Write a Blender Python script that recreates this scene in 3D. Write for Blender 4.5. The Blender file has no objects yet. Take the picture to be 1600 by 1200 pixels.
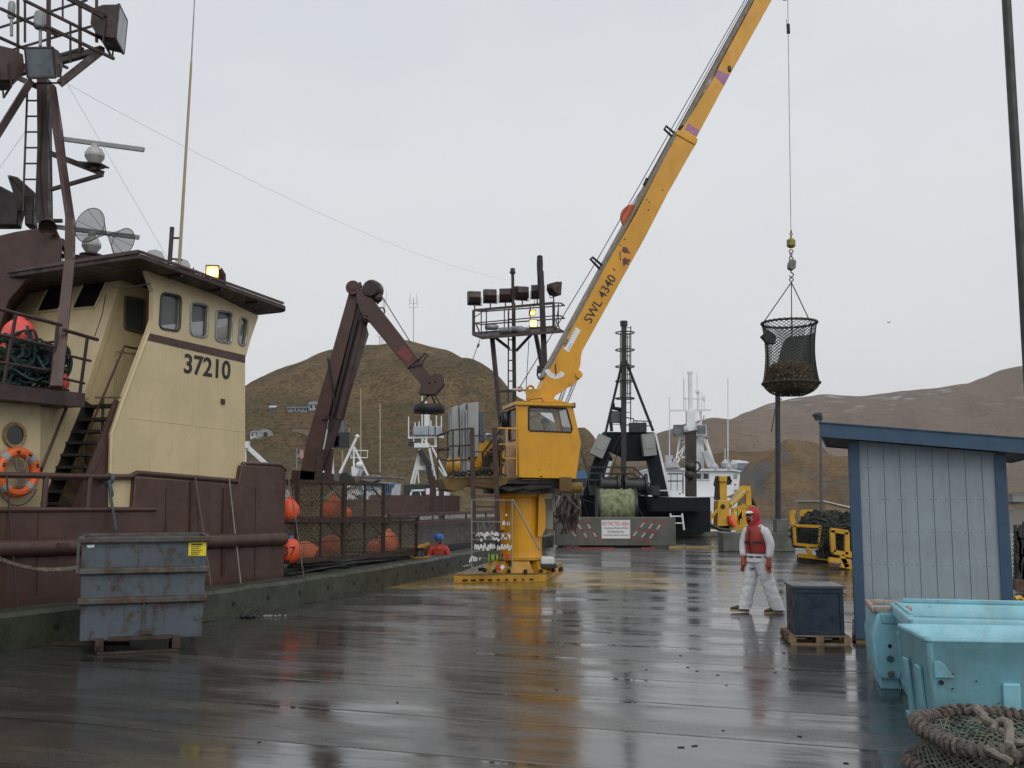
import bpy, bmesh, math, random
from mathutils import Vector, Matrix, Quaternion, noise
random.seed(7)
V = Vector
R = math.radians
PI = math.pi
scene = bpy.context.scene
COL = scene.collection

# ------------------------------------------------------------------ camera
CAM_H = 1.9
F = 1600.0
PITCH = math.atan(185 / 1600)
cd = bpy.data.cameras.new("camera")
cam = bpy.data.objects.new("camera", cd)
COL.objects.link(cam)
cam.location = (0, 0, CAM_H)
cam.rotation_euler = (PI / 2 + PITCH, 0, 0)
cd.sensor_width = 36
cd.lens = 36 * F / 1600
cd.clip_start = 0.1
cd.clip_end = 20000
scene.camera = cam


def ray(x, y):
    v = (600 - y) / F
    return V(((x - 800) / F, math.cos(PITCH) - v * math.sin(PITCH), math.sin(PITCH) + v * math.cos(PITCH)))


def P(x, y, Y):
    """the point at distance Y in front of the photographer that was measured at this spot of the photo"""
    d = ray(x, y)
    return V((0, 0, CAM_H)) + d * (Y / d.y)


def G(x, y, z=0.0):
    d = ray(x, y)
    return V((0, 0, CAM_H)) + d * ((z - CAM_H) / d.z)


class Plane:
    """upright plane through p (x,y) along d; off moves it sideways to the left of d"""
    def __init__(s, p, d):
        s.p = V((p[0], p[1], 0)); s.d = V((d[0], d[1], 0)).normalized()
        s.n = V((-s.d.y, s.d.x, 0))

    def at(s, x, y, off=0.0):
        r = ray(x, y)
        c = V((0, 0, CAM_H))
        q = s.p + s.n * off
        t = (q - c).dot(s.n) / r.dot(s.n)
        return c + r * t


# ------------------------------------------------------------------ mesh builder
def frame_of(d):
    d = d.normalized()
    a = V((0, 0, 1)) if abs(d.z) < 0.95 else V((1, 0, 0))
    u = a.cross(d).normalized()
    return u, d.cross(u).normalized()


WM = {}


class MB:
    def __init__(s):
        s.v = []; s.f = []; s.m = []; s.cur = 0

    def add(s, vs, fs):
        b = len(s.v)
        s.v.extend([V(q) for q in vs])
        for f in fs:
            s.f.append([i + b for i in f]); s.m.append(s.cur)
        return s

    def mat(s, i):
        s.cur = i
        return s

    def boxm(s, M, sx, sy, sz):
        vs = [M @ V((x * sx / 2, y * sy / 2, z * sz / 2)) for z in (-1, 1) for y in (-1, 1) for x in (-1, 1)]
        return s.add(vs, [(0, 2, 3, 1), (4, 5, 7, 6), (0, 1, 5, 4), (2, 6, 7, 3), (0, 4, 6, 2), (1, 3, 7, 5)])

    def box(s, x0, x1, y0, y1, z0, z1):
        return s.boxm(Matrix.Translation(((x0 + x1) / 2, (y0 + y1) / 2, (z0 + z1) / 2)), x1 - x0, y1 - y0, z1 - z0)

    def bar(s, a, b, w, h=None, up=None):
        a = V(a); b = V(b); h = w if h is None else h
        d = (b - a)
        if up is None:
            u, n = frame_of(d)
        else:
            n = V(up); dn = d.normalized(); n = (n - dn * n.dot(dn)).normalized(); u = n.cross(dn).normalized()
        M = Matrix((( u.x, n.x, d.normalized().x, 0), (u.y, n.y, d.normalized().y, 0), (u.z, n.z, d.normalized().z, 0), (0, 0, 0, 1)))
        M = Matrix.Translation((a + b) / 2) @ M
        return s.boxm(M, w, h, d.length)

    def path(s, pts, r, n=6, cap=True, closed=False):
        pts = [V(p) for p in pts]
        k = len(pts)
        rs = r if isinstance(r, (list, tuple)) else [r] * k
        vs = []; fs = []
        prev = None
        for i in range(k):
            if closed:
                d = (pts[(i + 1) % k] - pts[i - 1])
            elif i == 0:
                d = pts[1] - pts[0]
            elif i == k - 1:
                d = pts[-1] - pts[-2]
            else:
                d = (pts[i + 1] - pts[i]).normalized() + (pts[i] - pts[i - 1]).normalized()
            if d.length < 1e-9:
                d = V((0, 0, 1))
            d.normalize()
            if prev is None:
                u, w = frame_of(d)
            else:
                u = prev - d * prev.dot(d)
                if u.length < 1e-6:
                    u, w = frame_of(d)
                u.normalize(); w = d.cross(u)
            prev = u
            for j in range(n):
                a = 2 * PI * j / n
                vs.append(pts[i] + (u * math.cos(a) + w * math.sin(a)) * rs[i])
        m = k if closed else k - 1
        for i in range(m):
            i2 = (i + 1) % k
            for j in range(n):
                j2 = (j + 1) % n
                fs.append((i * n + j, i * n + j2, i2 * n + j2, i2 * n + j))
        if cap and not closed:
            fs.append(tuple(range(n - 1, -1, -1)))
            fs.append(tuple((k - 1) * n + j for j in range(n)))
        return s.add(vs, fs)

    def tube(s, a, b, r, r2=None, n=8):
        return s.path([a, b], [r, r if r2 is None else r2], n)

    def lathe(s, prof, M=None, n=20, cap=True, a0=0, a1=2 * PI):
        M = M or Matrix()
        full = abs(a1 - a0 - 2 * PI) < 1e-6
        k = n if full else n + 1
        vs = []; fs = []
        for r, z in prof:
            for j in range(k):
                a = a0 + (a1 - a0) * j / n
                vs.append(M @ V((r * math.cos(a), r * math.sin(a), z)))
        for i in range(len(prof) - 1):
            for j in range(n):
                j2 = (j + 1) % k
                fs.append((i * k + j, i * k + j2, (i + 1) * k + j2, (i + 1) * k + j))
        if cap and full:
            if prof[0][0] > 1e-6: fs.append(tuple(range(k - 1, -1, -1)))
            if prof[-1][0] > 1e-6: fs.append(tuple((len(prof) - 1) * k + j for j in range(k)))
        return s.add(vs, fs)

    def prism(s, poly, ext):
        poly = [V(p) for p in poly]; ext = V(ext); n = len(poly)
        vs = poly + [p + ext for p in poly]
        fs = [tuple(range(n)), tuple(range(2 * n - 1, n - 1, -1))]
        for i in range(n):
            j = (i + 1) % n
            fs.append((i, i + n, j + n, j))
        return s.add(vs, fs)

    def torus(s, c, nrm, Rr, r, N=24, n=8, e=1.0):
        u, w = frame_of(V(nrm))
        return s.path([V(c) + (u * math.cos(2 * PI * i / N) + w * math.sin(2 * PI * i / N) * e) * Rr for i in range(N)], r, n, closed=True)

    def ball(s, c, rx, ry=None, rz=None, n=12, m=8, M=None):
        ry = rx if ry is None else ry; rz = rx if rz is None else rz
        M = M or Matrix()
        T = Matrix.Translation(V(c)) @ M
        vs = [T @ V((0, 0, -rz))]; fs = []
        for i in range(1, m):
            t = -PI / 2 + PI * i / m
            for j in range(n):
                a = 2 * PI * j / n
                vs.append(T @ V((rx * math.cos(t) * math.cos(a), ry * math.cos(t) * math.sin(a), rz * math.sin(t))))
        vs.append(T @ V((0, 0, rz)))
        for j in range(n):
            fs.append((0, 1 + (j + 1) % n, 1 + j))
            fs.append((len(vs) - 1, 1 + (m - 2) * n + j, 1 + (m - 2) * n + (j + 1) % n))
        for i in range(m - 2):
            for j in range(n):
                j2 = (j + 1) % n
                fs.append((1 + i * n + j, 1 + i * n + j2, 1 + (i + 1) * n + j2, 1 + (i + 1) * n + j))
        return s.add(vs, fs)

    def ladder(s, a, b, side, w, rung, r, rr=None):
        a = V(a); b = V(b); sd = V(side).normalized() * w / 2
        s.tube(a - sd, b - sd, r, n=6); s.tube(a + sd, b + sd, r, n=6)
        L = (b - a).length; k = int(L / rung)
        for i in range(1, k + 1):
            q = a + (b - a) * (i * rung / L)
            if i * rung < L - 0.02:
                s.tube(q - sd, q + sd, rr or r * .7, n=5)
        return s

    def net(s, f, nu, nv, r, wrap=False, n=3, jit=0):
        """diamond netting: f(u,v) with u,v in 0..1"""
        def q(i, j):
            u = i / nu; v = j / nv
            p = f(u, v)
            if jit:
                p = p + V((random.uniform(-jit, jit), random.uniform(-jit, jit), random.uniform(-jit, jit)))
            return p
        cache = {}
        def g(i, j):
            k = ((i % nu) if wrap else i, j)
            if k not in cache: cache[k] = q(*k)
            return cache[k]
        for sgn in (1, -1):
            rng = range(nu) if wrap else range(-nv, nu + nv + 1)
            for i0 in rng:
                run = []
                for j in range(nv + 1):
                    i = i0 + sgn * j
                    if wrap or 0 <= i <= nu:
                        run.append(g(i, j))
                if len(run) > 1:
                    s.path(run, r, n, cap=False)
        return s

    def build(s, name, mat, parent=None, local=False, loc=None, bevel=0, seg=2, sharp=35, sm=True, subsurf=0):
        me = bpy.data.meshes.new(name)
        if parent is not None:
            M = WM[parent]
        elif loc is not None:
            M = Matrix.Translation(V(loc))
        else:
            M = Matrix()
        vs = s.v if local else [M.inverted() @ p for p in s.v]
        me.from_pydata([tuple(p) for p in vs], [], s.f)
        mats = mat if isinstance(mat, (list, tuple)) else [mat]
        for m in mats: me.materials.append(m)
        if len(mats) > 1:
            me.polygons.foreach_set("material_index", s.m)
        bm = bmesh.new(); bm.from_mesh(me)
        bmesh.ops.recalc_face_normals(bm, faces=bm.faces)
        bm.to_mesh(me); bm.free()
        if sm:
            me.polygons.foreach_set("use_smooth", [True] * len(me.polygons))
            me.set_sharp_from_angle(angle=R(sharp))
        me.update()
        o = bpy.data.objects.new(name, me)
        COL.objects.link(o)
        if parent is not None:
            o.parent = parent
        elif loc is not None:
            o.location = loc
        WM[o] = M
        if bevel:
            b = o.modifiers.new("bevel", "BEVEL"); b.width = bevel; b.segments = seg; b.limit_method = "ANGLE"; b.angle_limit = R(40)
        if subsurf:
            b = o.modifiers.new("subsurf", "SUBSURF"); b.levels = subsurf; b.render_levels = subsurf
        return o


def tag(o, label=None, cat=None, group=None, kind=None):
    if label: o["label"] = label
    if cat: o["category"] = cat
    if group: o["group"] = group
    if kind: o["kind"] = kind
    return o


def T(name, label, cat, loc=(0, 0, 0), rz=0.0, group=None):
    o = bpy.data.objects.new(name, None)
    COL.objects.link(o)
    o.empty_display_size = 0.2
    o.location = loc; o.rotation_euler = (0, 0, rz)
    WM[o] = Matrix.Translation(V(loc)) @ Matrix.Rotation(rz, 4, "Z")
    return tag(o, label, cat, group)


def children(o):
    return [c for c in bpy.data.objects if c.parent == o]


def copy_tree(o, loc=None, rz=None, label=None, parent=None, scale=None):
    c = o.copy(); COL.objects.link(c)
    if parent is not None: c.parent = parent
    if loc is not None: c.location = loc
    if rz is not None: c.rotation_euler = (0, 0, rz)
    if scale is not None: c.scale = (scale,) * 3
    if label: c["label"] = label
    for ch in children(o): copy_tree(ch, parent=c)
    return c


_txt = {}
def text(mb, s, org, right, up, size, align="CENTER", depth=0.004, width=None):
    """letters laid as thin raised shapes on a surface"""
    if s not in _txt:
        cu = bpy.data.curves.new("lettering", "FONT"); cu.body = s; cu.align_x = "LEFT"; cu.extrude = 0; cu.offset = .022 if s == "37210" else .004; cu.resolution_u = 3
        ob = bpy.data.objects.new("lettering", cu); COL.objects.link(ob)
        dg = bpy.context.evaluated_depsgraph_get(); dg.update()
        me = bpy.data.meshes.new_from_object(ob.evaluated_get(dg))
        _txt[s] = ([v.co.copy() for v in me.vertices], [tuple(p.vertices) for p in me.polygons])
        bpy.data.objects.remove(ob); bpy.data.curves.remove(cu); bpy.data.meshes.remove(me)
    vs, fs = _txt[s]
    right = V(right).normalized(); up = V(up).normalized(); nrm = right.cross(up).normalized()
    x0 = min(v.x for v in vs); x1 = max(v.x for v in vs); y0 = min(v.y for v in vs); y1 = max(v.y for v in vs)
    k = size / (y1 - y0); kx = k if width is None else width / (x1 - x0)
    cx = (x0 + x1) / 2 if align == "CENTER" else x0
    cy = (y0 + y1) / 2
    mb.add([V(org) + right * ((v.x - cx) * kx) + up * ((v.y - cy) * k) + nrm * depth for v in vs], fs)
    return (x1 - x0) * k


# ------------------------------------------------------------------ materials
def nodes_of(name):
    m = bpy.data.materials.new(name); m.use_nodes = True
    nt = m.node_tree; nt.nodes.clear()
    out = nt.nodes.new("ShaderNodeOutputMaterial"); bs = nt.nodes.new("ShaderNodeBsdfPrincipled")
    nt.links.new(bs.outputs[0], out.inputs[0])
    return m, nt, bs


def N(nt, typ, **kw):
    n = nt.nodes.new(typ)
    for k, v in kw.items():
        if k.startswith("i_"):
            n.inputs[k[2:].replace("_", " ")].default_value = v
        else:
            setattr(n, k, v)
    return n


def mixc(nt, fac, a, b, mode="MIX"):
    n = nt.nodes.new("ShaderNodeMix"); n.data_type = "RGBA"; n.blend_type = mode
    for sock, val in ((n.inputs[0], fac), (n.inputs[6], a), (n.inputs[7], b)):
        if hasattr(val, "is_linked") or hasattr(val, "links"):
            nt.links.new(val, sock)
        elif isinstance(val, (int, float)):
            sock.default_value = val
        else:
            sock.default_value = (*val[:3], 1)
    return n.outputs[2]


def ramp(nt, src, a, b, v0=0.0, v1=1.0):
    n = nt.nodes.new("ShaderNodeMapRange"); n.interpolation_type = "SMOOTHSTEP"
    nt.links.new(src, n.inputs[0])
    n.inputs[1].default_value = a; n.inputs[2].default_value = b; n.inputs[3].default_value = v0; n.inputs[4].default_value = v1
    return n.outputs[0]


def noise_n(nt, vec, scale, detail=4, rough=0.55, sc=(1, 1, 1)):
    mp = N(nt, "ShaderNodeMapping"); mp.inputs["Scale"].default_value = sc
    nt.links.new(vec, mp.inputs[0])
    n = N(nt, "ShaderNodeTexNoise"); n.inputs["Scale"].default_value = scale; n.inputs["Detail"].default_value = detail; n.inputs["Roughness"].default_value = rough
    nt.links.new(mp.outputs[0], n.inputs["Vector"])
    return n.outputs[0]


def math_n(nt, op, a, b=None):
    n = N(nt, "ShaderNodeMath", operation=op)
    for i, v in enumerate((a, b)):
        if v is None: continue
        if isinstance(v, (int, float)): n.inputs[i].default_value = v
        else: nt.links.new(v, n.inputs[i])
    return n.outputs[0]


_mats = {}
def mat(name, col, var=0.25, scale=2.5, rough=0.5, metal=0.0, rust=0.0, streak=0.0, bump=0.0, bscale=40, rustcol=(.09, .035, .014), dirt=(.035, .03, .025), emit=None, trans=0, spec=0.5, rscale=5):
    """weathered paint: blotchy tone, vertical run-off streaks, rust patches, fine grain"""
    if name in _mats: return _mats[name]
    m, nt, bs = nodes_of(name)
    tc = N(nt, "ShaderNodeTexCoord"); vec = tc.outputs["Object"]
    c2 = tuple(c * (1 - var) for c in col)
    n1 = noise_n(nt, vec, scale, 6, .6)
    c = mixc(nt, ramp(nt, n1, .35, .68), col, c2)
    if streak:
        n2 = noise_n(nt, vec, 3.0, 5, .65, (4, 4, .35))
        c = mixc(nt, ramp(nt, n2, .5, .78, 0, streak), c, dirt)
    r_ = rough
    if rust:
        n3 = noise_n(nt, vec, rscale, 9, .68)
        k = ramp(nt, n3, .74 - .28 * rust, .80 - .22 * rust)
        c = mixc(nt, k, c, mixc(nt, n1, rustcol, tuple(q * .45 for q in rustcol)))
    nt.links.new(c, bs.inputs["Base Color"])
    nr = noise_n(nt, vec, 6, 5, .6)
    nt.links.new(ramp(nt, nr, .3, .7, max(.03, rough - .15), min(1, rough + .15)), bs.inputs["Roughness"])
    bs.inputs["Metallic"].default_value = metal
    bs.inputs["Specular IOR Level"].default_value = spec
    if trans: bs.inputs["Transmission Weight"].default_value = trans
    if bump:
        nb = noise_n(nt, vec, bscale, 4, .6)
        b = N(nt, "ShaderNodeBump"); b.inputs["Strength"].default_value = bump; b.inputs["Distance"].default_value = .02
        nt.links.new(nb, b.inputs["Height"]); nt.links.new(b.outputs[0], bs.inputs["Normal"])
    if emit:
        bs.inputs["Emission Color"].default_value = (*emit[0], 1)
        vd = N(nt, "ShaderNodeVectorMath", operation="DISTANCE"); nt.links.new(tc.outputs["Generated"], vd.inputs[0]); vd.inputs[1].default_value = (.5, .5, .45)
        nt.links.new(ramp(nt, vd.outputs["Value"], .10, .75, emit[1] * 2.2, emit[1] * .28), bs.inputs["Emission Strength"])
    _mats[name] = m
    return m


CREAM = mat("cream_paint", (.57, .465, .275), .14, 1.2, .38, streak=.26, dirt=(.24, .16, .07), rust=.03, rustcol=(.22, .12, .05), bump=.35, bscale=2.2)
BROWN = mat("brown_ship_paint", (.070, .034, .027), .28, 1.5, .42, streak=.4, dirt=(.05, .024, .016), rust=.2, rustcol=(.11, .045, .02), bump=.4, bscale=2.2)
BROWND = mat("dark_brown_steel", (.050, .026, .024), .35, 3, .5, streak=.3, rust=.25)
STEP = mat("stair_steel", (.022, .018, .017), .3, 4, .6)
YEL = mat("crane_yellow_paint", (.63, .305, .010), .16, 1.4, .36, streak=.32, rust=.10, dirt=(.22, .11, .02), rustcol=(.10, .05, .02), bump=.10, bscale=5, rscale=7)
YELW = mat("worn_yellow_paint", (.52, .27, .02), .3, 3, .45, streak=.3, rust=.42, rustcol=(.05, .03, .02))
YELB = mat("bright_yellow_paint", (.62, .36, .02), .25, 2, .45, streak=.2, rust=.12)
BLACK = mat("black_rubber", (.012, .012, .013), .3, 5, .55)
DARK = mat("dark_steel", (.022, .023, .025), .4, 4, .5, rust=.12)
RUSTY = mat("rusty_steel", (.045, .026, .018), .4, 6, .65, rust=.5)
GALV = mat("galvanised_steel", (.30, .32, .33), .25, 6, .42, metal=.4, streak=.2)
GREYCAB = mat("grey_cabinet_paint", (.28, .30, .295), .12, 2, .45, streak=.18)
WHITE = mat("white_paint", (.62, .64, .66), .15, 2, .45, streak=.2, dirt=(.3, .26, .2))
WHITEB = mat("white_boat_paint", (.72, .74, .77), .1, 1, .45, streak=.15, dirt=(.35, .3, .24))
NAVY = mat("navy_boat_paint", (.006, .011, .015), .3, 2, .6, spec=.2, streak=.12, dirt=(.05, .045, .04))
CONC = mat("wet_concrete", (.115, .115, .10), .45, 1.6, .55, streak=.4, dirt=(.03, .035, .022), bump=.5, bscale=18)
CONCM = mat("mossy_wet_concrete", (.046, .053, .034), .5, 2.2, .5, streak=.45, dirt=(.014, .02, .010), bump=.7, bscale=14)
HUTP = mat("pale_blue_siding", (.265, .318, .360), .13, 2, .55, streak=.35, dirt=(.15, .175, .19), rust=.03, rustcol=(.16, .19, .20), bump=.15, bscale=30)
HUTT = mat("blue_trim_paint", (.034, .078, .138), .15, 3, .5, streak=.15)
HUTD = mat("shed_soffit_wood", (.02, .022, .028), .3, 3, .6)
TOTE = mat("turquoise_plastic", (.23, .50, .59), .20, 3.5, .42, streak=.6, dirt=(.25, .33, .29), rust=.42, rustcol=(.27, .33, .28), rscale=6, bump=.25, bscale=7)
TOTEW = mat("worn_turquoise_plastic", (.20, .43, .51), .25, 4, .5, streak=.5, dirt=(.20, .23, .19), rust=.34, rustcol=(.20, .20, .16), rscale=3.5, bump=.15, bscale=9)
TOTEP = mat("pinkish_worn_foam", (.33, .26, .215), .3, 5, .7)
BIN = mat("blue_grey_bin_paint", (.070, .090, .108), .25, 2.2, .45, streak=.6, rust=.80, rustcol=(.065, .040, .026), dirt=(.040, .032, .022), rscale=4.5, bump=.3, bscale=3)
BINR = mat("rusted_bin_edge", (.085, .085, .08), .45, 4, .5, streak=.4, rust=1.0, rustcol=(.075, .042, .025))
ORANGE = mat("orange_buoy_plastic", (.80, .10, .03), .2, 6, .45, streak=.4, dirt=(.28, .06, .03), rust=.12, rustcol=(.35, .10, .06), rscale=9)
PINK = mat("faded_pink_buoy_plastic", (.80, .09, .08), .2, 6, .45, streak=.4, dirt=(.30, .07, .05), rust=.12, rustcol=(.38, .12, .10), rscale=9)
LIFER = mat("orange_life_ring", (.72, .13, .025), .2, 5, .5, streak=.2)
ROPE = mat("weathered_rope", (.19, .155, .125), .45, 14, .8, bump=.6, bscale=60)
ROPED = mat("dark_rope", (.055, .048, .04), .4, 14, .8, bump=.6, bscale=60)
ROPEG = mat("green_rope", (.016, .045, .038), .55, 9, .75, bump=.6, bscale=60)
NETD = mat("dark_net_twine", (.018, .024, .020), .4, 10, .8)
NETG = mat("grey_green_net_twine", (.13, .135, .105), .4, 10, .8)
NETP = mat("pot_web_twine", (.20, .17, .11), .4, 10, .8)
NETL = mat("lime_net_twine", (.22, .25, .135), .5, 4, .8, bump=.8, bscale=20)
PURP = mat("mauve_paint_band", (.36, .16, .30), .2, 8, .5)
TXTB = mat("black_lettering", (.012, .012, .014), .1, 8, .5)
TXTR = mat("red_lettering", (.5, .03, .03), .1, 8, .5)
TXTU = mat("blue_lettering", (.03, .12, .35), .1, 8, .5)
SIGNW = mat("white_sign_panel", (.72, .73, .74), .06, 3, .4, streak=.08, dirt=(.3, .3, .3))
STICK = mat("yellow_sticker", (.72, .60, .02), .15, 6, .5)
REDM = mat("red_reflective_paint", (.32, .030, .028), .25, 8, .5)
CHROME = mat("cylinder_rod_chrome", (.55, .57, .6), .1, 8, .2, metal=.9)
NAVYBOX = mat("navy_plywood_paint", (.010, .021, .040), .25, 4, .45, bump=.15, bscale=25)
WOOD = mat("pallet_wood", (.20, .14, .08), .45, 5, .7, streak=.3, bump=.4, bscale=25)
LENS = mat("floodlight_lens", (.16, .19, .21), .5, 3, .12)
LAMPON = mat("lit_lamp_lens", (.9, .7, .3), .1, 3, .3, emit=((1.0, .60, .17), 2.6))
LAMPSM = mat("lit_lamp_small", (.9, .7, .3), .1, 3, .3, emit=((1.0, .50, .10), 2.2))
BLUEW = mat("blue_cabin_paint", (.06, .15, .28), .2, 2, .5)
TAN = mat("tan_building_paint", (.27, .20, .105), .12, 2, .6, streak=.2)
ROCKM = mat("debris_bits", (.03, .022, .018), .5, 20, .6)


def glass_mat(name, tint=(.055, .065, .07), rough=.06, alpha=.0):
    m, nt, bs = nodes_of(name)
    tc = N(nt, "ShaderNodeTexCoord")
    n = noise_n(nt, tc.outputs["Object"], 2.0, 3, .5)
    nt.links.new(mixc(nt, n, tint, tuple(c * .5 for c in tint)), bs.inputs["Base Color"])
    bs.inputs["Roughness"].default_value = rough
    bs.inputs["Specular IOR Level"].default_value = .6
    if alpha: bs.inputs["Alpha"].default_value = 1 - alpha
    return m


GLASS = glass_mat("dark_window_glass")
GLASSC = glass_mat("clear_window_glass", (.25, .28, .28), .04, .72)
GLASSB = glass_mat("black_window_glass", (.012, .012, .014), .08)
TINT = glass_mat("sky_pale_window_glass", (.17, .19, .195), .05, .42)  # tint lightened to stand in for pale sky reflections on the panes

# ------------------------------------------------------------------ sky and sun
w = bpy.data.worlds.new("World"); scene.world = w; w.use_nodes = True
nt = w.node_tree; nt.nodes.clear()
wo = nt.nodes.new("ShaderNodeOutputWorld"); bg = nt.nodes.new("ShaderNodeBackground")
sky = nt.nodes.new("ShaderNodeTexSky"); sky.sky_type = "NISHITA"; sky.sun_disc = False
SUN_EL, SUN_ROT = R(42), R(158)
sky.sun_elevation = SUN_EL; sky.sun_rotation = SUN_ROT; sky.air_density = 1.0; sky.dust_density = 3.0
hs = nt.nodes.new("ShaderNodeHueSaturation"); hs.inputs["Saturation"].default_value = .35
nt.links.new(sky.outputs[0], hs.inputs["Color"])
tc = nt.nodes.new("ShaderNodeTexCoord")
cl = noise_n(nt, tc.outputs["Generated"], 1.3, 5, .5, (1, 1, 2.2))
cl2 = noise_n(nt, tc.outputs["Generated"], 4.5, 5, .55, (1, 1, 2.4))
k = ramp(nt, cl, .32, .68)
cloud = mixc(nt, k, (5.95, 6.3, 6.8), (7.05, 7.17, 7.33))
cloud = mixc(nt, ramp(nt, cl2, .3, .75, 0, .35), cloud, (6.15, 6.4, 6.8))
sep = nt.nodes.new("ShaderNodeSeparateXYZ"); nt.links.new(tc.outputs["Generated"], sep.inputs[0])
cloud = mixc(nt, ramp(nt, sep.outputs[2], .0, .38, .75, 0), cloud, (6.45, 6.5, 6.5))
skyc = mixc(nt, .88, hs.outputs[0], cloud)
nt.links.new(skyc, bg.inputs[0]); bg.inputs[1].default_value = .116
nt.links.new(bg.outputs[0], wo.inputs[0])

sd = bpy.data.lights.new("sun", "SUN"); sd.energy = 1.1; sd.angle = R(50); sd.color = (1, .96, .90)
so = bpy.data.objects.new("sun", sd); COL.objects.link(so)
# this rotation puts the sun behind the photographer
sdir = V((math.sin(SUN_ROT) * math.cos(SUN_EL), math.cos(SUN_ROT) * math.cos(SUN_EL), math.sin(SUN_EL)))
so.rotation_euler = (-sdir).to_track_quat("-Z", "Y").to_euler()

scene.view_settings.view_transform = "Standard"; scene.view_settings.look = "None"
scene.view_settings.exposure = 0; scene.view_settings.gamma = 1
scene.render.engine = "CYCLES"
scene.cycles.use_denoising = True
scene.cycles.max_bounces = 8; scene.cycles.transparent_max_bounces = 12

# ------------------------------------------------------------------ the quay
m, nt, bs = nodes_of("wet_quay_deck")
tc = N(nt, "ShaderNodeTexCoord")
rot = N(nt, "ShaderNodeMapping"); rot.inputs["Rotation"].default_value = (0, 0, R(19.3))
nt.links.new(tc.outputs["Object"], rot.inputs[0])
uv = rot.outputs[0]
sp = N(nt, "ShaderNodeSeparateXYZ"); nt.links.new(uv, sp.inputs[0])
spw = N(nt, "ShaderNodeSeparateXYZ"); nt.links.new(tc.outputs["Object"], spw.inputs[0])
wob = noise_n(nt, uv, 1.2, 3, .5, (.35, 1, 1))
v = math_n(nt, "ADD", sp.outputs[1], math_n(nt, "MULTIPLY", wob, .10))


def joints(period, wdt, off=0.0):
    q = math_n(nt, "PINGPONG", math_n(nt, "ADD", v, off), period / 2)
    return ramp(nt, q, 0.0, wdt, 1, 0)


strk = noise_n(nt, uv, 2.0, 7, .65, (.42, 2.2, 1))
brk = noise_n(nt, uv, 1.0, 4, .6, (.35, 1.5, 1))
j1 = math_n(nt, "MULTIPLY", joints(1.27, .024, .18), ramp(nt, brk, .36, .54, .08, .9))
j2 = math_n(nt, "MULTIPLY", joints(.3175, .018, .05), ramp(nt, strk, .52, .68, 0, .25))
joint = math_n(nt, "MAXIMUM", j1, j2)
big = noise_n(nt, uv, .35, 5, .6, (.7, 1.6, 1))
mid = noise_n(nt, uv, 1.7, 6, .62, (.5, 2.2, 1))
fine = noise_n(nt, uv, 26, 4, .65, (.6, 1, 1))
col = mixc(nt, ramp(nt, mid, .35, .7), (.045, .045, .042), (.021, .0212, .020))
col = mixc(nt, ramp(nt, big, .50, .70, 0, .6), col, (.049, .044, .031))
col = mixc(nt, math_n(nt, "MULTIPLY", ramp(nt, strk, .60, .72), ramp(nt, big, .42, .58, .0, .55)), col, (.085, .032, .024))
col = mixc(nt, ramp(nt, fine, .58, .72, 0, .6), col, (.105, .10, .092))
col = mixc(nt, math_n(nt, "MULTIPLY", joint, .9), col, (.008, .008, .008))
# worn yellow paint on the deck round the crane foot
pa = math_n(nt, "ABSOLUTE", math_n(nt, "SUBTRACT", spw.outputs[0], .45))
pb = math_n(nt, "ABSOLUTE", math_n(nt, "SUBTRACT", spw.outputs[1], 25.9))
pm = math_n(nt, "MULTIPLY", ramp(nt, pa, 2.5, 3.8, 1, 0), ramp(nt, pb, 1.9, 3.4, 1, 0))
stp = ramp(nt, math_n(nt, "PINGPONG", math_n(nt, "ADD", spw.outputs[1], math_n(nt, "MULTIPLY", wob, .08)), .14), .045, .085)
yst = noise_n(nt, tc.outputs["Object"], 3.2, 5, .6, (.15, 2.2, 1))
ym = math_n(nt, "MULTIPLY", math_n(nt, "MULTIPLY", ramp(nt, yst, .32, .48), stp), ramp(nt, pm, .02, .35))
col = mixc(nt, ym, col, (.40, .25, .015))
# two faint tyre sweeps, scuffed paler
trk = None
for cx_, cy_, rd_ in ((9.5, 16.5, 11.6), (9.5, 16.5, 13.3), (-9.0, 5.0, 9.4), (-9.0, 5.0, 10.9)):
    vx = math_n(nt, "SUBTRACT", spw.outputs[0], cx_); vy = math_n(nt, "SUBTRACT", spw.outputs[1], cy_)
    dd = math_n(nt, "SQRT", math_n(nt, "ADD", math_n(nt, "MULTIPLY", vx, vx), math_n(nt, "MULTIPLY", vy, vy)))
    tk = ramp(nt, math_n(nt, "ABSOLUTE", math_n(nt, "SUBTRACT", dd, rd_)), .05, .16, 1, 0)
    trk = tk if trk is None else math_n(nt, "MAXIMUM", trk, tk)
trk = math_n(nt, "MULTIPLY", trk, ramp(nt, mid, .36, .56, .25, .9))
col = mixc(nt, math_n(nt, "MULTIPLY", trk, .55), col, (.075, .068, .052))
nt.links.new(col, bs.inputs["Base Color"])
wet = noise_n(nt, uv, .8, 5, .6, (.4, 1.3, 1))
rgh = math_n(nt, "ADD", ramp(nt, wet, .38, .62, .10, .26), ramp(nt, strk, .48, .72, 0, .14))
rgh = math_n(nt, "ADD", rgh, math_n(nt, "MULTIPLY", ramp(nt, fine, .5, .8), .10))
jn = math_n(nt, "MULTIPLY", ramp(nt, math_n(nt, "PINGPONG", math_n(nt, "ADD", v, .24), .635), .0, .07, 1, 0), ramp(nt, brk, .40, .55, 0, 1))
rgh = math_n(nt, "SUBTRACT", rgh, math_n(nt, "MULTIPLY", jn, .16))
nt.links.new(rgh, bs.inputs["Roughness"])
bs.inputs["IOR"].default_value = 1.7
rip = noise_n(nt, uv, 2.2, 3, .5, (.5, 1.3, 1))
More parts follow.
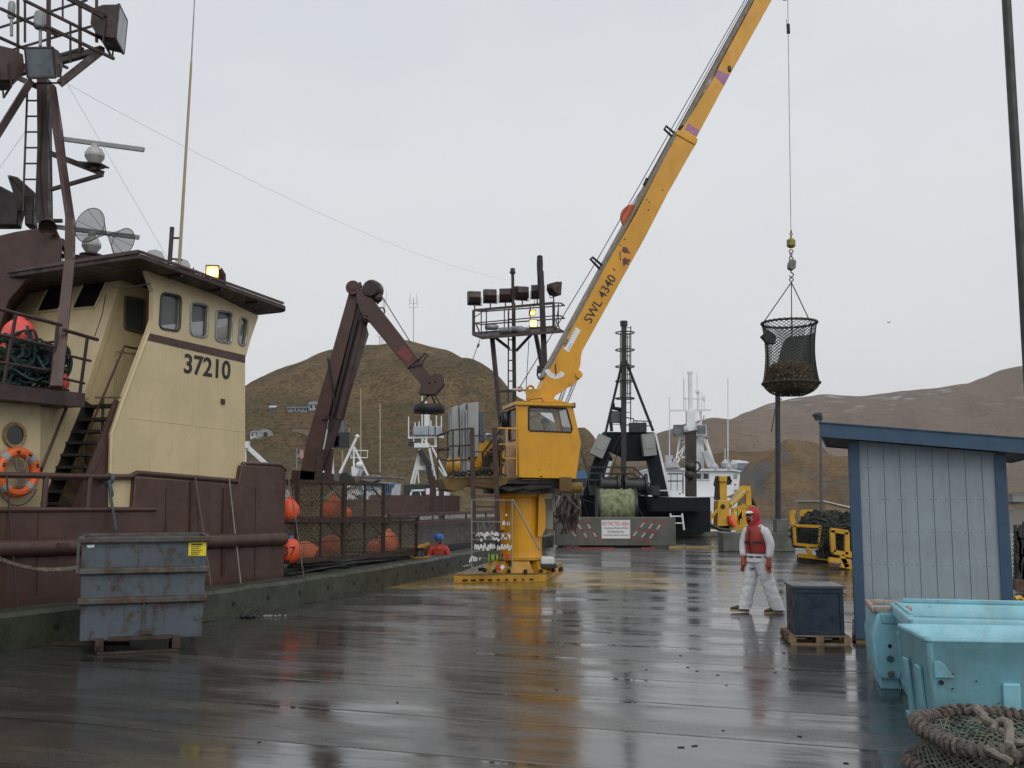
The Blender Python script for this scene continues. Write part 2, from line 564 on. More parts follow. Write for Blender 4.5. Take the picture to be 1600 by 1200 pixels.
h = math_n(nt, "ADD", math_n(nt, "MULTIPLY", rip, .32), math_n(nt, "MULTIPLY", math_n(nt, "MULTIPLY", fine, ramp(nt, wet, .40, .60, .06, .40)), .22))
h = math_n(nt, "SUBTRACT", h, math_n(nt, "MULTIPLY", joint, .55))
b = N(nt, "ShaderNodeBump"); b.inputs["Strength"].default_value = .36; b.inputs["Distance"].default_value = .022
nt.links.new(h, b.inputs["Height"]); nt.links.new(b.outputs[0], bs.inputs["Normal"])
DECK = m

KERB = [(-12.5, 4.0), (-9.2, 8.6), (-6.75, 13.0), (-4.98, 16.4), (-3.95, 19.4), (-2.95, 22.8), (-2.0, 26.4), (-1.15, 30.6), (.35, 38.0), (1.55, 44.0), (1.9, 46.6)]
DECKPOLY = KERB + [(6.9, 46.6), (8.0, 67.0), (75, 67.0), (75, 3), (75, -30), (-30, -30), (-30, 4)]
mb = MB(); mb.add([(x, y, 0) for x, y in DECKPOLY], [tuple(range(len(DECKPOLY)))])
n = len(DECKPOLY)
mb.add([(x, y, z) for z in (0, -3.5) for x, y in DECKPOLY], [(i, (i + 1) % n, n + (i + 1) % n, n + i) for i in range(n)])
tag(mb.build("dock_deck", DECK, sm=False), kind="structure")

# kerb along the quay edge: a mossy concrete beam following the polyline
mb = MB()
def off_line(pts, o):
    res = []
    for i, p in enumerate(pts):
        a = V(pts[max(i - 1, 0)]); b_ = V(pts[min(i + 1, len(pts) - 1)])
        d = (b_ - a).normalized(); nn = V((-d.y, d.x))
        res.append(V(p) + nn * o)
    return res
def densify(pts, k=6):
    out = []
    for a, b_ in zip(pts, pts[1:]):
        for i in range(k): out.append((a[0] + (b_[0] - a[0]) * i / k, a[1] + (b_[1] - a[1]) * i / k))
    return out + [pts[-1]]
kd = densify(KERB, 12)
prof = [(0.0, 0.0), (.02, .42), (.07, .475), (.52, .485), (.57, .44), (.57, -.6)]
lines = []
for o_, z in prof:
    L = off_line(kd, o_)
    lines.append([V((p.x, p.y, z)) + V((noise.noise(V((p.x * 3, p.y * 3, z * 3))), noise.noise(V((p.x * 3 + 9, p.y * 3, z * 3))), noise.noise(V((p.x * 2, p.y * 2 + 5, z)))) ) * .018 for p in L])
vs = [p for L in lines for p in L]; k = len(kd)
mb.add(vs, [(i * k + j, i * k + j + 1, (i + 1) * k + j + 1, (i + 1) * k + j) for i in range(len(prof) - 1) for j in range(k - 1)])
# bolt recesses along the kerb face
for j in range(4, k - 4, 4):
    a, b_ = lines[0][j], lines[1][j]
    q = a.lerp(b_, .55); d = (lines[0][j + 1] - a).normalized(); nn = V((d.y, -d.x, 0))
    mb.mat(1).lathe([(.045, 0), (.045, .012), (.0, .012)], Matrix.Translation(q) @ nn.to_track_quat("Z", "Y").to_matrix().to_4x4(), 8).mat(0)
tag(mb.build("quay_kerb", [CONCM, mat("kerb_bolt_recess", (.012, .012, .010), .2, 5, .7)]), kind="structure")

# ------------------------------------------------------------------ water
m, nt, bs = nodes_of("harbour_water")
tc = N(nt, "ShaderNodeTexCoord")
n1 = noise_n(nt, tc.outputs["Object"], .6, 5, .6)
bs.inputs["Base Color"].default_value = (.02, .028, .03, 1); bs.inputs["Roughness"].default_value = .12; bs.inputs["IOR"].default_value = 1.33
b = N(nt, "ShaderNodeBump"); b.inputs["Strength"].default_value = .6; b.inputs["Distance"].default_value = .15
nt.links.new(n1, b.inputs["Height"]); nt.links.new(b.outputs[0], bs.inputs["Normal"])
mb = MB(); S = 3300
mb.add([(-S, -200, -2.6), (S, -200, -2.6), (S, S, -2.6), (-S, S, -2.6)], [(0, 1, 2, 3)])
tag(mb.build("harbour_water", m, sm=False), kind="structure")

# ------------------------------------------------------------------ hills
def hill_mat(name, a, b2, c3, scale, snow=None, rock=None, kc=1.0):
    m, nt, bs = nodes_of(name)
    tc = N(nt, "ShaderNodeTexCoord"); vec = tc.outputs["Object"]
    n1 = noise_n(nt, vec, scale, 8, .65, (1, 1, 1.6)); n2 = noise_n(nt, vec, scale * 5, 8, .7, (1, 1, 2.2)); n3 = noise_n(nt, vec, scale * .3, 6, .6)
    n4 = noise_n(nt, vec, scale * 28, 5, .7, (1, 1, 2))
    c = mixc(nt, ramp(nt, n1, .44, .56), a, b2)
    c = mixc(nt, ramp(nt, n2, .44, .60), c, c3)
    c = mixc(nt, ramp(nt, n3, .45, .6, 0, .6), c, b2)
    c = mixc(nt, ramp(nt, n4, .46, .62, 0, .75 * kc), c, tuple(q * .42 for q in b2))
    n5 = noise_n(nt, vec, scale * 9, 6, .7, (1, 1, 1.5)); c = mixc(nt, ramp(nt, n5, .54, .70, 0, .8 * kc), c, tuple(q * r for q, r in zip(b2, (.45, .58, .55))))
    gm = N(nt, "ShaderNodeNewGeometry"); sg = N(nt, "ShaderNodeSeparateXYZ"); nt.links.new(gm.outputs["Normal"], sg.inputs[0])
    sp = N(nt, "ShaderNodeSeparateXYZ"); nt.links.new(vec, sp.inputs[0])
    if rock:
        k = math_n(nt, "ADD", sg.outputs[2], math_n(nt, "MULTIPLY", math_n(nt, "SUBTRACT", n2, .5), .5))
        c = mixc(nt, ramp(nt, k, rock[0] - .08, rock[0] + .08, 1, 0), c, mixc(nt, n4, rock[1], tuple(q * .5 for q in rock[1])))
    if snow:
        k = math_n(nt, "MULTIPLY", ramp(nt, sp.outputs[2], snow[0], snow[1]), ramp(nt, n2, .53, .59))
        k = math_n(nt, "MULTIPLY", k, ramp(nt, n1, .46, .6))
        c = mixc(nt, math_n(nt, "MULTIPLY", k, .8), c, (.42, .43, .45))
    nt.links.new(c, bs.inputs["Base Color"]); bs.inputs["Roughness"].default_value = .95; bs.inputs["Specular IOR Level"].default_value = .15
    hgt = math_n(nt, "ADD", n2, math_n(nt, "MULTIPLY", n4, .4))
    b = N(nt, "ShaderNodeBump"); b.inputs["Strength"].default_value = .9; b.inputs["Distance"].default_value = 1.2 / scale * .03
    nt.links.new(hgt, b.inputs["Height"]); nt.links.new(b.outputs[0], bs.inputs["Normal"])
    return m


def interp(pts, x):
    if x <= pts[0][0]: return pts[0][1]
    for (a, b_), (c, d) in zip(pts, pts[1:]):
        if x <= c:
            t = (x - a) / (c - a); t2 = t * t * (3 - 2 * t)
            return b_ + (d - b_) * (t * .6 + t2 * .4)
    return pts[-1][1]


def hill(name, ridge, D, near, far, mt, amp, ns, nx=150, ny=46, power=1.0, shape=1.15, seedo=0):
    """terrain sheet: its crest line stands at distance D, the near foot at `near`, the back slope ends at `far`"""
    mb = MB(); vs = []
    x0, x1 = ridge[0][0], ridge[-1][0]
    for j in range(ny + 1):
        t = j / ny
        if t < .72:
            s = t / .72; Y = near + (D - near) * s; h = math.sin(s * PI / 2) ** shape
        else:
            s = (t - .72) / .28; Y = D + (far - D) * s; h = math.cos(s * PI / 2) ** 1.0
        for i in range(nx + 1):
            px = x0 + (x1 - x0) * i / nx
            X = (px - 800) / F * D
            top = P(px, interp(ridge, px), D).z
            q = V((X / ns + seedo, Y / ns, seedo))
            nz = noise.fractal(q, 1.0, 2.0, 6) * amp
            gl = abs(noise.noise(V((X / ns * 1.6 + 5 + noise.noise(q) * .6, Y / ns * .35, 1 + seedo)))) * amp * 1.2
            edge = 1 - abs(h - .5) * 2
            vs.append((X * (.55 + .45 * Y / D), Y, -4 + (top + 4) * h + (nz - gl) * (h * (1 - h) * 3.4 + .10 * h)))
    k = nx + 1
    mb.add(vs, [(j * k + i, j * k + i + 1, (j + 1) * k + i + 1, (j + 1) * k + i) for j in range(ny) for i in range(nx)])
    return tag(mb.build(name, mt, sharp=80), kind="structure")


H1 = hill_mat("dead_grass_hillside", (.178, .124, .066), (.100, .082, .045), (.138, .094, .054), .022)
H2 = hill_mat("far_moorland", (.215, .160, .122), (.150, .118, .088), (.185, .138, .106), .006, snow=(120, 205), kc=.4)
H3 = hill_mat("near_shore_moor", (.185, .125, .065), (.095, .078, .043), (.150, .098, .056), .02, rock=(.78, (.15, .145, .14)), kc=.6)
RL = [(40, 745), (160, 712), (280, 668), (380, 619), (460, 586), (520, 563), (580, 549), (640, 543), (700, 548), (742, 567), (780, 596), (815, 628), (850, 652), (908, 686), (933, 706), (985, 742), (1060, 775), (1110, 788)]
hill("grassy_hill", RL, 400, 230, 620, H1, 13, 60, 190, 60)
hill("rounded_hill", [(860, 720), (985, 690), (1037, 672), (1075, 660), (1110, 654), (1142, 657), (1180, 672), (1260, 705), (1330, 740), (1420, 770)], 950, 620, 1300, H2, 24, 160, 110, 40, seedo=4)
hill("far_mountain", [(880, 765), (985, 725), (1090, 680), (1140, 656), (1162, 645), (1200, 631), (1240, 624), (1275, 621), (1330, 623), (1400, 613), (1450, 610), (1500, 603), (1540, 589), (1562, 580), (1580, 577), (1610, 583), (1680, 565), (1800, 575), (2000, 620)], 1900, 1150, 2800, H2, 38, 300, 200, 60, seedo=9)
hill("shore_headland", [(900, 752), (960, 728), (1060, 722), (1120, 716), (1190, 713), (1240, 710), (1272, 714), (1300, 724), (1322, 745), (1338, 775), (1352, 786), (1400, 789)], 480, 330, 620, H3, 20, 75, 150, 44, seedo=15, shape=.9)
hill("low_shore", [(1180, 788), (1300, 781), (1400, 772), (1520, 768), (1600, 771), (1750, 768), (2000, 780)], 800, 620, 1000, H3, 8, 90, 90, 24, seedo=21)

# name haze: the damp air between the quay and the far mountain
m = bpy.data.materials.new("damp_air"); m.use_nodes = True; nt = m.node_tree; nt.nodes.clear()
out = nt.nodes.new("ShaderNodeOutputMaterial"); pv = nt.nodes.new("ShaderNodeVolumePrincipled"); nt.links.new(pv.outputs[0], out.inputs["Volume"])
pv.inputs["Color"].default_value = (.93, .95, 1, 1); pv.inputs["Density"].default_value = .00007; pv.inputs["Anisotropy"].default_value = .2
mb = MB(); mb.box(-3400, 3400, -260, 3400, -6, 420)
tag(mb.build("haze", m, sm=False), kind="stuff")
scene.cycles.volume_bounces = 0

# ================================================================== the brown and cream crab boat
HP = Plane((-7.25, 14.5), (2.81, 5.5)); D1 = HP.d; N1 = HP.n
CP = Plane((-4.44, 20.0), (.29, .957)); D2 = CP.d; N2 = CP.n
UPV = V((0, 0, 1))


class GPlane:
    def __init__(s, p, a, b):
        s.p = V(p); s.n = V(a).cross(V(b)).normalized()

    def at(s, x, y, off=0.0):
        r = ray(x, y); c = V((0, 0, CAM_H))
        return c + r * ((s.p + s.n * off - c).dot(s.n) / r.dot(s.n))


from mathutils.geometry import tessellate_polygon


def wall_holes(mb, outer, holes, ext):
    loops = [outer] + holes
    flat = [p for L in loops for p in L]
    tris = tessellate_polygon(loops)
    n = len(flat)
    ext = V(ext)
    fs = [tuple(t) for t in tris] + [tuple(i + n for i in reversed(t)) for t in tris]
    k = 0
    for L in loops:
        m = len(L)
        for i in range(m):
            a = k + i; b_ = k + (i + 1) % m
            fs.append((a, b_, b_ + n, a + n))
        k += m
    mb.add(flat + [p + ext for p in flat], fs)
    return mb


def rrect(pl, q, off, r=.10, k=4):
    """rounded window outline from four photo corners (clockwise) on a plane"""
    q = [pl.at(x, y, off) for x, y in q]
    out = []
    for i in range(4):
        a, b_, c = q[i - 1], q[i], q[(i + 1) % 4]
        for j in range(k + 1):
            t = j / k
            p0 = b_.lerp(a, min(.45, r / (a - b_).length)); p1 = b_.lerp(c, min(.45, r / (c - b_).length))
            out.append(p0.lerp(b_, t).lerp(b_.lerp(p1, t), t))
    return out


boat = T("crab_fishing_boat", "brown and cream crab fishing boat numbered 37210, moored along the left quay edge", "boat", (-7.25, 14.5, -2.5))


def hp(x, y, o=0.0): return HP.at(x, y, o)


def line_ext(a, b, k0, k1): return a + (b - a) * k0, a + (b - a) * k1


# hull: after part up to the bulwark step, then the low fore part
mb = MB()
low = -2.9
top = [hp(-330, 796), hp(205, 796), hp(209, 790), hp(212, 746), hp(373, 757), hp(378, 727), hp(438, 729), hp(447, 738)]
pl = [V((top[0].x, top[0].y, low))] + top + [V((hp(447, 800).x, hp(447, 800).y, low))]
mb.prism(pl, N1 * .14)
mb.build("bulwark", BROWN, boat, bevel=.01)
mb = MB()
zd = 1.15
q0 = hp(-330, 850) + N1 * .15; q1 = hp(446, 850) + N1 * .15
body = [V((q0.x, q0.y, low)), V((q1.x, q1.y, low)), V((q1.x, q1.y, low)) + N1 * 7, V((q0.x, q0.y, low)) + N1 * 7]
mb.prism(body, (0, 0, zd - low))
S0 = V((-4.44, 20.02, low)) + N2 * .06
def fp(t, o, z): return V((S0.x, S0.y, 0)) + D2 * t + N2 * o + V((0, 0, z))
fore = [fp(0, 0, low), fp(6.6, 0, low), fp(6.9, .75, low), fp(20, .75, low), fp(27, 2.2, low), fp(31, 4.2, low), fp(27, 6.2, low), fp(20, 7.4, low), fp(0, 7.4, low)]
mb.mat(1).prism(fore, (0, 0, .62 - low))
mb.build("hull", [BROWN, mat("shaded_fore_hull", (.014, .013, .014), .3, 2, .5, streak=.3)], boat)  # fore hull near black: shade on its side is put into the colour
mb = MB()
mb.prism([fp(6.9, .95, -2.9), fp(14, .95, -2.9), fp(14, -.05, -2.9), fp(6.9, -.05, -2.9)], (0, 0, 1.9))
mb.build("side_ledge", DARK, boat)
mb = MB()
a, b = line_ext(hp(0, 858, -.02), hp(440, 842, -.02), -.9, 1.0)
mb.tube(a, b, .135, n=12)
mb.ball(b, .135)
mb.build("rub_rail", BROWN, boat)
mb = MB()
mb.path([hp(-300, 738, .05), hp(60, 743, .05), hp(172, 745, .05), hp(203, 745, .05), hp(214, 739, .05), hp(300, 746, .05), hp(372, 752, .05)], .045, 8)
mb.tube(hp(-300, 797, .0), hp(243, 796, .0), .04)
for x in (72, -60, 140):
    mb.tube(hp(x, 745 if x < 100 else 745, .05), hp(x - 4, 797, .05), .045)
mb.path([hp(374, 755, .04), hp(380, 724, .04), hp(437, 726, .04), hp(447, 735, .04)], .04, 8)
mb.build("cap_rail", BROWN, boat)
mb = MB()
mb.bar(hp(352, 762, -.02), hp(349, 900, -.02), .05, .04); mb.bar(hp(300, 750, -.02), hp(297, 905, -.02), .04, .02)
mb.bar(hp(88, 851, -.12), hp(104, 851, -.12), .1, .06)
for x in (0, 60, 260, 400): mb.bar(hp(x, 800 if x < 200 else 760, -.004), hp(x - 2, 930, -.004), .02, .01)
mb.build("hull_seam", BROWN, boat)

# wheelhouse side with its windows
wins = [[(252, 457), (283, 463), (280, 518), (249, 513)], [(298, 473), (325, 477), (323, 528), (297, 523)], [(338, 485), (363, 489), (361, 537), (336, 532)], [(375, 495), (388, 500), (383, 541), (372, 538)]]
OFF = .10
outer = [hp(*q, OFF) for q in [(172, 800), (172, 737), (174, 678), (189, 633), (215, 564), (233, 517), (239, 499), (240, 455), (224, 409), (300, 443), (404, 494), (383, 556), (383, 765)]]
holes = [rrect(HP, q, OFF) for q in wins]
mb = MB(); wall_holes(mb, outer, holes, N1 * .1)
house = mb.build("wheelhouse_side", CREAM, boat, sm=False)
for q, h in zip(wins, holes):
    mb = MB()
    mb.path([p - N1 * .005 for p in h], .022, 6, closed=True)
    fr = mb.build("window", mat("window_seal", (.05, .05, .045), .2, 5, .5) if q is wins[0] else GALV, boat)
    mb = MB(); mb.prism([p + N1 * .05 for p in h], N1 * .012); mb.build("pane", TINT, fr, sm=False)
mb = MB()
mb.prism([hp(*q, OFF - .004) for q in [(231, 520), (383, 555), (383, 567), (228, 531)]], N1 * -.004)
mb.build("painted_band", BROWN, boat, sm=False)
mb = MB()
text(mb, "37210", hp(325, 573.5, OFF - .004), D1, UPV, .355)
mb.build("registration_number", TXTB, boat, sm=False)
mb = MB()
mb.prism([hp(*q, OFF - .004) for q in [(345, 623), (350, 624), (350, 632), (345, 631)]], N1 * -.03)
mb.build("vent_fitting", BROWND, boat)
mb = MB()
mb.path([hp(203, 653, OFF), hp(260, 660, OFF), hp(383, 675, OFF)], .006, 4)
mb.path([hp(172, 745, OFF), hp(174, 678, OFF), hp(189, 633, OFF), hp(215, 564, OFF), hp(233, 517, OFF)], .03, 5)
mb.build("weld_seam", CREAM, boat)

# inside of the wheelhouse, front wall and far side
zr = hp(218, 404, -.35).z
zf = 3.4
pA = hp(240, 520, OFF + .12); pB = hp(382, 560, OFF + .12)
fl = lambda p, o, z: V((p.x, p.y, z)) + N1 * o
mb = MB()
mb.prism([fl(pA, 0, zf), fl(pB, 0, zf), fl(pB, 3.4, zf), fl(pA, 3.4, zf)], (0, 0, .05))
mb.build("wheelhouse_floor", DARK, boat)
mb = MB()
pf = hp(381, 560, OFF + .11)
mb.prism([fl(pf - D1 * .12, 0, 0), fl(pf - D1 * .12, 3.5, 0), fl(pf - D1 * .01, 3.5, 0), fl(pf - D1 * .01, 0, 0)], (0, 0, 4.65))
for i in range(6):
    o = i * .68
    a = fl(pf, o, 4.6) - D1 * .07; b = hp(399, 497, OFF + .11 + o) - D1 * .07
    mb.bar(a, b, .12, .08)
mb.prism([fl(pA, 3.42, 0), fl(pB, 3.42, 0), fl(pB, 3.52, 0), fl(pA, 3.52, 0)], (0, 0, 4.75))
for i in range(5):
    q = pA.lerp(pB, i / 4); mb.bar(fl(q, 3.47, 4.7), fl(q, 3.47, zr - .16), .14, .1)
mb.build("wheelhouse_wall", CREAM, boat)
mb = MB()
q = pA.lerp(pB, .62)
mb.torus(fl(q, .8, 4.72), D1, .24, .022, 20, 6); mb.tube(fl(q, .8, 4.1), fl(q, .8, 4.7), .05)
for i in range(3):
    an = i * 2 * PI / 3; mb.tube(fl(q, .8, 4.72), fl(q, .8 + .24 * math.cos(an), 4.72 + .24 * math.sin(an)), .015)
mb.build("steering_wheel", WHITE, boat)
mb = MB()
for f_, o in ((.40, 1.5), (.68, 1.7)):
    q = pA.lerp(pB, f_)
    M_ = Matrix.Translation(fl(q, o, 4.55)) @ D1.to_track_quat("X", "Z").to_matrix().to_4x4()
    mb.boxm(M_, .16, .42, .75); mb.boxm(M_ @ Matrix.Translation((.2, 0, -.4)), .5, .46, .14); mb.tube(fl(q, o, 3.4) + D1 * .2, fl(q, o, 4.1) + D1 * .2, .06)
mb.build("helm_chair", mat("grey_chair_vinyl", (.05, .055, .06), .2, 5, .5), boat, bevel=.04)

# roof slab with a rounded forward corner
ra = hp(218, 404, -.35); rf = hp(458, 487, -.35)
zr = ra.z
pts = [ra, rf - D1 * .35]
for i in range(1, 7):
    a = i / 6 * PI / 2
    pts.append(rf - D1 * .35 + N1 * .35 + D1 * (.35 * math.sin(a)) - N1 * (.35 * math.cos(a)))
pts += [rf + N1 * 4.6, ra + N1 * 6.4]
mb = MB(); mb.prism(pts, (0, 0, .09))
for t_ in (.25, .5, .75):
    q = ra.lerp(rf, t_); mb.bar(q + N1 * .35 - V((0, 0, .03)), q + N1 * .02 - V((0, 0, .03)), .03, .06)
roof = mb.build("wheelhouse_roof", BROWND, boat, bevel=.03)
mb = MB(); mb.bar(ra + N1 * .02 + V((0, 0, .115)), ra + N1 * 6 + V((0, 0, .115)), .05, .06); mb.bar(ra + D1 * .02 + V((0, 0, .115)), rf - D1 * .3 + V((0, 0, .115)), .04, .04)
mb.build("roof_edge", BROWN, roof)

# raked after wall with two slanted windows
ct = hp(192, 430, 1.0); cb = hp(130, 622, 1.0)
AW = GPlane(cb, ct - cb, N1)
mb = MB(); mb.prism([cb, ct, ct + N1 * 4.6, cb + N1 * 4.6], D1 * .1)
mb.build("after_wall", CREAM, boat, sm=False)
sg = 1 if AW.n.dot(V((0, -1, 0))) > 0 else -1
for q in ([(57, 488), (76, 449), (106, 445), (92, 484)], [(112, 483), (131, 443), (167, 439), (148, 480)]):
    h = rrect(AW, q, .012 * sg, .03, 2)
    mb = MB(); mb.prism(h, AW.n * sg * -.01); c_ = mb.build("after_window", GLASSB, boat, sm=False)
    mb = MB(); mb.path(h, .022, 5, closed=True); mb.build("frame", CREAM, c_)

# recessed side wall with window, lower house walls, porthole
mb = MB(); mb.prism([hp(*q, 1.02) for q in [(192, 428), (246, 428), (246, 800), (40, 800), (60, 640), (128, 628)]], N1 * .1)
mb.prism([hp(246, 428, 1.02), hp(246, 428, OFF + .11), hp(246, 600, OFF + .11), hp(246, 600, 1.02)], D1 * .05)
mb.build("recess_wall", CREAM, boat, sm=False)
q = [(196, 463), (226, 469), (225, 521), (195, 513)]
mb = MB(); h = rrect(HP, q, 1.0, .04, 2); mb.prism(h, N1 * .015); c_ = mb.build("side_window", GLASS, boat, sm=False)
mb = MB(); mb.path(h, .025, 5, closed=True); mb.build("frame", mat("brown_window_frame", (.12, .08, .04), .2, 5, .5), c_)
mb = MB(); mb.path([hp(x, y, 1.0) for x, y in ((176, 628), (176, 610), (181, 548), (222, 553), (222, 640))], .012, 4)
mb.build("door_edge", CREAM, boat)
mb = MB(); mb.prism([hp(*q, .75) for q in [(-330, 530), (63, 600), (63, 802), (-330, 802)]], N1 * .2)
mb.prism([hp(*q, .86) for q in [(62, 600), (133, 618), (133, 802), (62, 802)]], N1 * .12)
mb.build("lower_house_wall", CREAM, boat, sm=False)
po = hp(22, 680, .74)
Mn = Matrix.Translation(po) @ (-N1).to_track_quat("Z", "Y").to_matrix().to_4x4()
mb = MB(); mb.lathe([(.15, -.02), (.15, .03), (.19, .04), (.20, .01), (.20, -.02)], Mn, 24, cap=False)
for i in range(8): mb.ball(Mn @ V((.175 * math.cos(i * PI / 4), .175 * math.sin(i * PI / 4), .04)), .015, n=6, m=4)
c_ = mb.build("porthole", mat("rusty_porthole_ring", (.30, .22, .10), .3, 8, .5, rust=.5), boat)
mb = MB(); mb.lathe([(.15, .0), (.15, .012), (0, .014)], Mn, 20); mb.build("pane", GLASSB, c_)

# stairway
ys = [635, 656, 675, 692, 711, 730, 748, 768, 787]
xl = [136, 127, 119, 112, 104, 96, 88, 80, 73]
xr = [189, 178, 168, 158, 151, 144, 138, 127, 121]
mb = MB()
tread_pts = []
for y, a, b in zip(ys, xl, xr):
    L = hp(a, y, .86); Rr = hp(b, y, .20); z = (L.z + Rr.z) / 2; base = (V((L.x, L.y, 0)) - N1 * .66 + V((Rr.x, Rr.y, 0))) / 2
    p = V((base.x, base.y, z)); tread_pts.append(p)
for p in tread_pts:
    s_ = MB(); s_.bar(p, p + N1 * .66, .26, .045, up=UPV); s_.build("stair_tread", STEP, boat)
ptop, pbot = tread_pts[0] + V((0, 0, .06)), tread_pts[-1] - V((0, 0, .1))
mb = MB(); mb.bar(ptop + N1 * .68, pbot + N1 * .68 - (ptop - pbot) * .04, .05, .26); mb.build("stair_stringer", STEP, boat)
mb = MB(); mb.prism([hp(*q, .17) for q in [(190, 634), (174, 682), (172, 800), (120, 800), (152, 728)]], N1 * -.02); mb.bar(ptop - N1 * .02, pbot - N1 * .02, .04, .2)
mb.build("stair_stringer", BROWN, boat)
mb = MB()
mb.path([hp(219, 546, .95), hp(194, 541, .5), hp(161, 620, .5), hp(133, 688, .5), hp(131, 790, .5)], .022, 6); mb.tube(hp(161, 618, .5), hp(159, 740, .5), .025)
mb.tube(hp(148, 621, .4), hp(194, 621, .15), .014)
mb.build("stair_handrail", BROWN, boat)
mb = MB(); mb.path([hp(110, 629, .78), hp(106, 632, .70), hp(66, 730, .68), hp(63, 736, .74)], .028, 6)
mb.build("wall_handrail", BROWN, boat)

# upper walkway and its railing
mb = MB()
e0, e1 = hp(-200, 572, .30), hp(133, 618, .30); z = (e0.z + e1.z) / 2
e0.z = e1.z = z
mb.prism([e0, e1, e1 + N1 * 1.0, e0 + N1 * 3.0], (0, 0, -.22))
mb.build("upper_walkway", BROWND, boat)
mb = MB()
for pts in ([(-120, 455), (0, 483), (96, 508)], [(98, 515), (153, 531)], [(-120, 500), (0, 523), (87, 543)], [(92, 552), (142, 564)], [(-120, 548), (0, 566), (81, 580)], [(84, 588), (132, 599)]):
    mb.path([hp(x, y, .34) for x, y in pts], .030 if pts[0][1] in (455, 515) else .022, 6)
for a, b in (((25, 490), (6, 600)), ((90, 508), (79, 606)), ((137, 524), (124, 620)), ((-70, 468), (-88, 590))):
    mb.bar(hp(*a, .34), hp(*b, .34), .06, .03)
mb.build("walkway_railing", BROWND, boat)

# funnel, vents, exhausts
Y0 = 17.6
mb = MB(); mb.prism([P(x, y, Y0) for x, y in [(-120, 372), (-2, 368), (22, 362), (60, 356), (76, 345), (83, 347), (96, 374), (95, 425), (40, 440), (14, 470), (-6, 530), (-120, 560)]], (-.9, 2.2, 0))
mb.build("funnel_casing", BROWN, boat, bevel=.02)
M_ = Matrix.Translation(P(75, 352, 17.45)) @ V((.25, -.6, -.5)).to_track_quat("Z", "Y").to_matrix().to_4x4()
mb = MB(); mb.lathe([(.10, -.12), (.10, .0), (.155, .10), (.15, .10), (.09, .0)], M_, 16); mb.build("horn_vent", BROWND, boat)
for q in ([(25, 350), (38, 304), (11, 273), (20, 300), (30, 330)], [(-40, 352), (-40, 280), (0, 290), (29, 305), (27, 352)], [(38, 352), (37, 304), (11, 272), (27, 276), (53, 299), (52, 352)]):
    mb = MB(); mb.prism([P(x, y, 18.3) for x, y in q], (-.05, .3, 0)); mb.build("exhaust_pipe", STEP, boat, bevel=.03)

# mast
YM = 18.2
mast = MB().bar(P(71, 350, YM), P(69, 125, YM), .19, .19).build("mast", BROWND, boat)
mb = MB(); mb.tube(P(97, 345, YM), P(65, 345, YM), .04)
mb.bar(P(79, 134, 17.9), P(110, 345, 17.3), .11, .11); mb.bar(P(110, 342, 17.3), P(109, 415, 17.1), .13)
mb.bar(P(109, 410, 16.6), P(88, 606, 15.4), .16, .12)
mb.bar(P(48, 127, YM), P(-40, 268, YM - .6), .12)
mb.build("mast_leg", BROWN, mast)
mb = MB(); mb.ladder(P(46, 330, YM), P(53, 138, YM), (1, 0, 0), .24, .30, .02, .018); mb.build("mast_ladder", BROWND, mast)
mb = MB(); mb.path([P(66, 345, YM - .12), P(60, 260, YM - .12), P(65, 180, YM - .12), P(62, 140, YM - .12)], .02, 5); mb.path([P(82, 345, YM - .12), P(81, 280, YM - .12), P(75, 200, YM - .12), P(77, 140, YM - .12)], .012, 5)
mb.path([P(113, 340, 17.2), P(97, 200, 17.6), P(87, 136, 17.9)], .01, 5)
mb.build("mast_cable", BLACK, mast)
mb = MB()
def dline(x, y, Y, L, r): a = P(x, y, Y); mb.bar(a, a + D1 * L, r)
def nline(x, y, Y, L, r): a = P(x, y, Y); mb.bar(a, a + N1 * L, r)
nline(160, 77, 18.4, 3.4, .11)
mb.bar(P(93, 131, 18.1), P(160, 78, 18.4), .12); mb.bar(P(23, 119, 18.6), P(66, 139, 18.2), .10)
nline(153, 38, 18.4, 3.4, .035); nline(136, 0, 18.4, 3.4, .035); nline(130, 76, 18.0, 3.4, .05)
dline(37, 0, 16.7, 1.9, .045); dline(0, 13, 17.2, 1.2, .045); dline(105, -2, 16.6, .75, .045); dline(-20, 50, 17.3, 1.7, .045); dline(60, -30, 16.7, 1.5, .045)
dline(70, 40, 16.9, 1.5, .05)
for x, y0, y1, Y, r in ((28, -40, 105, 18.2, .04), (39, -40, 66, 18.5, .035), (76, -60, 72, 17.6, .06), (110, 37, 98, 17.9, .03), (125, 6, 82, 18.0, .05), (151, -40, 66, 18.3, .045), (98, -40, 30, 19, .03)):
    mb.bar(P(x, y0, Y), P(x, y1, Y), r)
mb.build("mast_platform", BROWND, mast)


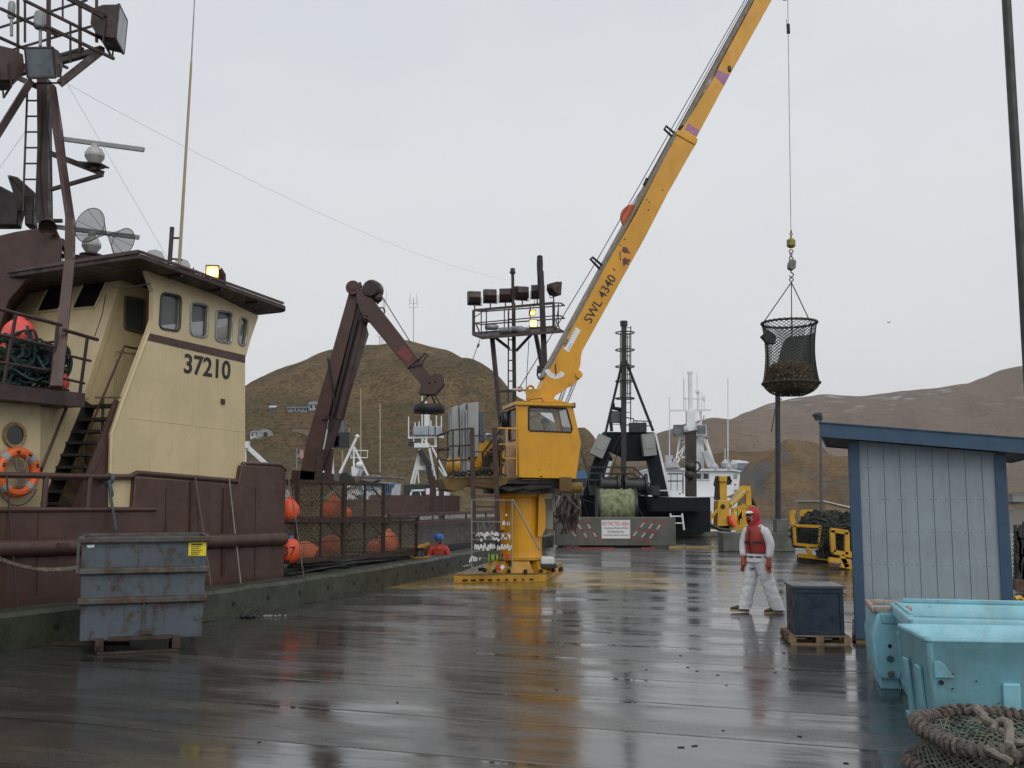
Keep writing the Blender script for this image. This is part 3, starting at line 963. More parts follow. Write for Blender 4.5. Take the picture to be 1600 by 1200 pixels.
def flood(c, fwd, s, par, hm=BROWND, lens=LENS, name="floodlight", shield=False, post=0.0):
    """boxy floodlight: housing narrowing towards the back, lens in front"""
    M_ = Matrix.Translation(c) @ V(fwd).to_track_quat("Y", "Z").to_matrix().to_4x4()
    mb = MB()
    h = s / 2
    fr = [V((x, .30 * s, z)) for x, z in ((-h, -h), (h, -h), (h, h), (-h, h))]
    md = [V((x, -.12 * s, z)) for x, z in ((-h * .95, -h * .9), (h * .95, -h * .9), (h * .95, h * .9), (-h * .95, h * .9))]
    bk = [V((x, -.42 * s, z)) for x, z in ((-h * .85, -h * .25), (h * .85, -h * .25), (h * .85, h * .65), (-h * .85, h * .65))]
    vs = [M_ @ p for p in fr + md + bk]
    fs = [(3, 2, 1, 0), (8, 9, 10, 11)] + [(i + 4 * k, (i + 1) % 4 + 4 * k, (i + 1) % 4 + 4 * (k + 1), i + 4 * (k + 1)) for k in range(2) for i in range(4)]
    mb.add(vs, fs)
    for i in range(4): mb.bar(M_ @ fr[i], M_ @ fr[(i + 1) % 4], .05 * s + .008)
    o = mb.build(name, hm, par)
    m2 = MB(); m2.add([M_ @ (p * .92 + V((0, .035 * s + .01, 0))) for p in fr], [(0, 1, 2, 3)]); m2.build("lens", lens, o, sm=False)
    m3 = MB(); m3.bar(M_ @ V((-h * 1.08, 0, 0)), M_ @ V((-h * 1.08, 0, -h * 1.3)), .04 * s); m3.bar(M_ @ V((h * 1.08, 0, 0)), M_ @ V((h * 1.08, 0, -h * 1.3)), .04 * s); m3.bar(M_ @ V((-h * 1.1, 0, -h * 1.3)), M_ @ V((h * 1.1, 0, -h * 1.3)), .05 * s)
    if post: m3.tube(M_ @ V((0, 0, -h * 1.3)), (M_ @ V((0, 0, -h * 1.3))) - V((0, 0, post)), .03)
    m3.build("bracket", hm, o)
    return o


flood(P(70, 100, 17.2), (-.05, -1, -.30), .50, mast)
flood(P(172, 44, 18.3), (1, .15, -.05), .66, mast)
flood(P(8, 108, 17.4), (-.8, -.6, -.15), .62, mast)


def radar(bar0, bar1, ball, r, par):
    mb = MB(); mb.bar(bar0, bar1, .055, .085); o = mb.build("radar_scanner", GREYCAB, par, bevel=.012)
    mb = MB(); mb.lathe([(.02, -r), (r * .6, -r * .85), (r * 1.08, -r * .12), (r * 1.08, r * .12), (r * .7, r * .75), (0, r * .8)], Matrix.Translation(ball), 8)
    c = (bar0 + bar1) / 2
    mb.tube(ball + V((0, 0, r * .7)), V((ball.x, ball.y, c.z - .02)), .07); mb.build("radar_housing", mat("grey_radar_housing", (.42, .43, .42), .15, 4, .5, streak=.2), o, sharp=15)
    mb = MB(); mb.lathe([(r * 1.2, -r * 1.05), (r * 1.2, -r * 1.15), (.06, -r * 1.2), (.06, -r * 1.6)], Matrix.Translation(ball), 12); mb.build("radar_mount", BROWND, o)


radar(P(97, 217, 17.7), P(225, 234, 17.2), P(148, 243, 17.4), .165, mast)
radar(P(84, 354, 18.4), P(217, 371, 17.8), P(143, 383, 18.0), .165, mast)
mb = MB(); mb.bar(P(80, 240, 18), P(160, 271, 17.4), .07, .1); mb.bar(P(80, 296, 18), P(160, 273, 17.4), .06); mb.bar(P(128, 256, 17.5), P(164, 259, 17.4), .25, .025, up=UPV)
mb.build("radar_bracket", BROWND, mast); mb = MB(); mb.bar(P(97, 400, 18), P(160, 405, 17.6), .08); mb.bar(P(95, 375, 18.2), P(110, 405, 17.9), .08); mb.build("radar_bracket", BROWND, mast)
for x, y, r in ((63, 32, .11), (18, 16, .065)):
    mb = MB(); mb.lathe([(r * .8, -.16), (r, -.13), (r, .11), (r * .8, .16), (0, .17)], Matrix.Translation(P(x, y, 17.9)), 12); mb.tube(P(x, y, 17.9), P(x, y + 40, 17.9), .03); mb.build("satellite_dome", GREYCAB, mast)
# mesh day shapes hung on the radar mast
m, nt, bs = nodes_of("fine_black_wire_mesh"); bs.inputs["Base Color"].default_value = (.02, .02, .022, 1); bs.inputs["Alpha"].default_value = .36; bs.inputs["Roughness"].default_value = .6
MESHM = m
ap = P(167, 366, 17.0)
for (x, y, rr) in ((136, 349, .31), (196, 381, .25)):
    c = P(x, y, 17.0); c2 = V((c.x, c.y + (.12 if x < 150 else -.1), c.z))
    ax = (c2 - ap); u, w_ = frame_of(ax)
    ring = [c2 + (u * math.cos(2 * PI * i / 28) + w_ * math.sin(2 * PI * i / 28)) * rr for i in range(28)]
    mb = MB(); mb.add([ap] + ring + [c2 + ax * .25], [(0, 1 + i, 1 + (i + 1) % 28) for i in range(28)] + [(29, 1 + (i + 1) % 28, 1 + i) for i in range(28)])
    o = mb.build("day_shape", MESHM, mast)
    mb = MB(); mb.path(ring, .007, 4, closed=True)
    for i in range(0, 28, 4): mb.tube(ap, ring[i], .004, n=3)
    mb.build("wire_rim", BLACK, o)

# roof-top gear
mb = MB(); mb.tube(P(280, 415, 17.4), P(299, 97, 17.4), .030, .020, 6); mb.mat(1).tube(P(299, 97, 17.4), P(306, -40, 17.4), .014, .010, 6)
mb.build("whip_antenna", [mat("tan_fibreglass_whip", (.36, .28, .16), .1, 3, .5), GALV], boat)
mb = MB(); mb.tube(P(265, 412, 17.5), P(269, 355, 17.5), .04); mb.bar(P(266, 372, 17.5), P(284, 372, 17.4), .03); mb.bar(P(265, 404, 17.5), P(284, 406, 17.4), .03); mb.build("antenna_post", BROWND, boat)
mb = MB(); mb.lathe([(.16, -.1), (.17, 0), (.12, .1), (0, .14)], Matrix.Translation(P(242, 402, 17.6)), 14); mb.build("roof_dome", MESHM, boat); mb = MB(); mb.lathe([(.13, -.1), (.15, 0), (.10, .08), (0, .11)], Matrix.Translation(P(284, 414, 17.7)), 14); mb.build("roof_dome", MESHM, boat)
lc = P(333, 424, 18.2)
o = flood(lc, (.15, -1, -.35), .225, boat, lens=LAMPON, name="deck_lamp")
mb = MB(); mb.prism([P(x, y, 18.35) for x, y in [(341, 448), (341, 424), (346, 418), (352, 428), (352, 448)]], (0, .05, 0)); mb.bar(P(318, 444, 18.2), P(350, 448, 18.25), .1, .03); mb.bar(P(322, 436, 18.2), P(345, 440, 18.2), .03); mb.build("lamp_base", BROWND, boat)
mb = MB()
for i in range(5): mb.tube(P(300 + i * 5, 425 + i * 2, 18), P(303 + i * 5, 418 + i * 4, 18), .012)
mb.path([P(225, 400, 17.5), P(255, 412, 17.4), P(300, 424, 17.7), P(318, 442, 18)], .012, 5); mb.build("roof_cable", BLACK, boat)
mb = MB(); mb.path([P(165, 444, 16.6), P(178, 449, 16.6), P(200, 450, 16.5), P(235, 443, 16.4)], .012, 5); mb.path([hp(165, 460, .98), hp(160, 490, .98), hp(148, 525, .98)], .008, 5); mb.build("loose_cable", BLACK, boat)

# low bulwarks, rails and far side of the fore deck
mb = MB()
mb.bar(fp(6.9, .75, 1.55), fp(23, .75, 1.62), .09); mb.bar(fp(6.9, .78, 1.30), fp(23, .78, 1.34), .13)
for i in range(9): mb.bar(fp(7 + i * 2, .76, 1.3), fp(7 + i * 2, .76, 1.6), .06)
mb.prism([fp(0, 7.2, .6), fp(20, 7.2, .6), fp(20, 7.3, .6), fp(0, 7.3, .6)], (0, 0, 1.42))
mb.prism([fp(20, 7.2, .6), fp(27, 6.0, .6), fp(27, 6.1, .6), fp(20, 7.3, .6)], (0, 0, 1.6))
mb.bar(fp(6.9, 3.4, 1.2), fp(6.9, 3.4, 2.75), .5, .25)
mb.path([fp(6.9, 2.2, 2.2), fp(10, 3.2, 2.35), fp(10.2, 3.2, 2.65), fp(16, 4.2, 2.75)], .05, 6)
mb.build("fore_bulwark", BROWN, boat)
mb = MB(); mb.prism([fp(7.2, 1.0, .55), fp(24, 1.0, .55), fp(24, 7.1, .55), fp(7.2, 7.1, .55)], (0, 0, .85)); mb.build("hatch_deck", mat("wet_grey_deck_paint", (.12, .11, .11), .4, 2, .2, streak=.4), boat)
mb = MB()
for x0, y0, y1 in ((676, 744, 800), (690, 752, 815)): mb.bar(P(x0, y0, 33), P(x0 - 1, y1, 33), .16)
mb.ladder(P(683, 815, 33), P(683, 752, 33), (1, 0, 0), .28, .25, .03); mb.build("deck_post", BROWND, boat)

# ------------------------------------------------------------------ things on the boat
c = hp(27, 738, .58); Mn = Matrix.Translation(c) @ (-N1).to_track_quat("Z", "Y").to_matrix().to_4x4()
lr = T("life_ring", "orange life ring with grey bands hung below the porthole of the cream deckhouse", "life ring", c)
MB().path([Mn @ V((.305 * math.cos(i * PI / 16), .305 * math.sin(i * PI / 16), 0)) for i in range(32)], .078, 10, closed=True).build("ring", LIFER, lr)
for a0 in (45, 135, 225, 315):
    mb = MB(); mb.path([Mn @ V((.305 * math.cos(R(a0 + d)), .305 * math.sin(R(a0 + d)), 0)) for d in (-9, -3, 3, 9)], .082, 10); mb.build("band", GREYCAB, lr)
mb = MB(); mb.path([Mn @ V(q) for q in ((-.12, .22, .09), (-.06, .02, .08), (-.02, -.22, .07), (.05, -.2, .08), (.03, 0, .09), (.10, .24, .09))], .02, 6)
for i in range(9):
    mb.path([Mn @ V((-.09 + .02 * i, .10 + random.uniform(-.03, .03), .06)), Mn @ V((-.04 + .012 * i, -.05, .09)), Mn @ V((-.09 + .02 * i, -.2 + random.uniform(-.04, .04), .07))], .014, 5)
mb.build("coiled_line", ROPE, lr)
mb = MB()
for a0 in (100, 60, 20, -10, 190, 160): text(mb, "M", Mn @ V((.305 * math.cos(R(a0)), .305 * math.sin(R(a0)), .077)), Mn.to_3x3() @ V((math.sin(R(a0)), -math.cos(R(a0)), 0)), Mn.to_3x3() @ V((math.cos(R(a0)), math.sin(R(a0)), 0)), .06)
mb.build("lettering", TXTB, lr, sm=False)
mb = MB(); mb.path([Mn @ V((.36 * math.cos(R(a)), .36 * math.sin(R(a)) - .06 - .08 * math.sin(R((a + 160) * 1.15)), .03)) for a in range(-160, -10, 15)], .010, 5); mb.build("grab_line", ROPED, lr)

rc = hp(28, 568, 1.0)
rp = MB()
for i in range(150):
    cx = rc + D1 * random.uniform(-.62, .52) + N1 * random.uniform(-.35, .45); rr = random.uniform(.2, .42)
    lim = .84 * max(.25, 1 - ((cx - rc).dot(D1) / .95) ** 2)
    cx = cx + UPV * random.uniform(-.42, lim - .45)
    nn = V((random.uniform(-1, 1), random.uniform(-1, 1), random.uniform(.2, 1.3)))
    u, w_ = frame_of(nn); e = random.uniform(.45, .9)
    pts = [cx + u * math.cos(t) * rr + w_ * math.sin(t) * rr * e + V((0, 0, .05 * math.sin(3 * t + i))) for t in [2 * PI * k / 26 for k in range(26)]]
    pts = [p if p.z > e0.z + .03 else V((p.x, p.y, e0.z + .03 + random.random() * .03)) for p in pts]
    rp.path(pts, random.uniform(.020, .027), 5, closed=True)
o = rp.build("rope_pile", ROPEG, loc=tuple(rc)); tag(o, "heap of dark green rope piled behind the railing on the upper walkway", "rope")


def buoy(c, r, label, m=ORANGE, group=None, squash=1.12, eye=True, axis=None, num=None):
    t = T("trawl_buoy", label, "buoy", c, 0, group)
    M_ = (axis or V((.1, -.1, 1))).to_track_quat("Z", "Y").to_matrix().to_4x4()
    mb = MB(); mb.ball(c, r, r, r * squash, 18, 12, M_); mb.build("float", m, t)
    if eye:
        mb = MB(); mb.lathe([(r * .28, r * squash * .9), (r * .22, r * (squash + .18)), (0, r * (squash + .2))], Matrix.Translation(c) @ M_, 10); mb.build("rope_eye", BLUEW if num else m, t)
    if num:
        mb = MB(); d = (V((0, 0, CAM_H)) - V(c)).normalized(); rt = UPV.cross(d).normalized(); text(mb, num, V(c) + d * r * .99, rt, UPV, r * .75); mb.build("number", TXTB, t, sm=False)
    return t


buoy(hp(30, 527, 1.3), .27, "large orange buoy half sunk in the green rope heap on the upper walkway", PINK)
buoy(hp(95, 598, .75), .13, "small orange buoy standing by the mast leg on the upper walkway", PINK, squash=1.5)
buoy(hp(4, 552, .72), .12, "tiny orange float tucked in the left of the green rope heap", ORANGE)


def rope(name, pts, r, m, label, n=6, sag=0.0, k=14, cat="rope", group=None):
    pts = [V(p) for p in pts]
    if len(pts) == 2 and sag:
        a, b = pts; pts = [a.lerp(b, i / k) - V((0, 0, sag * 4 * (i / k) * (1 - i / k))) for i in range(k + 1)]
    o = MB().path(pts, r, n).build(name, m, loc=tuple(pts[0])); return tag(o, label, cat, group)


def hang(x0, y0, x1, y1, o0=-.03, o1=-.16):
    return [hp(x0, y0, .06), hp(x0, y0, -.05) + V((0, 0, .03)), hp(x0 + (x1 - x0) * .3, y0 + (y1 - y0) * .3, o0), hp(x1, y1, o1)]
rope("fender_rope", hang(305, 747, 332, 928), .012, ROPE, "tan rope hung down the brown hull to the right of the blue-grey skip")
rope("fender_rope", hang(358, 750, 377, 918), .013, mat("pale_rope", (.3, .27, .23), .3, 14, .8), "pale rope hung down the brown hull near its stepped end")
rope("fender_rope", hang(10, 745, 28, 952), .014, ROPED, "grey rope hung down the hull below the life ring")
rope("fender_rope", [CP.at(449, 738, -.05), CP.at(462, 812, -.2), CP.at(476, 912, -.35)], .013, ROPE, "slack grey rope running down past the end of the raised bulwark")
mb = MB()
for i in range(4): mb.torus(hp(170, 748, .05), D1 + N1 * .3 * i, .075, .022, 12, 6)
mb.path([hp(170, 750, -.04), hp(173, 775, -.05), hp(181, 828, -.1)], .022, 6); mb.path([hp(171, 750, -.05), hp(176, 770, -.07), hp(176, 776, -.06)], .018, 6)
tag(mb.build("rope_hitch", mat("blue_grey_rope", (.08, .11, .12), .4, 12, .8), loc=tuple(hp(170, 750))), "blue-grey rope hitched round the cap rail beside the stairway", "rope")
a = hp(-60, 838, -.12); b = P(126, 886, 13.6)
pts = [a.lerp(b, i / 20) - V((0, 0, .18 * 4 * (i / 20) * (1 - i / 20))) for i in range(21)]
mb = MB()
for s_ in range(3):
    mb.path([p + V((.018 * math.cos(i * 2.1 + s_ * 2.09), 0, .018 * math.sin(i * 2.1 + s_ * 2.09))) for i, p in enumerate(p2 for j in range(20) for p2 in [pts[j].lerp(pts[j + 1], q / 4) for q in range(4)])], .02, 5)
tag(mb.build("mooring_rope", ROPE, loc=tuple(a)), "thick twisted mooring rope running from the hull down to the blue-grey skip", "rope")

# ------------------------------------------------------------------ crab pots on the fore deck
POT_W, POT_H, POT_D = 2.06, .80, 1.9
def make_pot(name, label, x, y, Y, off, z, seed):
    random.seed(seed)
    base = CP.at(x, y, off); base.z = z
    a = math.atan2(D2.y, D2.x)
    t = T(name, label, "crab pot", base, a, "steel crab pots stacked on the boat")
    W_, H_, D_ = POT_W, POT_H, POT_D
    mb = MB()
    cs = [(0, 0), (W_, 0), (W_, D_), (0, D_)]
    for i in range(4):
        (x0, y0), (x1, y1) = cs[i], cs[(i + 1) % 4]
        for zz in (.02, H_): mb.bar((x0, y0, zz), (x1, y1, zz), .055)
        mb.bar((x0, y0, 0), (x0, y0, H_), .07)
    for xx in (W_ * .5,): mb.bar((xx, 0, 0), (xx, 0, H_), .045); mb.bar((xx, D_, 0), (xx, D_, H_), .03)
    mb.bar((0, 0, H_ * .48), (W_, 0, H_ * .48), .012); mb.bar((0, D_, H_ * .48), (W_, D_, H_ * .48), .02); mb.bar((0, 0, H_ * .75), (W_ * .25, 0, H_), .015); mb.bar((W_, 0, H_ * .5), (W_ * .6, 0, H_), .015)
    mb.build("frame", RUSTY, t, local=True)
    mb = MB()
    mb.net(lambda u, v: V((u * W_, .02 + .02 * math.sin(u * 9 + v * 4 + seed), .02 + v * (H_ - .04))), 17, 7, .0058)
    mb.net(lambda u, v: V((u * W_, D_ - .02, .02 + v * (H_ - .04))), 11, 5, .005)
    mb.net(lambda u, v: V((.02, u * D_, .02 + v * (H_ - .04))), 11, 5, .005)
    mb.net(lambda u, v: V((W_ - .02, u * D_, .02 + v * (H_ - .04))), 11, 5, .005)
    # bunched webbing inside: the entrance tunnel
    for k in range(9):
        y0 = random.uniform(.3, 1.6)
        mb.path([(random.uniform(.1, .9), y0, random.uniform(.05, .4)), (random.uniform(.6, 1.4), y0 + .1, random.uniform(.2, .55)), (random.uniform(1.1, 1.95), y0, random.uniform(.05, .4))], .005, 3)
    mb.build("netting", NETP, t, local=True)
    mb = MB(); mb.bar((.3, .95, H_ * .45), (W_ - .3, .95, H_ * .45), .03); mb.bar((.3, .6, .3), (.3, 1.3, .3), .03); mb.bar((W_ - .3, .6, .3), (W_ - .3, 1.3, .3), .03); mb.build("tunnel_frame", RUSTY, t, local=True)
    return t


zl, zu = .70, 1.53
make_pot("crab_pot", "lower steel crab pot nearest the raised brown bulwark, pinkish and orange buoys inside", 463, 850, 0, .0, zl, 3)
make_pot("crab_pot", "upper steel crab pot nearest the raised brown bulwark, one bright orange buoy inside", 463, 850, 0, .02, zu, 4)
make_pot("crab_pot", "lower steel crab pot in the middle of the bottom row", 537.5, 850, 0, .0, zl, 5)
make_pot("crab_pot", "upper steel crab pot at the right end of the top row, standing empty", 537.5, 850, 0, .02, zu, 6)
make_pot("crab_pot", "lower steel crab pot at the right end of the bottom row, one oval buoy", 599, 850, 0, .0, zl, 7)
random.seed(11)
BG = "orange buoys stowed in the crab pots"
buoy(CP.at(518, 795, .45), .27, "bright orange buoy inside the upper crab pot by the bulwark", ORANGE, BG)
buoy(CP.at(476, 862, .30), .22, "pale orange buoy in the lower crab pot next to the numbered buoy", mat("pale_orange_plastic", (.85, .20, .09), .15, 4, .45), BG, axis=V((1, .3, .2)))
buoy(CP.at(517, 852, .5), .23, "pinkish red buoy at the right inside the lower crab pot by the bulwark", PINK, BG, axis=V((1, .3, .2)))
buoy(CP.at(506, 866, .9), .20, "darker pinkish buoy low at the back of the lower crab pot by the bulwark", PINK, BG)
buoy(CP.at(584, 857, .5), .18, "small reddish buoy in the middle crab pot of the bottom row", PINK, BG)
buoy(CP.at(606, 849, .35), .27, "oval pale orange buoy in the last crab pot of the bottom row", mat("pale_orange_plastic", (.85, .20, .09)), BG)
buoy(CP.at(541, 803, .5), .13, "small orange buoy peeping between the two upper crab pots", ORANGE, BG)
buoy(CP.at(451, 798, .18), .22, "orange buoy half hidden by the raised bulwark, beside the upper crab pot", ORANGE, BG)
buoy(CP.at(452.5, 861, .05), .23, "orange buoy lettered 37, half hidden by the end of the raised bulwark", ORANGE, BG, num="37")
mb = MB(); mb.bar(CP.at(447, 752, .6), CP.at(606, 758, .6), .05); mb.bar(CP.at(447, 757, 1.9), CP.at(540, 755, 1.9), .08, .04); mb.bar(CP.at(449, 813, -.04), CP.at(652, 816, -.04), .05, .07)
mb.bar(CP.at(448, 876, .02), CP.at(652, 865, .02), .1, .08)
mb.build("lashing_bar", RUSTY, boat)
mb = MB()
for i in range(12): mb.path([CP.at(447 + i * 1.2, 890 + random.uniform(-8, 12), -.05 + random.random() * .3), CP.at(520 + i * 9, 884 + random.uniform(-8, 8), -.05), CP.at(600 + i * 3, 874, .1)], .02, 4)
mb.build("rubber_fendering", BLACK, boat)
# green bottle-like bait jar and tied rags in the upper pot
mb = MB(); a = CP.at(508, 785, .5); b = CP.at(523, 768, .6); mb.tube(a, b, .10, .05, 10); tag(mb.build("bait_jar", mat("green_bait_jar", (.06, .25, .08), .2, 6, .4), loc=tuple(a)), "green bait jar slung above the bright orange buoy in the upper crab pot", "jar")

# ------------------------------------------------------------------ brown knuckle crane on the boat
YK = 26.5
kc = T("knuckle_crane", "brown folding deck crane with a black tyre hung from its jib, behind the crab pots", "crane", P(495, 750, YK) * 1)
def pk(x, y, dy=0): return P(x, y, YK + dy)
mb = MB(); mb.prism([pk(*q) for q in [(545, 457), (561, 462), (513, 650), (492, 752), (466, 752), (478, 692)]], (.05, .42, 0)); mb.build("lower_boom", BROWN, kc, bevel=.015)
mb = MB(); mb.prism([pk(*q, .08) for q in [(560, 470), (573, 520), (527, 668), (503, 735), (501, 700), (520, 640)]], (.02, .26, 0)); mb.mat(1).bar(pk(558, 500, .02), pk(515, 670, .02), .1, .05)
mb.build("boom_web", [BROWND, BLACK], kc)
mb = MB(); mb.tube(pk(567, 497, .2), pk(528, 655, .2), .16, n=12); mb.mat(1).tube(pk(514, 654, .1), pk(504, 706, .1), .05, n=8); mb.tube(pk(523, 656, .35), pk(514, 705, .35), .05, n=8)
mb.mat(0).bar(pk(503, 702, .0), pk(496, 756, .0), .17, .17); mb.bar(pk(516, 702, .3), pk(511, 756, .3), .17, .17); mb.bar(pk(505, 652, -.1), pk(530, 654, .3), .1)
mb.build("ram", [BROWND, CHROME], kc)
mb = MB(); mb.prism([pk(*q) for q in [(470, 735), (520, 740), (530, 800), (462, 800)]], (.05, .6, 0)); mb.lathe([(.5, 0), (.5, 1.6)], Matrix.Translation((P(495, 800, YK).x, YK + .3, -.2)), 16); mb.build("pedestal", BROWND, kc)
mb = MB()
cpv = pk(552, 450, -.05); mb.lathe([(.19, -.08), (.19, .6)], Matrix.Translation(cpv) @ V((0.05, 1, 0)).to_track_quat("Z", "Y").to_matrix().to_4x4(), 16)
mb.lathe([(.09, -.1), (.09, .62)], Matrix.Translation(cpv) @ V((0.05, 1, 0)).to_track_quat("Z", "Y").to_matrix().to_4x4(), 10)
mb.prism([pk(*q, -.12) for q in [(556, 452), (571, 453), (654, 560), (637, 576), (563, 487), (557, 470)]], (.02, .42, 0))
mb.build("jib", BROWN, kc, bevel=.01)
mb = MB(); mb.prism([pk(*q, -.06) for q in [(643, 566), (656, 566), (674, 589), (660, 604), (640, 580)]], (0, .3, 0)); mb.mat(1).prism([pk(*q, -.125) for q in [(630, 540), (638, 546), (646, 556), (640, 566), (630, 561), (620, 552)]], (0, -.01, 0))
mb.build("jib_extension", [BROWN, mat("faded_red_paint", (.20, .045, .045), .4, 8, .5)], kc)
mb = MB(); mb.prism([pk(*q, -.12) for q in [(658, 600), (671, 588), (680, 583), (690, 584), (694, 590), (694, 600), (680, 616), (668, 616), (654, 615)]], (0, .45, 0))
for x, y in ((671, 598), (680, 596)): mb.mat(1).ball(pk(x, y, -.13), .03, n=8, m=5).mat(0)
mb.build("jib_head", [BROWN, BLACK], kc, bevel=.02)
mb = MB(); mb.lathe([(.2, 0), (.25, .1), (.25, .4), (.2, .5)], Matrix.Translation(pk(578, 450, -.2)) @ V((.2, 1, 0)).to_track_quat("Z", "Y").to_matrix().to_4x4(), 14); mb.ball(pk(588, 455, .1), .2, n=12, m=8); mb.path([pk(597, 450, .1), pk(592, 465, .1), pk(590, 475, .1)], .03, 5); mb.bar(pk(565, 449), pk(562, 441), .06); mb.ball(pk(590, 465), .14); mb.build("jib_winch", BROWND, kc)
mb = MB(); mb.torus(pk(596, 486), V((0, 1, 0)), .09, .02, 12, 5); mb.build("lifting_eye", BLACK, kc); mb = MB(); mb.path([pk(565, 490, -.1), pk(570, 502, -.15), pk(578, 503, -.15)], .025, 5); mb.path([pk(562, 492, -.1), pk(567, 497, -.15), pk(574, 492, -.15)], .02, 5)
mb.build("hose", BLACK, kc); mb = MB(); mb.bar(pk(643, 572, -.1), pk(662, 568, -.1), .05); mb.path([pk(653, 563, 0), pk(664, 552, 0), pk(668, 554, 0), pk(659, 567, 0)], .03, 5)
mb.build("jib_collar", DARK, kc); mb = MB(); mb.path([pk(512, 560, -.03), pk(523, 625, -.03), pk(516, 672, -.03)], .03, 5)
mb.build("hose", BLACK, kc)
mb = MB(); mb.tube(pk(596, 462, .1), pk(642, 536, .1), .012, n=4); mb.build("wire", DARK, kc)
tc_ = pk(670.5, 639, .1)
ty = T("hanging_tyre", "black tyre hung flat on chains from the tip of the brown folding crane", "tyre", tc_)
mb = MB(); mb.lathe([(.24, -.09), (.30, -.115), (.38, -.11), (.415, -.06), (.42, 0), (.415, .06), (.38, .11), (.30, .115), (.24, .09), (.22, 0), (.24, -.09)], Matrix.Translation(tc_), 30, cap=False); mb.build("casing", BLACK, ty)
mb = MB()
for i in range(4):
    a = PI / 4 + i * PI / 2 + .3; mb.tube(tc_ + V((.36 * math.cos(a), .36 * math.sin(a), .08)), pk(674 + (2 if i % 2 else -2), 612, .1), .02, n=5)
mb.build("chain", RUSTY, ty)

# ------------------------------------------------------------------ brown light mast further along the boat
YL = 44.0
lm = T("floodlight_mast", "brown light mast with six boxy floodlights above a railed platform, behind the yellow crane", "mast", P(802, 760, YL))
def pl_(cx, cy, dy=0): return P(690 + cx / 5, 400 + cy / 5, YL + dy)
mb = MB(); mb.bar(pl_(562, 370), pl_(575, 1750), .17); mb.tube(pl_(555, 112), pl_(558, 372), .07, n=8); mb.lathe([(.10, 0), (.13, .04), (.13, .12), (.09, .16), (.11, .24), (0, .25)], Matrix.Translation(pl_(555, 140)), 10)
mb.tube(pl_(395, 640), pl_(470, 1400), .11, n=8); mb.tube(pl_(735, 610, .6), pl_(830, 1100, .6), .10, n=8); mb.bar(pl_(390, 615), pl_(532, 725), .12); mb.bar(pl_(722, 590), pl_(582, 742), .12); mb.bar(pl_(450, 1060), pl_(560, 1050), .1)
mb.build("post", BROWND, lm)
mb = MB(); mb.bar(pl_(775, 120, -.5), pl_(805, 870, -.5), .28, .24); mb.lathe([(.12, 0), (.14, .5), (.12, .85), (0, .9)], Matrix.Translation(pl_(768, 150, -.5)), 8); mb.bar(pl_(755, 150, -.6), pl_(757, 260, -.6), .08); mb.bar(pl_(765, 860, -.6), pl_(768, 915, -.6), .3, .2); mb.path([pl_(750, 880, -.6), pl_(748, 930, -.6), pl_(760, 960, -.6)], .04, 5)
mb.build("derrick_boom", STEP, lm)
mb = MB()
c4 = [(250, 612, -.6), (325, 645, -1.4), (945, 598, -.9), (880, 555, 0)]
mb.bar(pl_(250, 612), pl_(880, 560), .16); mb.bar(pl_(325, 640, -1), pl_(945, 590, -1), .10); mb.bar(pl_(250, 612), pl_(325, 640, -1), .12); mb.bar(pl_(880, 560), pl_(945, 590, -1), .10)
p4 = [pl_(250, 610), pl_(325, 638, -1), pl_(945, 588, -1), pl_(880, 558)]; mb.add(p4 + [p + V((0, 0, .04)) for p in p4], [(0, 1, 2, 3), (7, 6, 5, 4), (0, 4, 5, 1), (1, 5, 6, 2), (2, 6, 7, 3), (3, 7, 4, 0)])
mb.build("platform", BROWND, lm)
mb = MB()
for y0, r in ((425, .10), (525, .045)):
    mb.bar(pl_(250, y0), pl_(880, y0 - 58), r); mb.bar(pl_(310, y0 + 10, -1), pl_(960, y0 - 38, -1), .05); mb.bar(pl_(250, y0), pl_(310, y0 + 10, -1), .05); mb.bar(pl_(880, y0 - 58), pl_(930, y0 - 58, -.4), .05); mb.bar(pl_(930, y0 - 58, -.4), pl_(960, y0 - 38, -1), .05)
for x, dy, w_ in ((250, 0, .13), (310, -1, .05), (350, -1, .05), (490, 0, .05), (525, -1, .05), (692, -1, .05), (875, 0, .12), (912, -1, .05)):
    yt = 425 - (x - 250) * .09; mb.bar(pl_(x, yt, dy), pl_(x, yt + 190, dy), w_)
mb.bar(pl_(310, 445, -1), pl_(255, 480, 0), .03); mb.bar(pl_(912, 400, -1), pl_(890, 560), .03); mb.bar(pl_(890, 500, -1), pl_(935, 590, -1), .04); mb.bar(pl_(265, 520), pl_(300, 605, -1), .05)
mb.build("railing", BROWND, lm)
mb = MB(); mb.ladder(pl_(545, 1140, -.3), pl_(545, 430, -.3), (1, 0, 0), .26, .45, .035, .03); mb.build("ladder", DARK, lm)
for i, (x, y, dx) in enumerate(((258, 322, -.10), (380, 306, .0), (500, 300, .22), (628, 284, -.2), (748, 272, .25), (880, 255, .75))):
    fw = V((dx - .1, 1, -.12)) if i < 5 else V((.95, .6, -.1))
    yt = 425 - (x - 250) * .09
    flood(pl_(x, y), fw, .57, lm, post=max(.05, (yt - y) / 5 * YL / 1600 - .33), name="floodlight", hm=BROWND)
flood(pl_(706, 440, -1.0), V((.45, -1, -.5)), .24, lm, lens=LAMPSM, name="deck_lamp"); flood(pl_(716, 528, -1.0), V((0, -1, -.1)), .33, lm, lens=LAMPON, name="deck_lamp")
mb = MB()
for x, y in ((392, 556), (500, 580), (592, 570), (640, 580)): mb.lathe([(.08, -.3), (.13, -.2), (.13, .2), (.06, .3)], Matrix.Translation(pl_(x, y, -.6)) @ Matrix.Rotation(PI / 2, 4, "Y"), 10)
mb.build("loudhailer", GALV, lm)
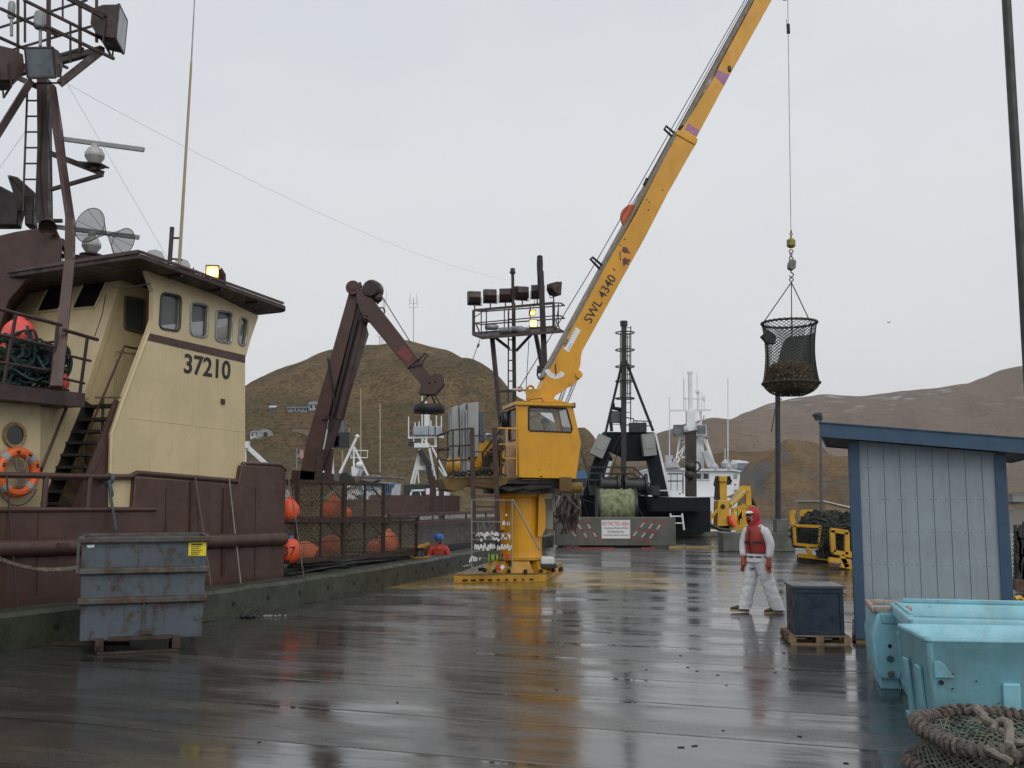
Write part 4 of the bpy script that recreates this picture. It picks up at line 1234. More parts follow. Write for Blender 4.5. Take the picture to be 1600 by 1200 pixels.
mb = MB(); mb.tube(pl_(300, 652, -1), pl_(120, 1150, -3), .018, n=4); mb.build("stay_wire", DARK, lm); mb = MB(); mb.tube(pl_(290, 690, -1), pl_(282, 710, -1.1), .05, n=6); mb.build("stay_shackle", DARK, lm); mb = MB(); mb.tube(pl_(682, 660), pl_(658, 1080), .015, n=4); mb.build("stay_wire", DARK, lm); mb = MB(); mb.tube(pl_(742, 250, -.5), pl_(720, 400, -.5), .012, n=4); mb.build("stay_wire", DARK, lm)

# aerial wires between the two masts
m1 = P(105, 131, 18.0)
rope("aerial_wire", [m1 + (P(790, 437, YL) - m1) * (i / 20) - V((0, 0, .5 * 4 * (i / 20) * (1 - i / 20))) for i in range(21)], .0032, GREYCAB, "long thin aerial wire strung from the near mast to the light mast", n=4, cat="wire")
rope("aerial_wire", [m1, P(262, 404, 17.6)], .0032, GREYCAB, "short aerial wire running from the near mast down to the wheelhouse roof", n=4, cat="wire")
rope("aerial_wire", [P(40, 205, 18.4), P(-20, 290, 18.0)], .0032, GREYCAB, "thin wire slanting off the left of the near mast ladder", n=4, cat="wire")

# ------------------------------------------------------------------ blue-grey skip
dl, dr = G(160, 1019), G(285, 1019)
ang = 0.0
cx = P(221, 1010, 13.35)
sk = T("metal_skip", "blue-grey steel skip with rust marks and a yellow notice, standing by the kerb", "skip", (cx.x, 13.35, 0), R(20))
Wd, Dp, Zb, Zt = 1.53, 1.35, .17, 1.44
mb = MB(); y0, y1 = -.02, Dp
tap = .03
fb = [(-Wd / 2 + tap, y0 + .02, Zb), (Wd / 2 - tap, y0 + .02, Zb), (Wd / 2, y0, Zt), (-Wd / 2, y0, Zt)]
bb = [(x, y1, z) for x, y, z in fb]
mb.add(fb + bb, [(0, 1, 2, 3), (5, 4, 7, 6), (4, 0, 3, 7), (1, 5, 6, 2), (4, 5, 1, 0)])
ib = [(x * .96, y0 + .06 if k < 2 else y0 + .05, z) for k, (x, y, z) in enumerate(fb)]
mb.add([(x, y, z if k > 1 else z + .05) for k, (x, y, z) in enumerate(ib)] + [(x, y1 - .05, z if k > 1 else z + .05) for k, (x, y, z) in enumerate(ib)], [(0, 3, 2, 1), (4, 5, 6, 7), (0, 4, 7, 3), (1, 2, 6, 5), (0, 1, 5, 4)])
mb.build("body", BIN, sk, local=True, bevel=.006)
mb = MB()
mb.bar((-Wd / 2 - .04, y0 - .02, Zt - .015), (Wd / 2 + .04, y0 - .02, Zt - .015), .075, .07); mb.bar((-Wd / 2, Dp, Zt), (Wd / 2, Dp, Zt), .06); mb.bar((-Wd / 2 - .01, 0, Zt), (-Wd / 2 - .01, Dp, Zt), .06); mb.bar((Wd / 2 + .01, 0, Zt), (Wd / 2 + .01, Dp, Zt), .06)
mb.build("rim", BINR, sk, local=True, bevel=.01)
for z in (1.035, .66):
    mb = MB(); mb.prism([(-Wd / 2 - .01, y0 - .005, z - .05), (-Wd / 2 - .01, y0 - .06, z - .03), (-Wd / 2 - .01, y0 - .06, z + .03), (-Wd / 2 - .01, y0 - .005, z + .05)], (Wd + .02, 0, 0)); mb.build("rib", BINR, sk, local=True, bevel=.006)
mb = MB(); mb.bar((0.01, y0 - .02, .63), (.01, y0 - .01, .27), .05, .02); mb.build("latch_bar", BINR, sk, local=True); mb = MB(); mb.mat(1).bar((-.04, y0 - .02, .26), (.12, y0 - .02, .25), .05, .03); mb.build("latch_foot", [BINR, RUSTY], sk, local=True); mb = MB(); mb.bar((-Wd / 2 - .03, y0 - .03, Zt), (-Wd / 2 - .03, y0 - .03, Zt - .42), .06, .03); mb.build("hinge_bracket", BINR, sk, local=True)
mb = MB()
for x in (-.5, .42): mb.bar((x, -.02, .12), (x, Dp, .12), .10, .16)
mb.bar((-.52, -.05, .02), (.46, -.05, .02), .04, .03); mb.bar((-.52, -.07, .12), (-.52, -.02, .03), .03); mb.bar((-.4, -.02, .19), (.36, -.02, .19), .03, .05)
mb.build("skid", RUSTY, sk, local=True)
mb = MB(); mb.prism([(.53, y0 - .006, 1.38), (.75, y0 - .005, 1.385), (.75, y0 - .002, 1.205), (.53, y0 - .003, 1.21)], (0, .004, 0))
mb.mat(1)
for k in range(6): mb.bar((.56, y0 - .008, 1.355 - k * .025), (.70 - .02 * (k % 3), y0 - .008, 1.355 - k * .025), .003, .008 if k else .018)
mb.build("notice", [STICK, TXTB], sk, local=True, sm=False)
mb = MB(); mb.prism([(-.70, y0 - .005, 1.365), (-.61, y0 - .005, 1.37), (-.61, y0 - .004, 1.335), (-.69, y0 - .004, 1.33)], (0, .003, 0)); mb.build("torn_sticker", SIGNW, sk, local=True, sm=False)
mb = MB(); mb.bar((-1.6, .5, .03), (-.5, .2, .06), .07, .04); tag(mb.build("timber_strip", RUSTY, loc=None), "dark timber strip lying by the kerb at the left of the skip", "timber").location = (cx.x + .2, 13.5, 0)

# ------------------------------------------------------------------ bollard on the kerb
bc = G(655, 872, .48)
bo = T("mooring_bollard", "small yellow and black horned bollard on top of the kerb", "bollard", bc)
mb = MB(); mb.boxm(Matrix.Translation(bc + V((0, 0, .02))), .52, .4, .04); mb.build("base_plate", YELW, bo, bevel=.01)
mb = MB(); mb.lathe([(.15, .04), (.11, .10), (.10, .2), (.14, .26)], Matrix.Translation(bc), 14); mb.build("post", DARK, bo)
mb = MB(); mb.path([bc + V((-.26, 0, .28)), bc + V((-.12, 0, .24)), bc + V((.05, 0, .27)), bc + V((.27, 0, .36))], [.05, .085, .085, .05], 10); mb.build("horn", YELW, bo)

# ================================================================== yellow pedestal crane
A14 = R(13)
U = V((math.cos(A14), math.sin(A14), 0)); VV = V((-math.sin(A14), math.cos(A14), 0))
fc = P(811, 745, 24.7)
FP = Plane((fc.x, fc.y), (U.x, U.y))
cr = T("pedestal_crane", "yellow pedestal crane with a long boom and square cab standing on the quay", "crane", (.22, 26.0, 0))
def f_(x, y, o=0.0): return FP.at(x, y, o)
gA, gB, gC = G(709, 911), G(853, 909), G(880, 890)
gD = gA + (gC - gB)
mb = MB(); mb.prism([gA, gB, gC, gD], (0, 0, .17))
mb.mat(1).prism([p + V((0, 0, .171)) + ((gA + gB + gC + gD) / 4 - p) * .0 for p in (gA, gB, gC, gD)], (0, 0, .035))
for i in range(9):
    q = gA.lerp(gB, .12 + i * .09) + V((0, -.012, .06)); mb.mat(2).boxm(Matrix.Translation(q), random.uniform(.05, .13), .02, .045)
mb.build("base_slab", [YELW, mat("dirty_yellow_steel", (.17, .12, .03), .4, 3, .5, streak=.4, rust=.5), BLACK], cr, bevel=.012)
cc = V((.22, 26.0, 0)); Mc = Matrix.Translation(cc)
mb = MB(); mb.lathe([(.76, .2), (.76, .26), (.60, .26), (.545, .34), (.53, .75), (.53, 1.33), (.537, 1.335), (.537, 1.36), (.53, 1.365), (.53, 2.0), (.62, 2.06), (.62, 2.12)], Mc, 36)
mb.build("column", YEL, cr)
mb = MB(); mb.lathe([(.80, .50), (.80, .545)], Mc, 30)
for i in range(8):
    a = i * PI / 4 - PI / 2; d = V((math.cos(a), math.sin(a), 0)); s_ = V((-d.y, d.x, 0))
    mb.prism([cc + d * .5 + s_ * .26 + V((0, 0, .2)), cc + d * .93 + s_ * .30 + V((0, 0, .2)), cc + d * .72 + s_ * .18 + V((0, 0, .53)), cc + d * .5 + s_ * .18 + V((0, 0, .53))], s_ * -.04)
    mb.prism([cc + d * .5 - s_ * .22 + V((0, 0, .2)), cc + d * .93 - s_ * .26 + V((0, 0, .2)), cc + d * .72 - s_ * .14 + V((0, 0, .53)), cc + d * .5 - s_ * .14 + V((0, 0, .53))], s_ * -.04)
    mb.prism([cc + d * .92 + s_ * .29 + V((0, 0, .21)), cc + d * .92 - s_ * .29 + V((0, 0, .21)), cc + d * .72 - s_ * .17 + V((0, 0, .5)), cc + d * .72 + s_ * .17 + V((0, 0, .5))], d * .03)
mb.build("gusset", YELW, cr)
for i in range(16):
    a = i * PI / 8 + .1; mb = MB(); mb.lathe([(.05, .2), (.05, .28), (.025, .30)], Matrix.Translation(cc + V((math.cos(a) * 1.02, math.sin(a) * 1.02, 0))), 7); mb.build("bolt", BLACK, cr)
mb = MB(); q = P(848, 700, 25.8); mb.prism([P(842, 770, 25.5), P(848, 772, 25.5), P(852, 790, 25.5), P(852, 825, 25.5), P(846, 838, 25.5), P(840, 838, 25.5)], (.04, .5, 0)); mb.build("column_fin", YEL, cr)
mb = MB(); mb.boxm(Matrix.Translation(P(784, 800, 25.9)), .35, .5, .9); mb.build("column_box", YEL, cr, bevel=.02)
mb = MB(); mb.boxm(Matrix.Translation(P(857, 803, 26.2)), .22, .3, .75); mb.boxm(Matrix.Translation(P(864, 788, 26.1)), .1, .2, .3); mb.build("switch_box", GREYCAB, cr, bevel=.012)
# slewing ring and underside
mb = MB(); mb.lathe([(.95, 2.12), (.95, 2.22), (.80, 2.24), (.80, 2.36)], Mc, 36)
Mu = Matrix.Translation(cc) @ Matrix.Rotation(A14, 4, "Z")
mb.boxm(Mu @ Matrix.Translation((.1, -.3, 2.40)), 2.6, 1.5, .10)
for i in range(7): mb.path([Mu @ V((-.9 + i * .05, -1.0 - .03 * i, 2.3 - .02 * i)), Mu @ V((.0, -1.05, 2.22 + .015 * i)), Mu @ V((.7, -1.05, 2.3 - .02 * (i % 3))), Mu @ V((1.2, -.9, 2.25))], .028, 5)
mb.build("slew_ring", DARK, cr)
mb = MB()
p0 = [f_(x, y, .1) for x, y in ((690, 748), (793, 747), (793, 756), (770, 764), (735, 758), (712, 768), (697, 765))]
mb.prism(p0, VV * 1.2); mb.boxm(Mu @ Matrix.Translation((-1.15, -.2, 2.46)), 1.9, 1.6, .06)
mb.boxm(Matrix.Translation(f_(883, 757, .1)), .3, .4, .35); mb.lathe([(.13, 0), (.13, .5)], Matrix.Translation(f_(878, 762, .1)) @ Matrix.Rotation(PI / 2, 4, "Y"), 10)
mb.build("deck_frame", mat("grimy_yellow_paint", (.15, .085, .012), .4, 2, .5, streak=.5, rust=.25), cr, bevel=.01)
# machinery on the left
mb = MB(); a = f_(699, 727, .5); b = f_(742, 727, .5); mb.lathe([(0, -.02), (.15, 0), (.24, .08), (.27, .18), (.27, .72), (.22, .82), (0, .86)], Matrix.Translation(a) @ U.to_track_quat("Z", "Y").to_matrix().to_4x4(), 20); mb.build("tank", YEL, cr)
mb = MB(); mb.prism([f_(x, y, .35) for x, y in ((749, 690), (775, 690), (789, 702), (789, 742), (743, 742))], VV * .9); mb.build("engine_cover", YEL, cr, bevel=.015)
mb = MB(); mb.prism([f_(x, y, .25) for x, y in ((706, 637), (716, 633), (718, 690), (712, 740), (706, 718))], VV * .5)
mb.prism([f_(x, y, .2) for x, y in ((718, 634), (728, 629), (730, 742), (720, 742))], VV * .5); mb.prism([f_(x, y, .1) for x, y in ((731, 630), (748, 628), (748, 714), (731, 714))], VV * .5); mb.build("control_cabinet", GREYCAB, cr, bevel=.012)
mb = MB()
for x in (724, 729): mb.bar(f_(x, 640, .08), f_(x + 1, 738, .08), .03)
for k in range(9): mb.bar(f_(722, 640 + k * 10, .17), f_(725, 640 + k * 10, .17), .02)
mb.build("cable_tray", GALV, cr)
mb = MB(); mb.prism([f_(x, y, .3) for x, y in ((749, 643), (755, 645), (757, 690), (750, 690))], VV * .3); mb.build("filter_box", mat("slate_blue_paint", (.06, .075, .11), .2, 4, .5), cr); mb = MB(); mb.prism([f_(x, y, .22) for x, y in ((728, 720), (733, 720), (734, 744), (728, 744))], VV * -.02); mb.build("gauge_tube", WHITE, cr)
mb = MB(); mb.path([f_(758, 684, .3), f_(761, 679, .3), f_(766, 679, .3), f_(768, 690, .3)], .05, 6); mb.build("vent_elbow", GALV, cr)
mb = MB(); mb.torus(f_(787, 656, .5), U, .16, .09, 18, 8); mb.torus(f_(788, 656, .5), U, .2, .04, 18, 8); mb.build("hose_reel", BLACK, cr)
mb = MB()
for i in range(14):
    x = 750 + i * 2.6; mb.path([f_(x, 742 - random.random() * 6, .0), f_(x + random.uniform(-6, 12), 715 + random.uniform(-12, 12), .1), f_(786 + random.uniform(-6, 3), 700 + random.uniform(-30, 30), .3)], random.uniform(.016, .03), 5)
for i in range(10): mb.path([f_(700 + i * 8, 743, .0), f_(708 + i * 8, 738 - random.random() * 5, .05), f_(720 + i * 8, 744, .0)], .025, 5)
mb.build("hydraulic_hose", BLACK, cr)
# guard rails
mb = MB()
for pts in ([(684, 680), (706, 672), (738, 669)], [(684, 702), (706, 697), (738, 695)], [(684, 716), (700, 720), (730, 718)]): mb.path([f_(x, y, -.05) for x, y in pts], .022, 6)
for x, y0 in ((684, 680), (708, 672), (700, 675)): mb.bar(f_(x, y0, -.05 if x != 700 else 1.2), f_(x, 748, -.05 if x != 700 else 1.2), .035)
mb.path([f_(684, 680, -.05), f_(700, 676, 1.2), f_(738, 674, 1.2)], .022, 6); mb.path([f_(684, 704, -.05), f_(712, 701, 1.2)], .022, 6)
mb.build("guard_rail", RUSTY, cr)
mb = MB(); ypl = mb.path([f_(779, 669, -.05), f_(810, 670, -.06)], .022, 6); mb.bar(f_(807.5, 634, -.03), f_(807.5, 743, -.03), .03); mb.bar(f_(779, 694, -.03), f_(808, 694, -.03), .022); mb.bar(f_(789, 716, -.03), f_(808, 716, -.03), .022); mb.bar(f_(807, 634, -.05), f_(807, 692, -.05), .03); mb.build("grab_rail", YEL, cr)
# ladder up to the deck
mb = MB()
mb.bar(f_(737.5, 668, -.1), f_(741, 860, -.25), .06, .11); mb.bar(f_(772.5, 668, -.1), f_(779, 858, -.25), .06, .12)
for y in (681, 706, 731, 755, 775, 792, 815, 837, 858): mb.bar(f_(737.5 + (y - 668) * .018, y, -.12), f_(772.5 + (y - 668) * .035, y, -.14), .045, .03)
mb.build("ladder", mat("dull_red_steel", (.050, .022, .018), .35, 5, .55, rust=.3), cr)

# cab
CD = 1.30
win = [f_(x, y) for x, y in ((827, 635.5), (884, 638), (886, 641), (894, 671), (892, 675.5), (828, 673), (826, 671), (826, 637))]
cab_o = [f_(x, y) for x, y in ((808, 631), (894.5, 632.5), (908, 691), (900, 748), (811, 746))]
mb = MB(); wall_holes(mb, cab_o, [win], VV * .04); cabf = mb.build("cab_front", YEL, cr, sm=False, bevel=.006)
mb = MB(); mb.path(win, .022, 6, closed=True); s_ = mb.build("cab_window", BLACK, cr)
mb = MB(); mb.prism([p + VV * .02 for p in win], VV * .008); mb.build("pane", GLASSC, s_, sm=False)
mb = MB(); mb.bar(f_(872, 637, .03), f_(879, 675, .03), .06, .02); mb.bar(f_(829, 652, -.02), f_(845, 645, -.02), .015); mb.build("window_bar", mat("brown_frame", (.10, .055, .02), .2, 5, .5), s_)
tl, bl = cab_o[0], cab_o[4]
dz0, dz1 = f_(808, 686).z, f_(808, 637).z
def side_pt(t, z, base=None):
    k = (z - bl.z) / (tl.z - bl.z); q = bl.lerp(tl, k); return V((q.x, q.y, z)) + VV * t
hole = [side_pt(.12, dz1), side_pt(.95, dz1), side_pt(.95, dz0), side_pt(.12, dz0)]
mb = MB(); wall_holes(mb, [side_pt(.04, tl.z), side_pt(CD, tl.z), side_pt(CD, bl.z), side_pt(.04, bl.z)], [hole], U * .04); cd_ = mb.build("cab_door", YEL, cr, sm=False)
mb = MB(); mb.path([p - U * .005 for p in hole], .022, 5, closed=True); mb.build("frame", BLACK, cd_); mb = MB(); mb.prism([p + U * .015 for p in hole], U * .008); mb.build("pane", GLASSC, cd_, sm=False)
mb = MB()
bo_ = [p + VV * CD for p in cab_o]; bw = [p + VV * CD for p in win]; wall_holes(mb, bo_, [bw], VV * .04); mb.build("cab_back", YEL, cr, sm=False)
tr_, mr, br_ = cab_o[1], cab_o[2], cab_o[3]
mb = MB(); mb.prism([mr + VV * .04, br_ + VV * .04, br_ + VV * CD, mr + VV * CD], U * -.04); mb.prism([br_ + VV * .04, bl + VV * .04, bl + VV * CD, br_ + VV * CD], (0, 0, .05)); mb.build("cab_lower_shell", YEL, cr)
mb = MB(); mb.prism([tr_ + VV * .06, mr + VV * .06, mr + VV * (CD - .02), tr_ + VV * (CD - .02)], U * -.01); mb.build("cab_windscreen", GLASSC, cr, sm=False)
mb = MB(); rfp = [f_(x, y, -.06) for x, y in ((786, 626.5), (897.5, 630), (898, 634.5), (786, 632))]
mb.prism([f_(805, 627, -.06), f_(897.5, 630, -.06), f_(898, 635, -.06), f_(805, 632.5, -.06)], VV * (CD + .12))
mb.prism([f_(815, 627, .2), f_(848, 618.5, .2), f_(889, 629.5, .2)], VV * .9)
mb.build("cab_roof", YEL, cr, bevel=.008)
mb = MB(); mb.boxm(Matrix.Translation(f_(896.5, 633.5, -.0)), .08, .12, .12); mb.path([f_(818, 630, .0), f_(830, 624, .0), f_(846, 622, .0), f_(849, 628, .0)], .012, 5); mb.build("work_lamp", DARK, cr)
mb = MB()
for x, y in ((836, 698), (844, 700), (852, 718), (858, 728), (843, 735), (887, 742)): mb.boxm(Matrix.Translation(f_(x, y, -.003)), .02, .004, .015)
mb.boxm(Matrix.Translation(f_(845, 744.5, -.003)), .09, .004, .03); mb.build("rust_chip", mat("rust_chip", (.06, .03, .015), .3, 9, .7), cr)

# boom
BO, BT = .42, .46
def b_(x, y, o=0.0): return FP.at(x, y, BO + o)
main = [(832, 634), (851, 591), (943, 421), (992.5, 336), (1060, 205), (1090, 219), (1089, 223), (1081, 236), (1043, 303), (1009, 369), (962, 454), (910, 548), (908, 557), (907, 570), (897, 600), (868, 618), (858, 642)]
mb = MB(); mb.prism([b_(*q) for q in main], VV * BT); mb.prism([b_(*q, -.03) for q in ((1056, 209), (1060, 203), (1091, 217), (1086, 226))], VV * (BT + .06)); boom = mb.build("boom", YEL, cr, sm=False, bevel=.012)
mb = MB(); mb.prism([b_(*q, .045) for q in ((1056, 224), (1068, 198), (1117.6, 118), (1124.5, 102), (1178, 2), (1201, -42), (1229, -42), (1206, 0), (1140, 118), (1131, 135), (1080, 230))], VV * .37); mb.build("boom_extension", YEL, boom, sm=False, bevel=.01)
tcov = mat("worn_tan_top_plate", (.20, .165, .12), .35, 5, .5, streak=.3)
mb = MB()
def cover(a, b, w, o):
    a = b_(*a) + VV * o; b = b_(*b) + VV * o; mb.bar(a + VV * w / 2, b + VV * w / 2, w, .07, up=U.cross(b - a).cross(b - a) * -1)
cover((849.5, 590), (942, 420), BT, 0); cover((942, 420), (1059, 205), BT, 0); cover((1069, 195), (1200, -44), .36, .05)
mb.build("top_plate", tcov, boom)
for q in ([(1117.5, 118), (1123, 108), (1144, 111), (1132.5, 134)], [(1069.5, 201), (1076.5, 190), (1097, 199), (1088.5, 213)]):
    mb = MB(); mb.prism([b_(*p, .041) for p in q], VV * -.004) if False else mb.prism([b_(*p, .041) for p in ([(1117.5, 119), (1121, 109), (1140.5, 117), (1131.5, 134)] if q[0][0] > 1100 else [(1070, 202), (1076, 192), (1093.5, 204.5), (1088.6, 213)])], VV * .003); mb.build("painted_band", PURP, boom, sm=False)
mb = MB(); mb.ball(b_(1139.5, 107.5, .04), .06, .02, .10, 10, 6); mb.build("hole", BLACK, boom)
bd = (b_(962, 454) - b_(909, 549)); bd = V((bd.x, bd.y, bd.z)).normalized(); bu = VV.cross(bd) * -1
if bu.x > 0 and bu.z < 0: bu = -bu
mb = MB(); text(mb, "SWL 4340", b_(937.5, 466.5, -.004), bd, bu, .235); mb.build("lettering", TXTB, boom, sm=False)
mb = MB(); mb.prism([b_(x, y, -.003) for x, y in ((899.5, 511), (907.5, 516), (888.5, 550.5), (880.5, 545.5))], VV * -.004); s_ = mb.build("sticker", SIGNW, boom, sm=False)
mb = MB()
for k in range(4):
    a = b_(884.5 + k * 1.6, 541 - k * 2.6, -.009); c = a + bu * (.10 if k % 2 else .07); mb.bar(a, c, .02, .004); mb.bar(c, a + bd * .03, .02, .004)
mb.bar(b_(887.5, 546, -.009), b_(893, 536, -.009), .02, .004); 
for k in range(5): mb.bar(b_(893 + k * 2, 530.5 - k * 3.3, -.009) + bu * .02, b_(893 + k * 2, 530.5 - k * 3.3, -.009) + bu * .08, .012, .003)
mb.build("logo_mark", TXTU, s_, sm=False)
# angle dial
mb = MB(); ctr = b_(868, 574, -.004); pts = []
for i in range(9): pts.append((R(195 + i * 16.5)))
ring = [ctr + (U * math.cos(a) + UPV * math.sin(a)) * r for r in (.29,) for a in pts] + [ctr + (U * math.cos(a) + UPV * math.sin(a)) * .17 for a in reversed(pts)]
mb.prism(ring, VV * -.003); s_ = mb.build("angle_dial", SIGNW, boom, sm=False)
mb = MB()
for i in range(1, 8):
    d = U * math.cos(pts[i]) + UPV * math.sin(pts[i]); t_ = V((0, 0, 0)); mb.bar(ctr + d * .19 - VV * .005, ctr + d * (.24 if i % 2 else .27) - VV * .005, .014, .003)
mb.build("dial_mark", TXTR, s_, sm=False)
mb = MB(); mb.bar(b_(868, 569, -.02), b_(869, 586, -.02), .03, .02); mb.build("pointer", BLACK, s_)
# splashes of maroon paint
mb = MB()
maroon = mat("maroon_paint", (.13, .028, .030), .3, 8, .5)
for q in ([(971, 392), (974, 385), (980, 387), (983, 393), (986, 398), (981, 395), (977, 396)], [(973, 405), (977, 402), (981, 406), (983, 403), (985, 408), (981, 411), (983, 414), (977, 413), (975, 417), (973, 412)], [(968, 393), (970, 393), (969.5, 401), (971, 407), (969, 407), (968, 400)]):
    mb = MB(); mb.prism([b_(x, y, -.002) for x, y in q], VV * -.002); mb.build("paint_splash", maroon, boom, sm=False)
for x, y in ((958, 420), (960, 422), (976, 374), (969, 383), (1010, 312), (1014, 316), (1013, 328), (1035, 297)): mb = MB(); mb.boxm(Matrix.Translation(b_(x, y, -.002)), .05, .003, .03); mb.build("rust_chip", mat("rust_chip", (.06, .03, .015), .3, 9, .7), boom, sm=False)
mb = MB(); mb.lathe([(.09, -.06), (.09, .6)], Matrix.Translation(b_(904, 586)) @ VV.to_track_quat("Z", "Y").to_matrix().to_4x4(), 12); mb.prism([b_(*q, -.01) for q in ((898, 575), (908, 580), (906, 592), (893, 603), (888, 600))], VV * .48); mb.build("ram_lug", YEL, boom)
mb = MB(); 
for o in (.0, .36): mb = MB(); mb.tube(b_(902, 588, o + .05), b_(884, 632, o + .05), .045, n=10); mb.build("ram_rod", CHROME, cr)
mb = MB(); mb.tube(b_(884, 602, .05), b_(873, 632, .05), .05); mb.build("ram_rod", CHROME, cr)
# cable guides, reel and hoist wires
mb = MB()
for pts in ([(941, 415), (926, 402), (922.5, 405), (937, 420)], [(1057, 211), (1041, 197), (1038, 202), (1053, 216)], [(1016, 286), (1010, 279), (1006, 288), (1010, 292)], [(1020, 282), (1018, 277), (1014, 283)]):
    mb = MB(); mb.path([b_(x, y, .22) for x, y in pts], .035, 6); mb.build("cable_guide", DARK, boom)
mb = MB(); mb.path([b_(1002, 381, .2), b_(1003, 378, .2), b_(999, 386, .2), b_(996, 388, .2)], .012, 5); mb.build("reel_bracket", DARK, boom)
mb = MB(); mb.lathe([(.34, -.05), (.34, .05)], Matrix.Translation(b_(989, 340, .25)) @ VV.to_track_quat("Z", "Y").to_matrix().to_4x4(), 28); mb.build("cable_reel", mat("red_orange_reel", (.52, .09, .02), .2, 5, .5), boom)
mb = MB(); w0 = b_(811, 607, .22)
mb.path([w0, b_(932, 408, .2), b_(1166, -4, .2), b_(1200, -70, .2)], .011, 4); mb.path([b_(985, 322, .24), b_(1008, 288, .24), b_(1168, -2, .24)], .009, 4); mb.path([b_(992, 320, .3), b_(1012, 287, .3), b_(1172, -4, .3)], .009, 4)
mb.build("hoist_wire", DARK, boom)
mb = MB(); mb.tube(b_(800, 608.5, .1), b_(838, 610.5, .1), .03); mb.mat(1).torus(b_(829, 608, .1), VV, .08, .03, 14, 6); mb.torus(b_(812, 608, .15), VV, .06, .02, 12, 6); mb.mat(1).boxm(Matrix.Translation(b_(833, 617, .2)), .35, .4, .25); mb.build("winch", [GALV, YELW], cr)

# hook line
hd = b_(1226, -8, .23); YH = hd.y
mb = MB(); mb.lathe([(.13, -.06), (.15, -.04), (.11, 0), (.15, .04), (.13, .06)], Matrix.Translation(hd) @ VV.to_track_quat("Z", "Y").to_matrix().to_4x4(), 18); mb.prism([b_(x, y, .1) for x, y in ((1200, -40), (1230, -30), (1235, -8), (1228, -2), (1215, -14))], VV * .05); mb.build("boom_sheave", mat("olive_yellow_sheave", (.28, .25, .05), .3, 6, .5, rust=.4), boom)
hk = T("crane_hook", "hook block with a yellow headache ball hanging on the boom's wire above the net basket", "hook", P(1236, 415, YH))
mb = MB(); mb.tube(P(1231, 0, YH), P(1236, 368, YH), .012, n=5); mb.mat(1).tube(P(1231.4, 38, YH), P(1232, 52, YH), .05, n=8); mb.mat(0).tube(P(1228.5, 30, YH), P(1230.5, 42, YH), .01, n=4); mb.build("wire", [GALV, DARK], hk)
hc = lambda x, y: P(x, y, YH)
mb = MB()
for y in (362, 366, 370): mb.torus(hc(1236, y), V((1 if y != 366 else 0, 1 if y == 366 else .2, 0)), .035, .012, 10, 5)
mb.build("shackle", mat("olive_shackle", (.16, .13, .05), .3, 8, .5), hk); mb = MB()
for y in (393, 398, 404): mb.torus(hc(1236, y), V((.2, 1, 0)) if y != 398 else V((1, .2, 0)), .05, .016, 10, 5)
mb.build("shackle", mat("olive_shackle", (.16, .13, .05), .3, 8, .5), hk)
mb = MB(); mb.lathe([(.0, -.13), (.07, -.125), (.12, -.07), (.115, .0), (.12, .07), (.07, .125), (0, .13)], Matrix.Translation(hc(1236, 380)), 16); mb.build("weight_ball", mat("worn_yellow_ball", (.30, .25, .05), .35, 9, .5, rust=.5), hk)
mb = MB(); mb.prism([hc(x, y) + V((0, -.09, 0)) for x, y in ((1231, 412), (1234, 405.5), (1240, 406), (1243, 409), (1242, 420), (1237, 423), (1231, 420))], (0, .18, 0)); mb.build("swivel_block", mat("grey_green_block", (.15, .17, .155), .3, 6, .5), hk, bevel=.02)
mb = MB(); mb.path([hc(1236, 423), hc(1236, 426), hc(1239, 427), hc(1240, 430), hc(1237, 433.5), hc(1233.5, 431)], .018, 6); mb.torus(hc(1236.5, 437), V((.1, 1, 0)), .05, .016, 10, 5); mb.build("hook", DARK, hk)

# the net basket (brailer) full of crab
bcx = P(1236, 596, YH); RB, RT = .735, .715
zb = P(1236, 599, YH).z; zt = P(1236, 505, YH).z; zlow = P(1236, 617, YH).z
bx, by = bcx.x, bcx.y
bk = T("net_basket", "dark round net basket slung under the crane hook, heaped with brown crab", "net basket", (bx, by, zb))
def wall_r(v):  # v 0 at bottom ring .. 1 at the top ring
    return RB * (1 - v) + RT * v - .085 * math.sin(PI * min(1, v * 1.02)) ** .8
def bw_(u, v): a = 2 * PI * u; r = wall_r(v) + .008 * math.sin(9 * a); return V((bx + r * math.cos(a), by + r * math.sin(a), zb + (zt - zb) * v))
def bot(u, v): a = 2 * PI * u; r = RB * math.cos(v * PI / 2) ** .75; return V((bx + r * math.cos(a), by + r * math.sin(a), zb - (zb - zlow) * math.sin(v * PI / 2) ** 1.2 * 1.1))
for zz, rr in ((zb, RB), (zt, RT)):
    mb = MB(); n_ = 120
    mb.torus((bx, by, zz), UPV, rr, .030, 40, 8)
    mb.path([V((bx + (rr + .028 * math.cos(31 * t)) * math.cos(t), by + (rr + .028 * math.cos(31 * t)) * math.sin(t), zz + .028 * math.sin(31 * t))) for t in [2 * PI * i / 400 for i in range(400)]], .016, 4, closed=True)
    mb.build("rope_rim", mat("dark_olive_rope", (.045, .042, .032), .4, 14, .8), bk)
mb = MB(); mb.net(bw_, 34, 20, .0085, wrap=True, n=4); mb.net(bot, 28, 9, .007, wrap=True, n=4); mb.build("netting", NETD, bk)
mb = MB(); vs = []
for v in range(13):
    for i in range(25):
        t = i / 24; a = -.06 + .36 * t; top_ = .84 * (1 - max(0, (t - .72) / .28) ** 2.2 * .55) ; p = bw_(a, max(.0, v / 12 * top_)); vs.append(p - V((math.cos(2 * PI * a), math.sin(2 * PI * a), 0)) * .02)
mb.add(vs, [(v * 25 + i, v * 25 + i + 1, (v + 1) * 25 + i + 1, (v + 1) * 25 + i) for v in range(12) for i in range(24)])
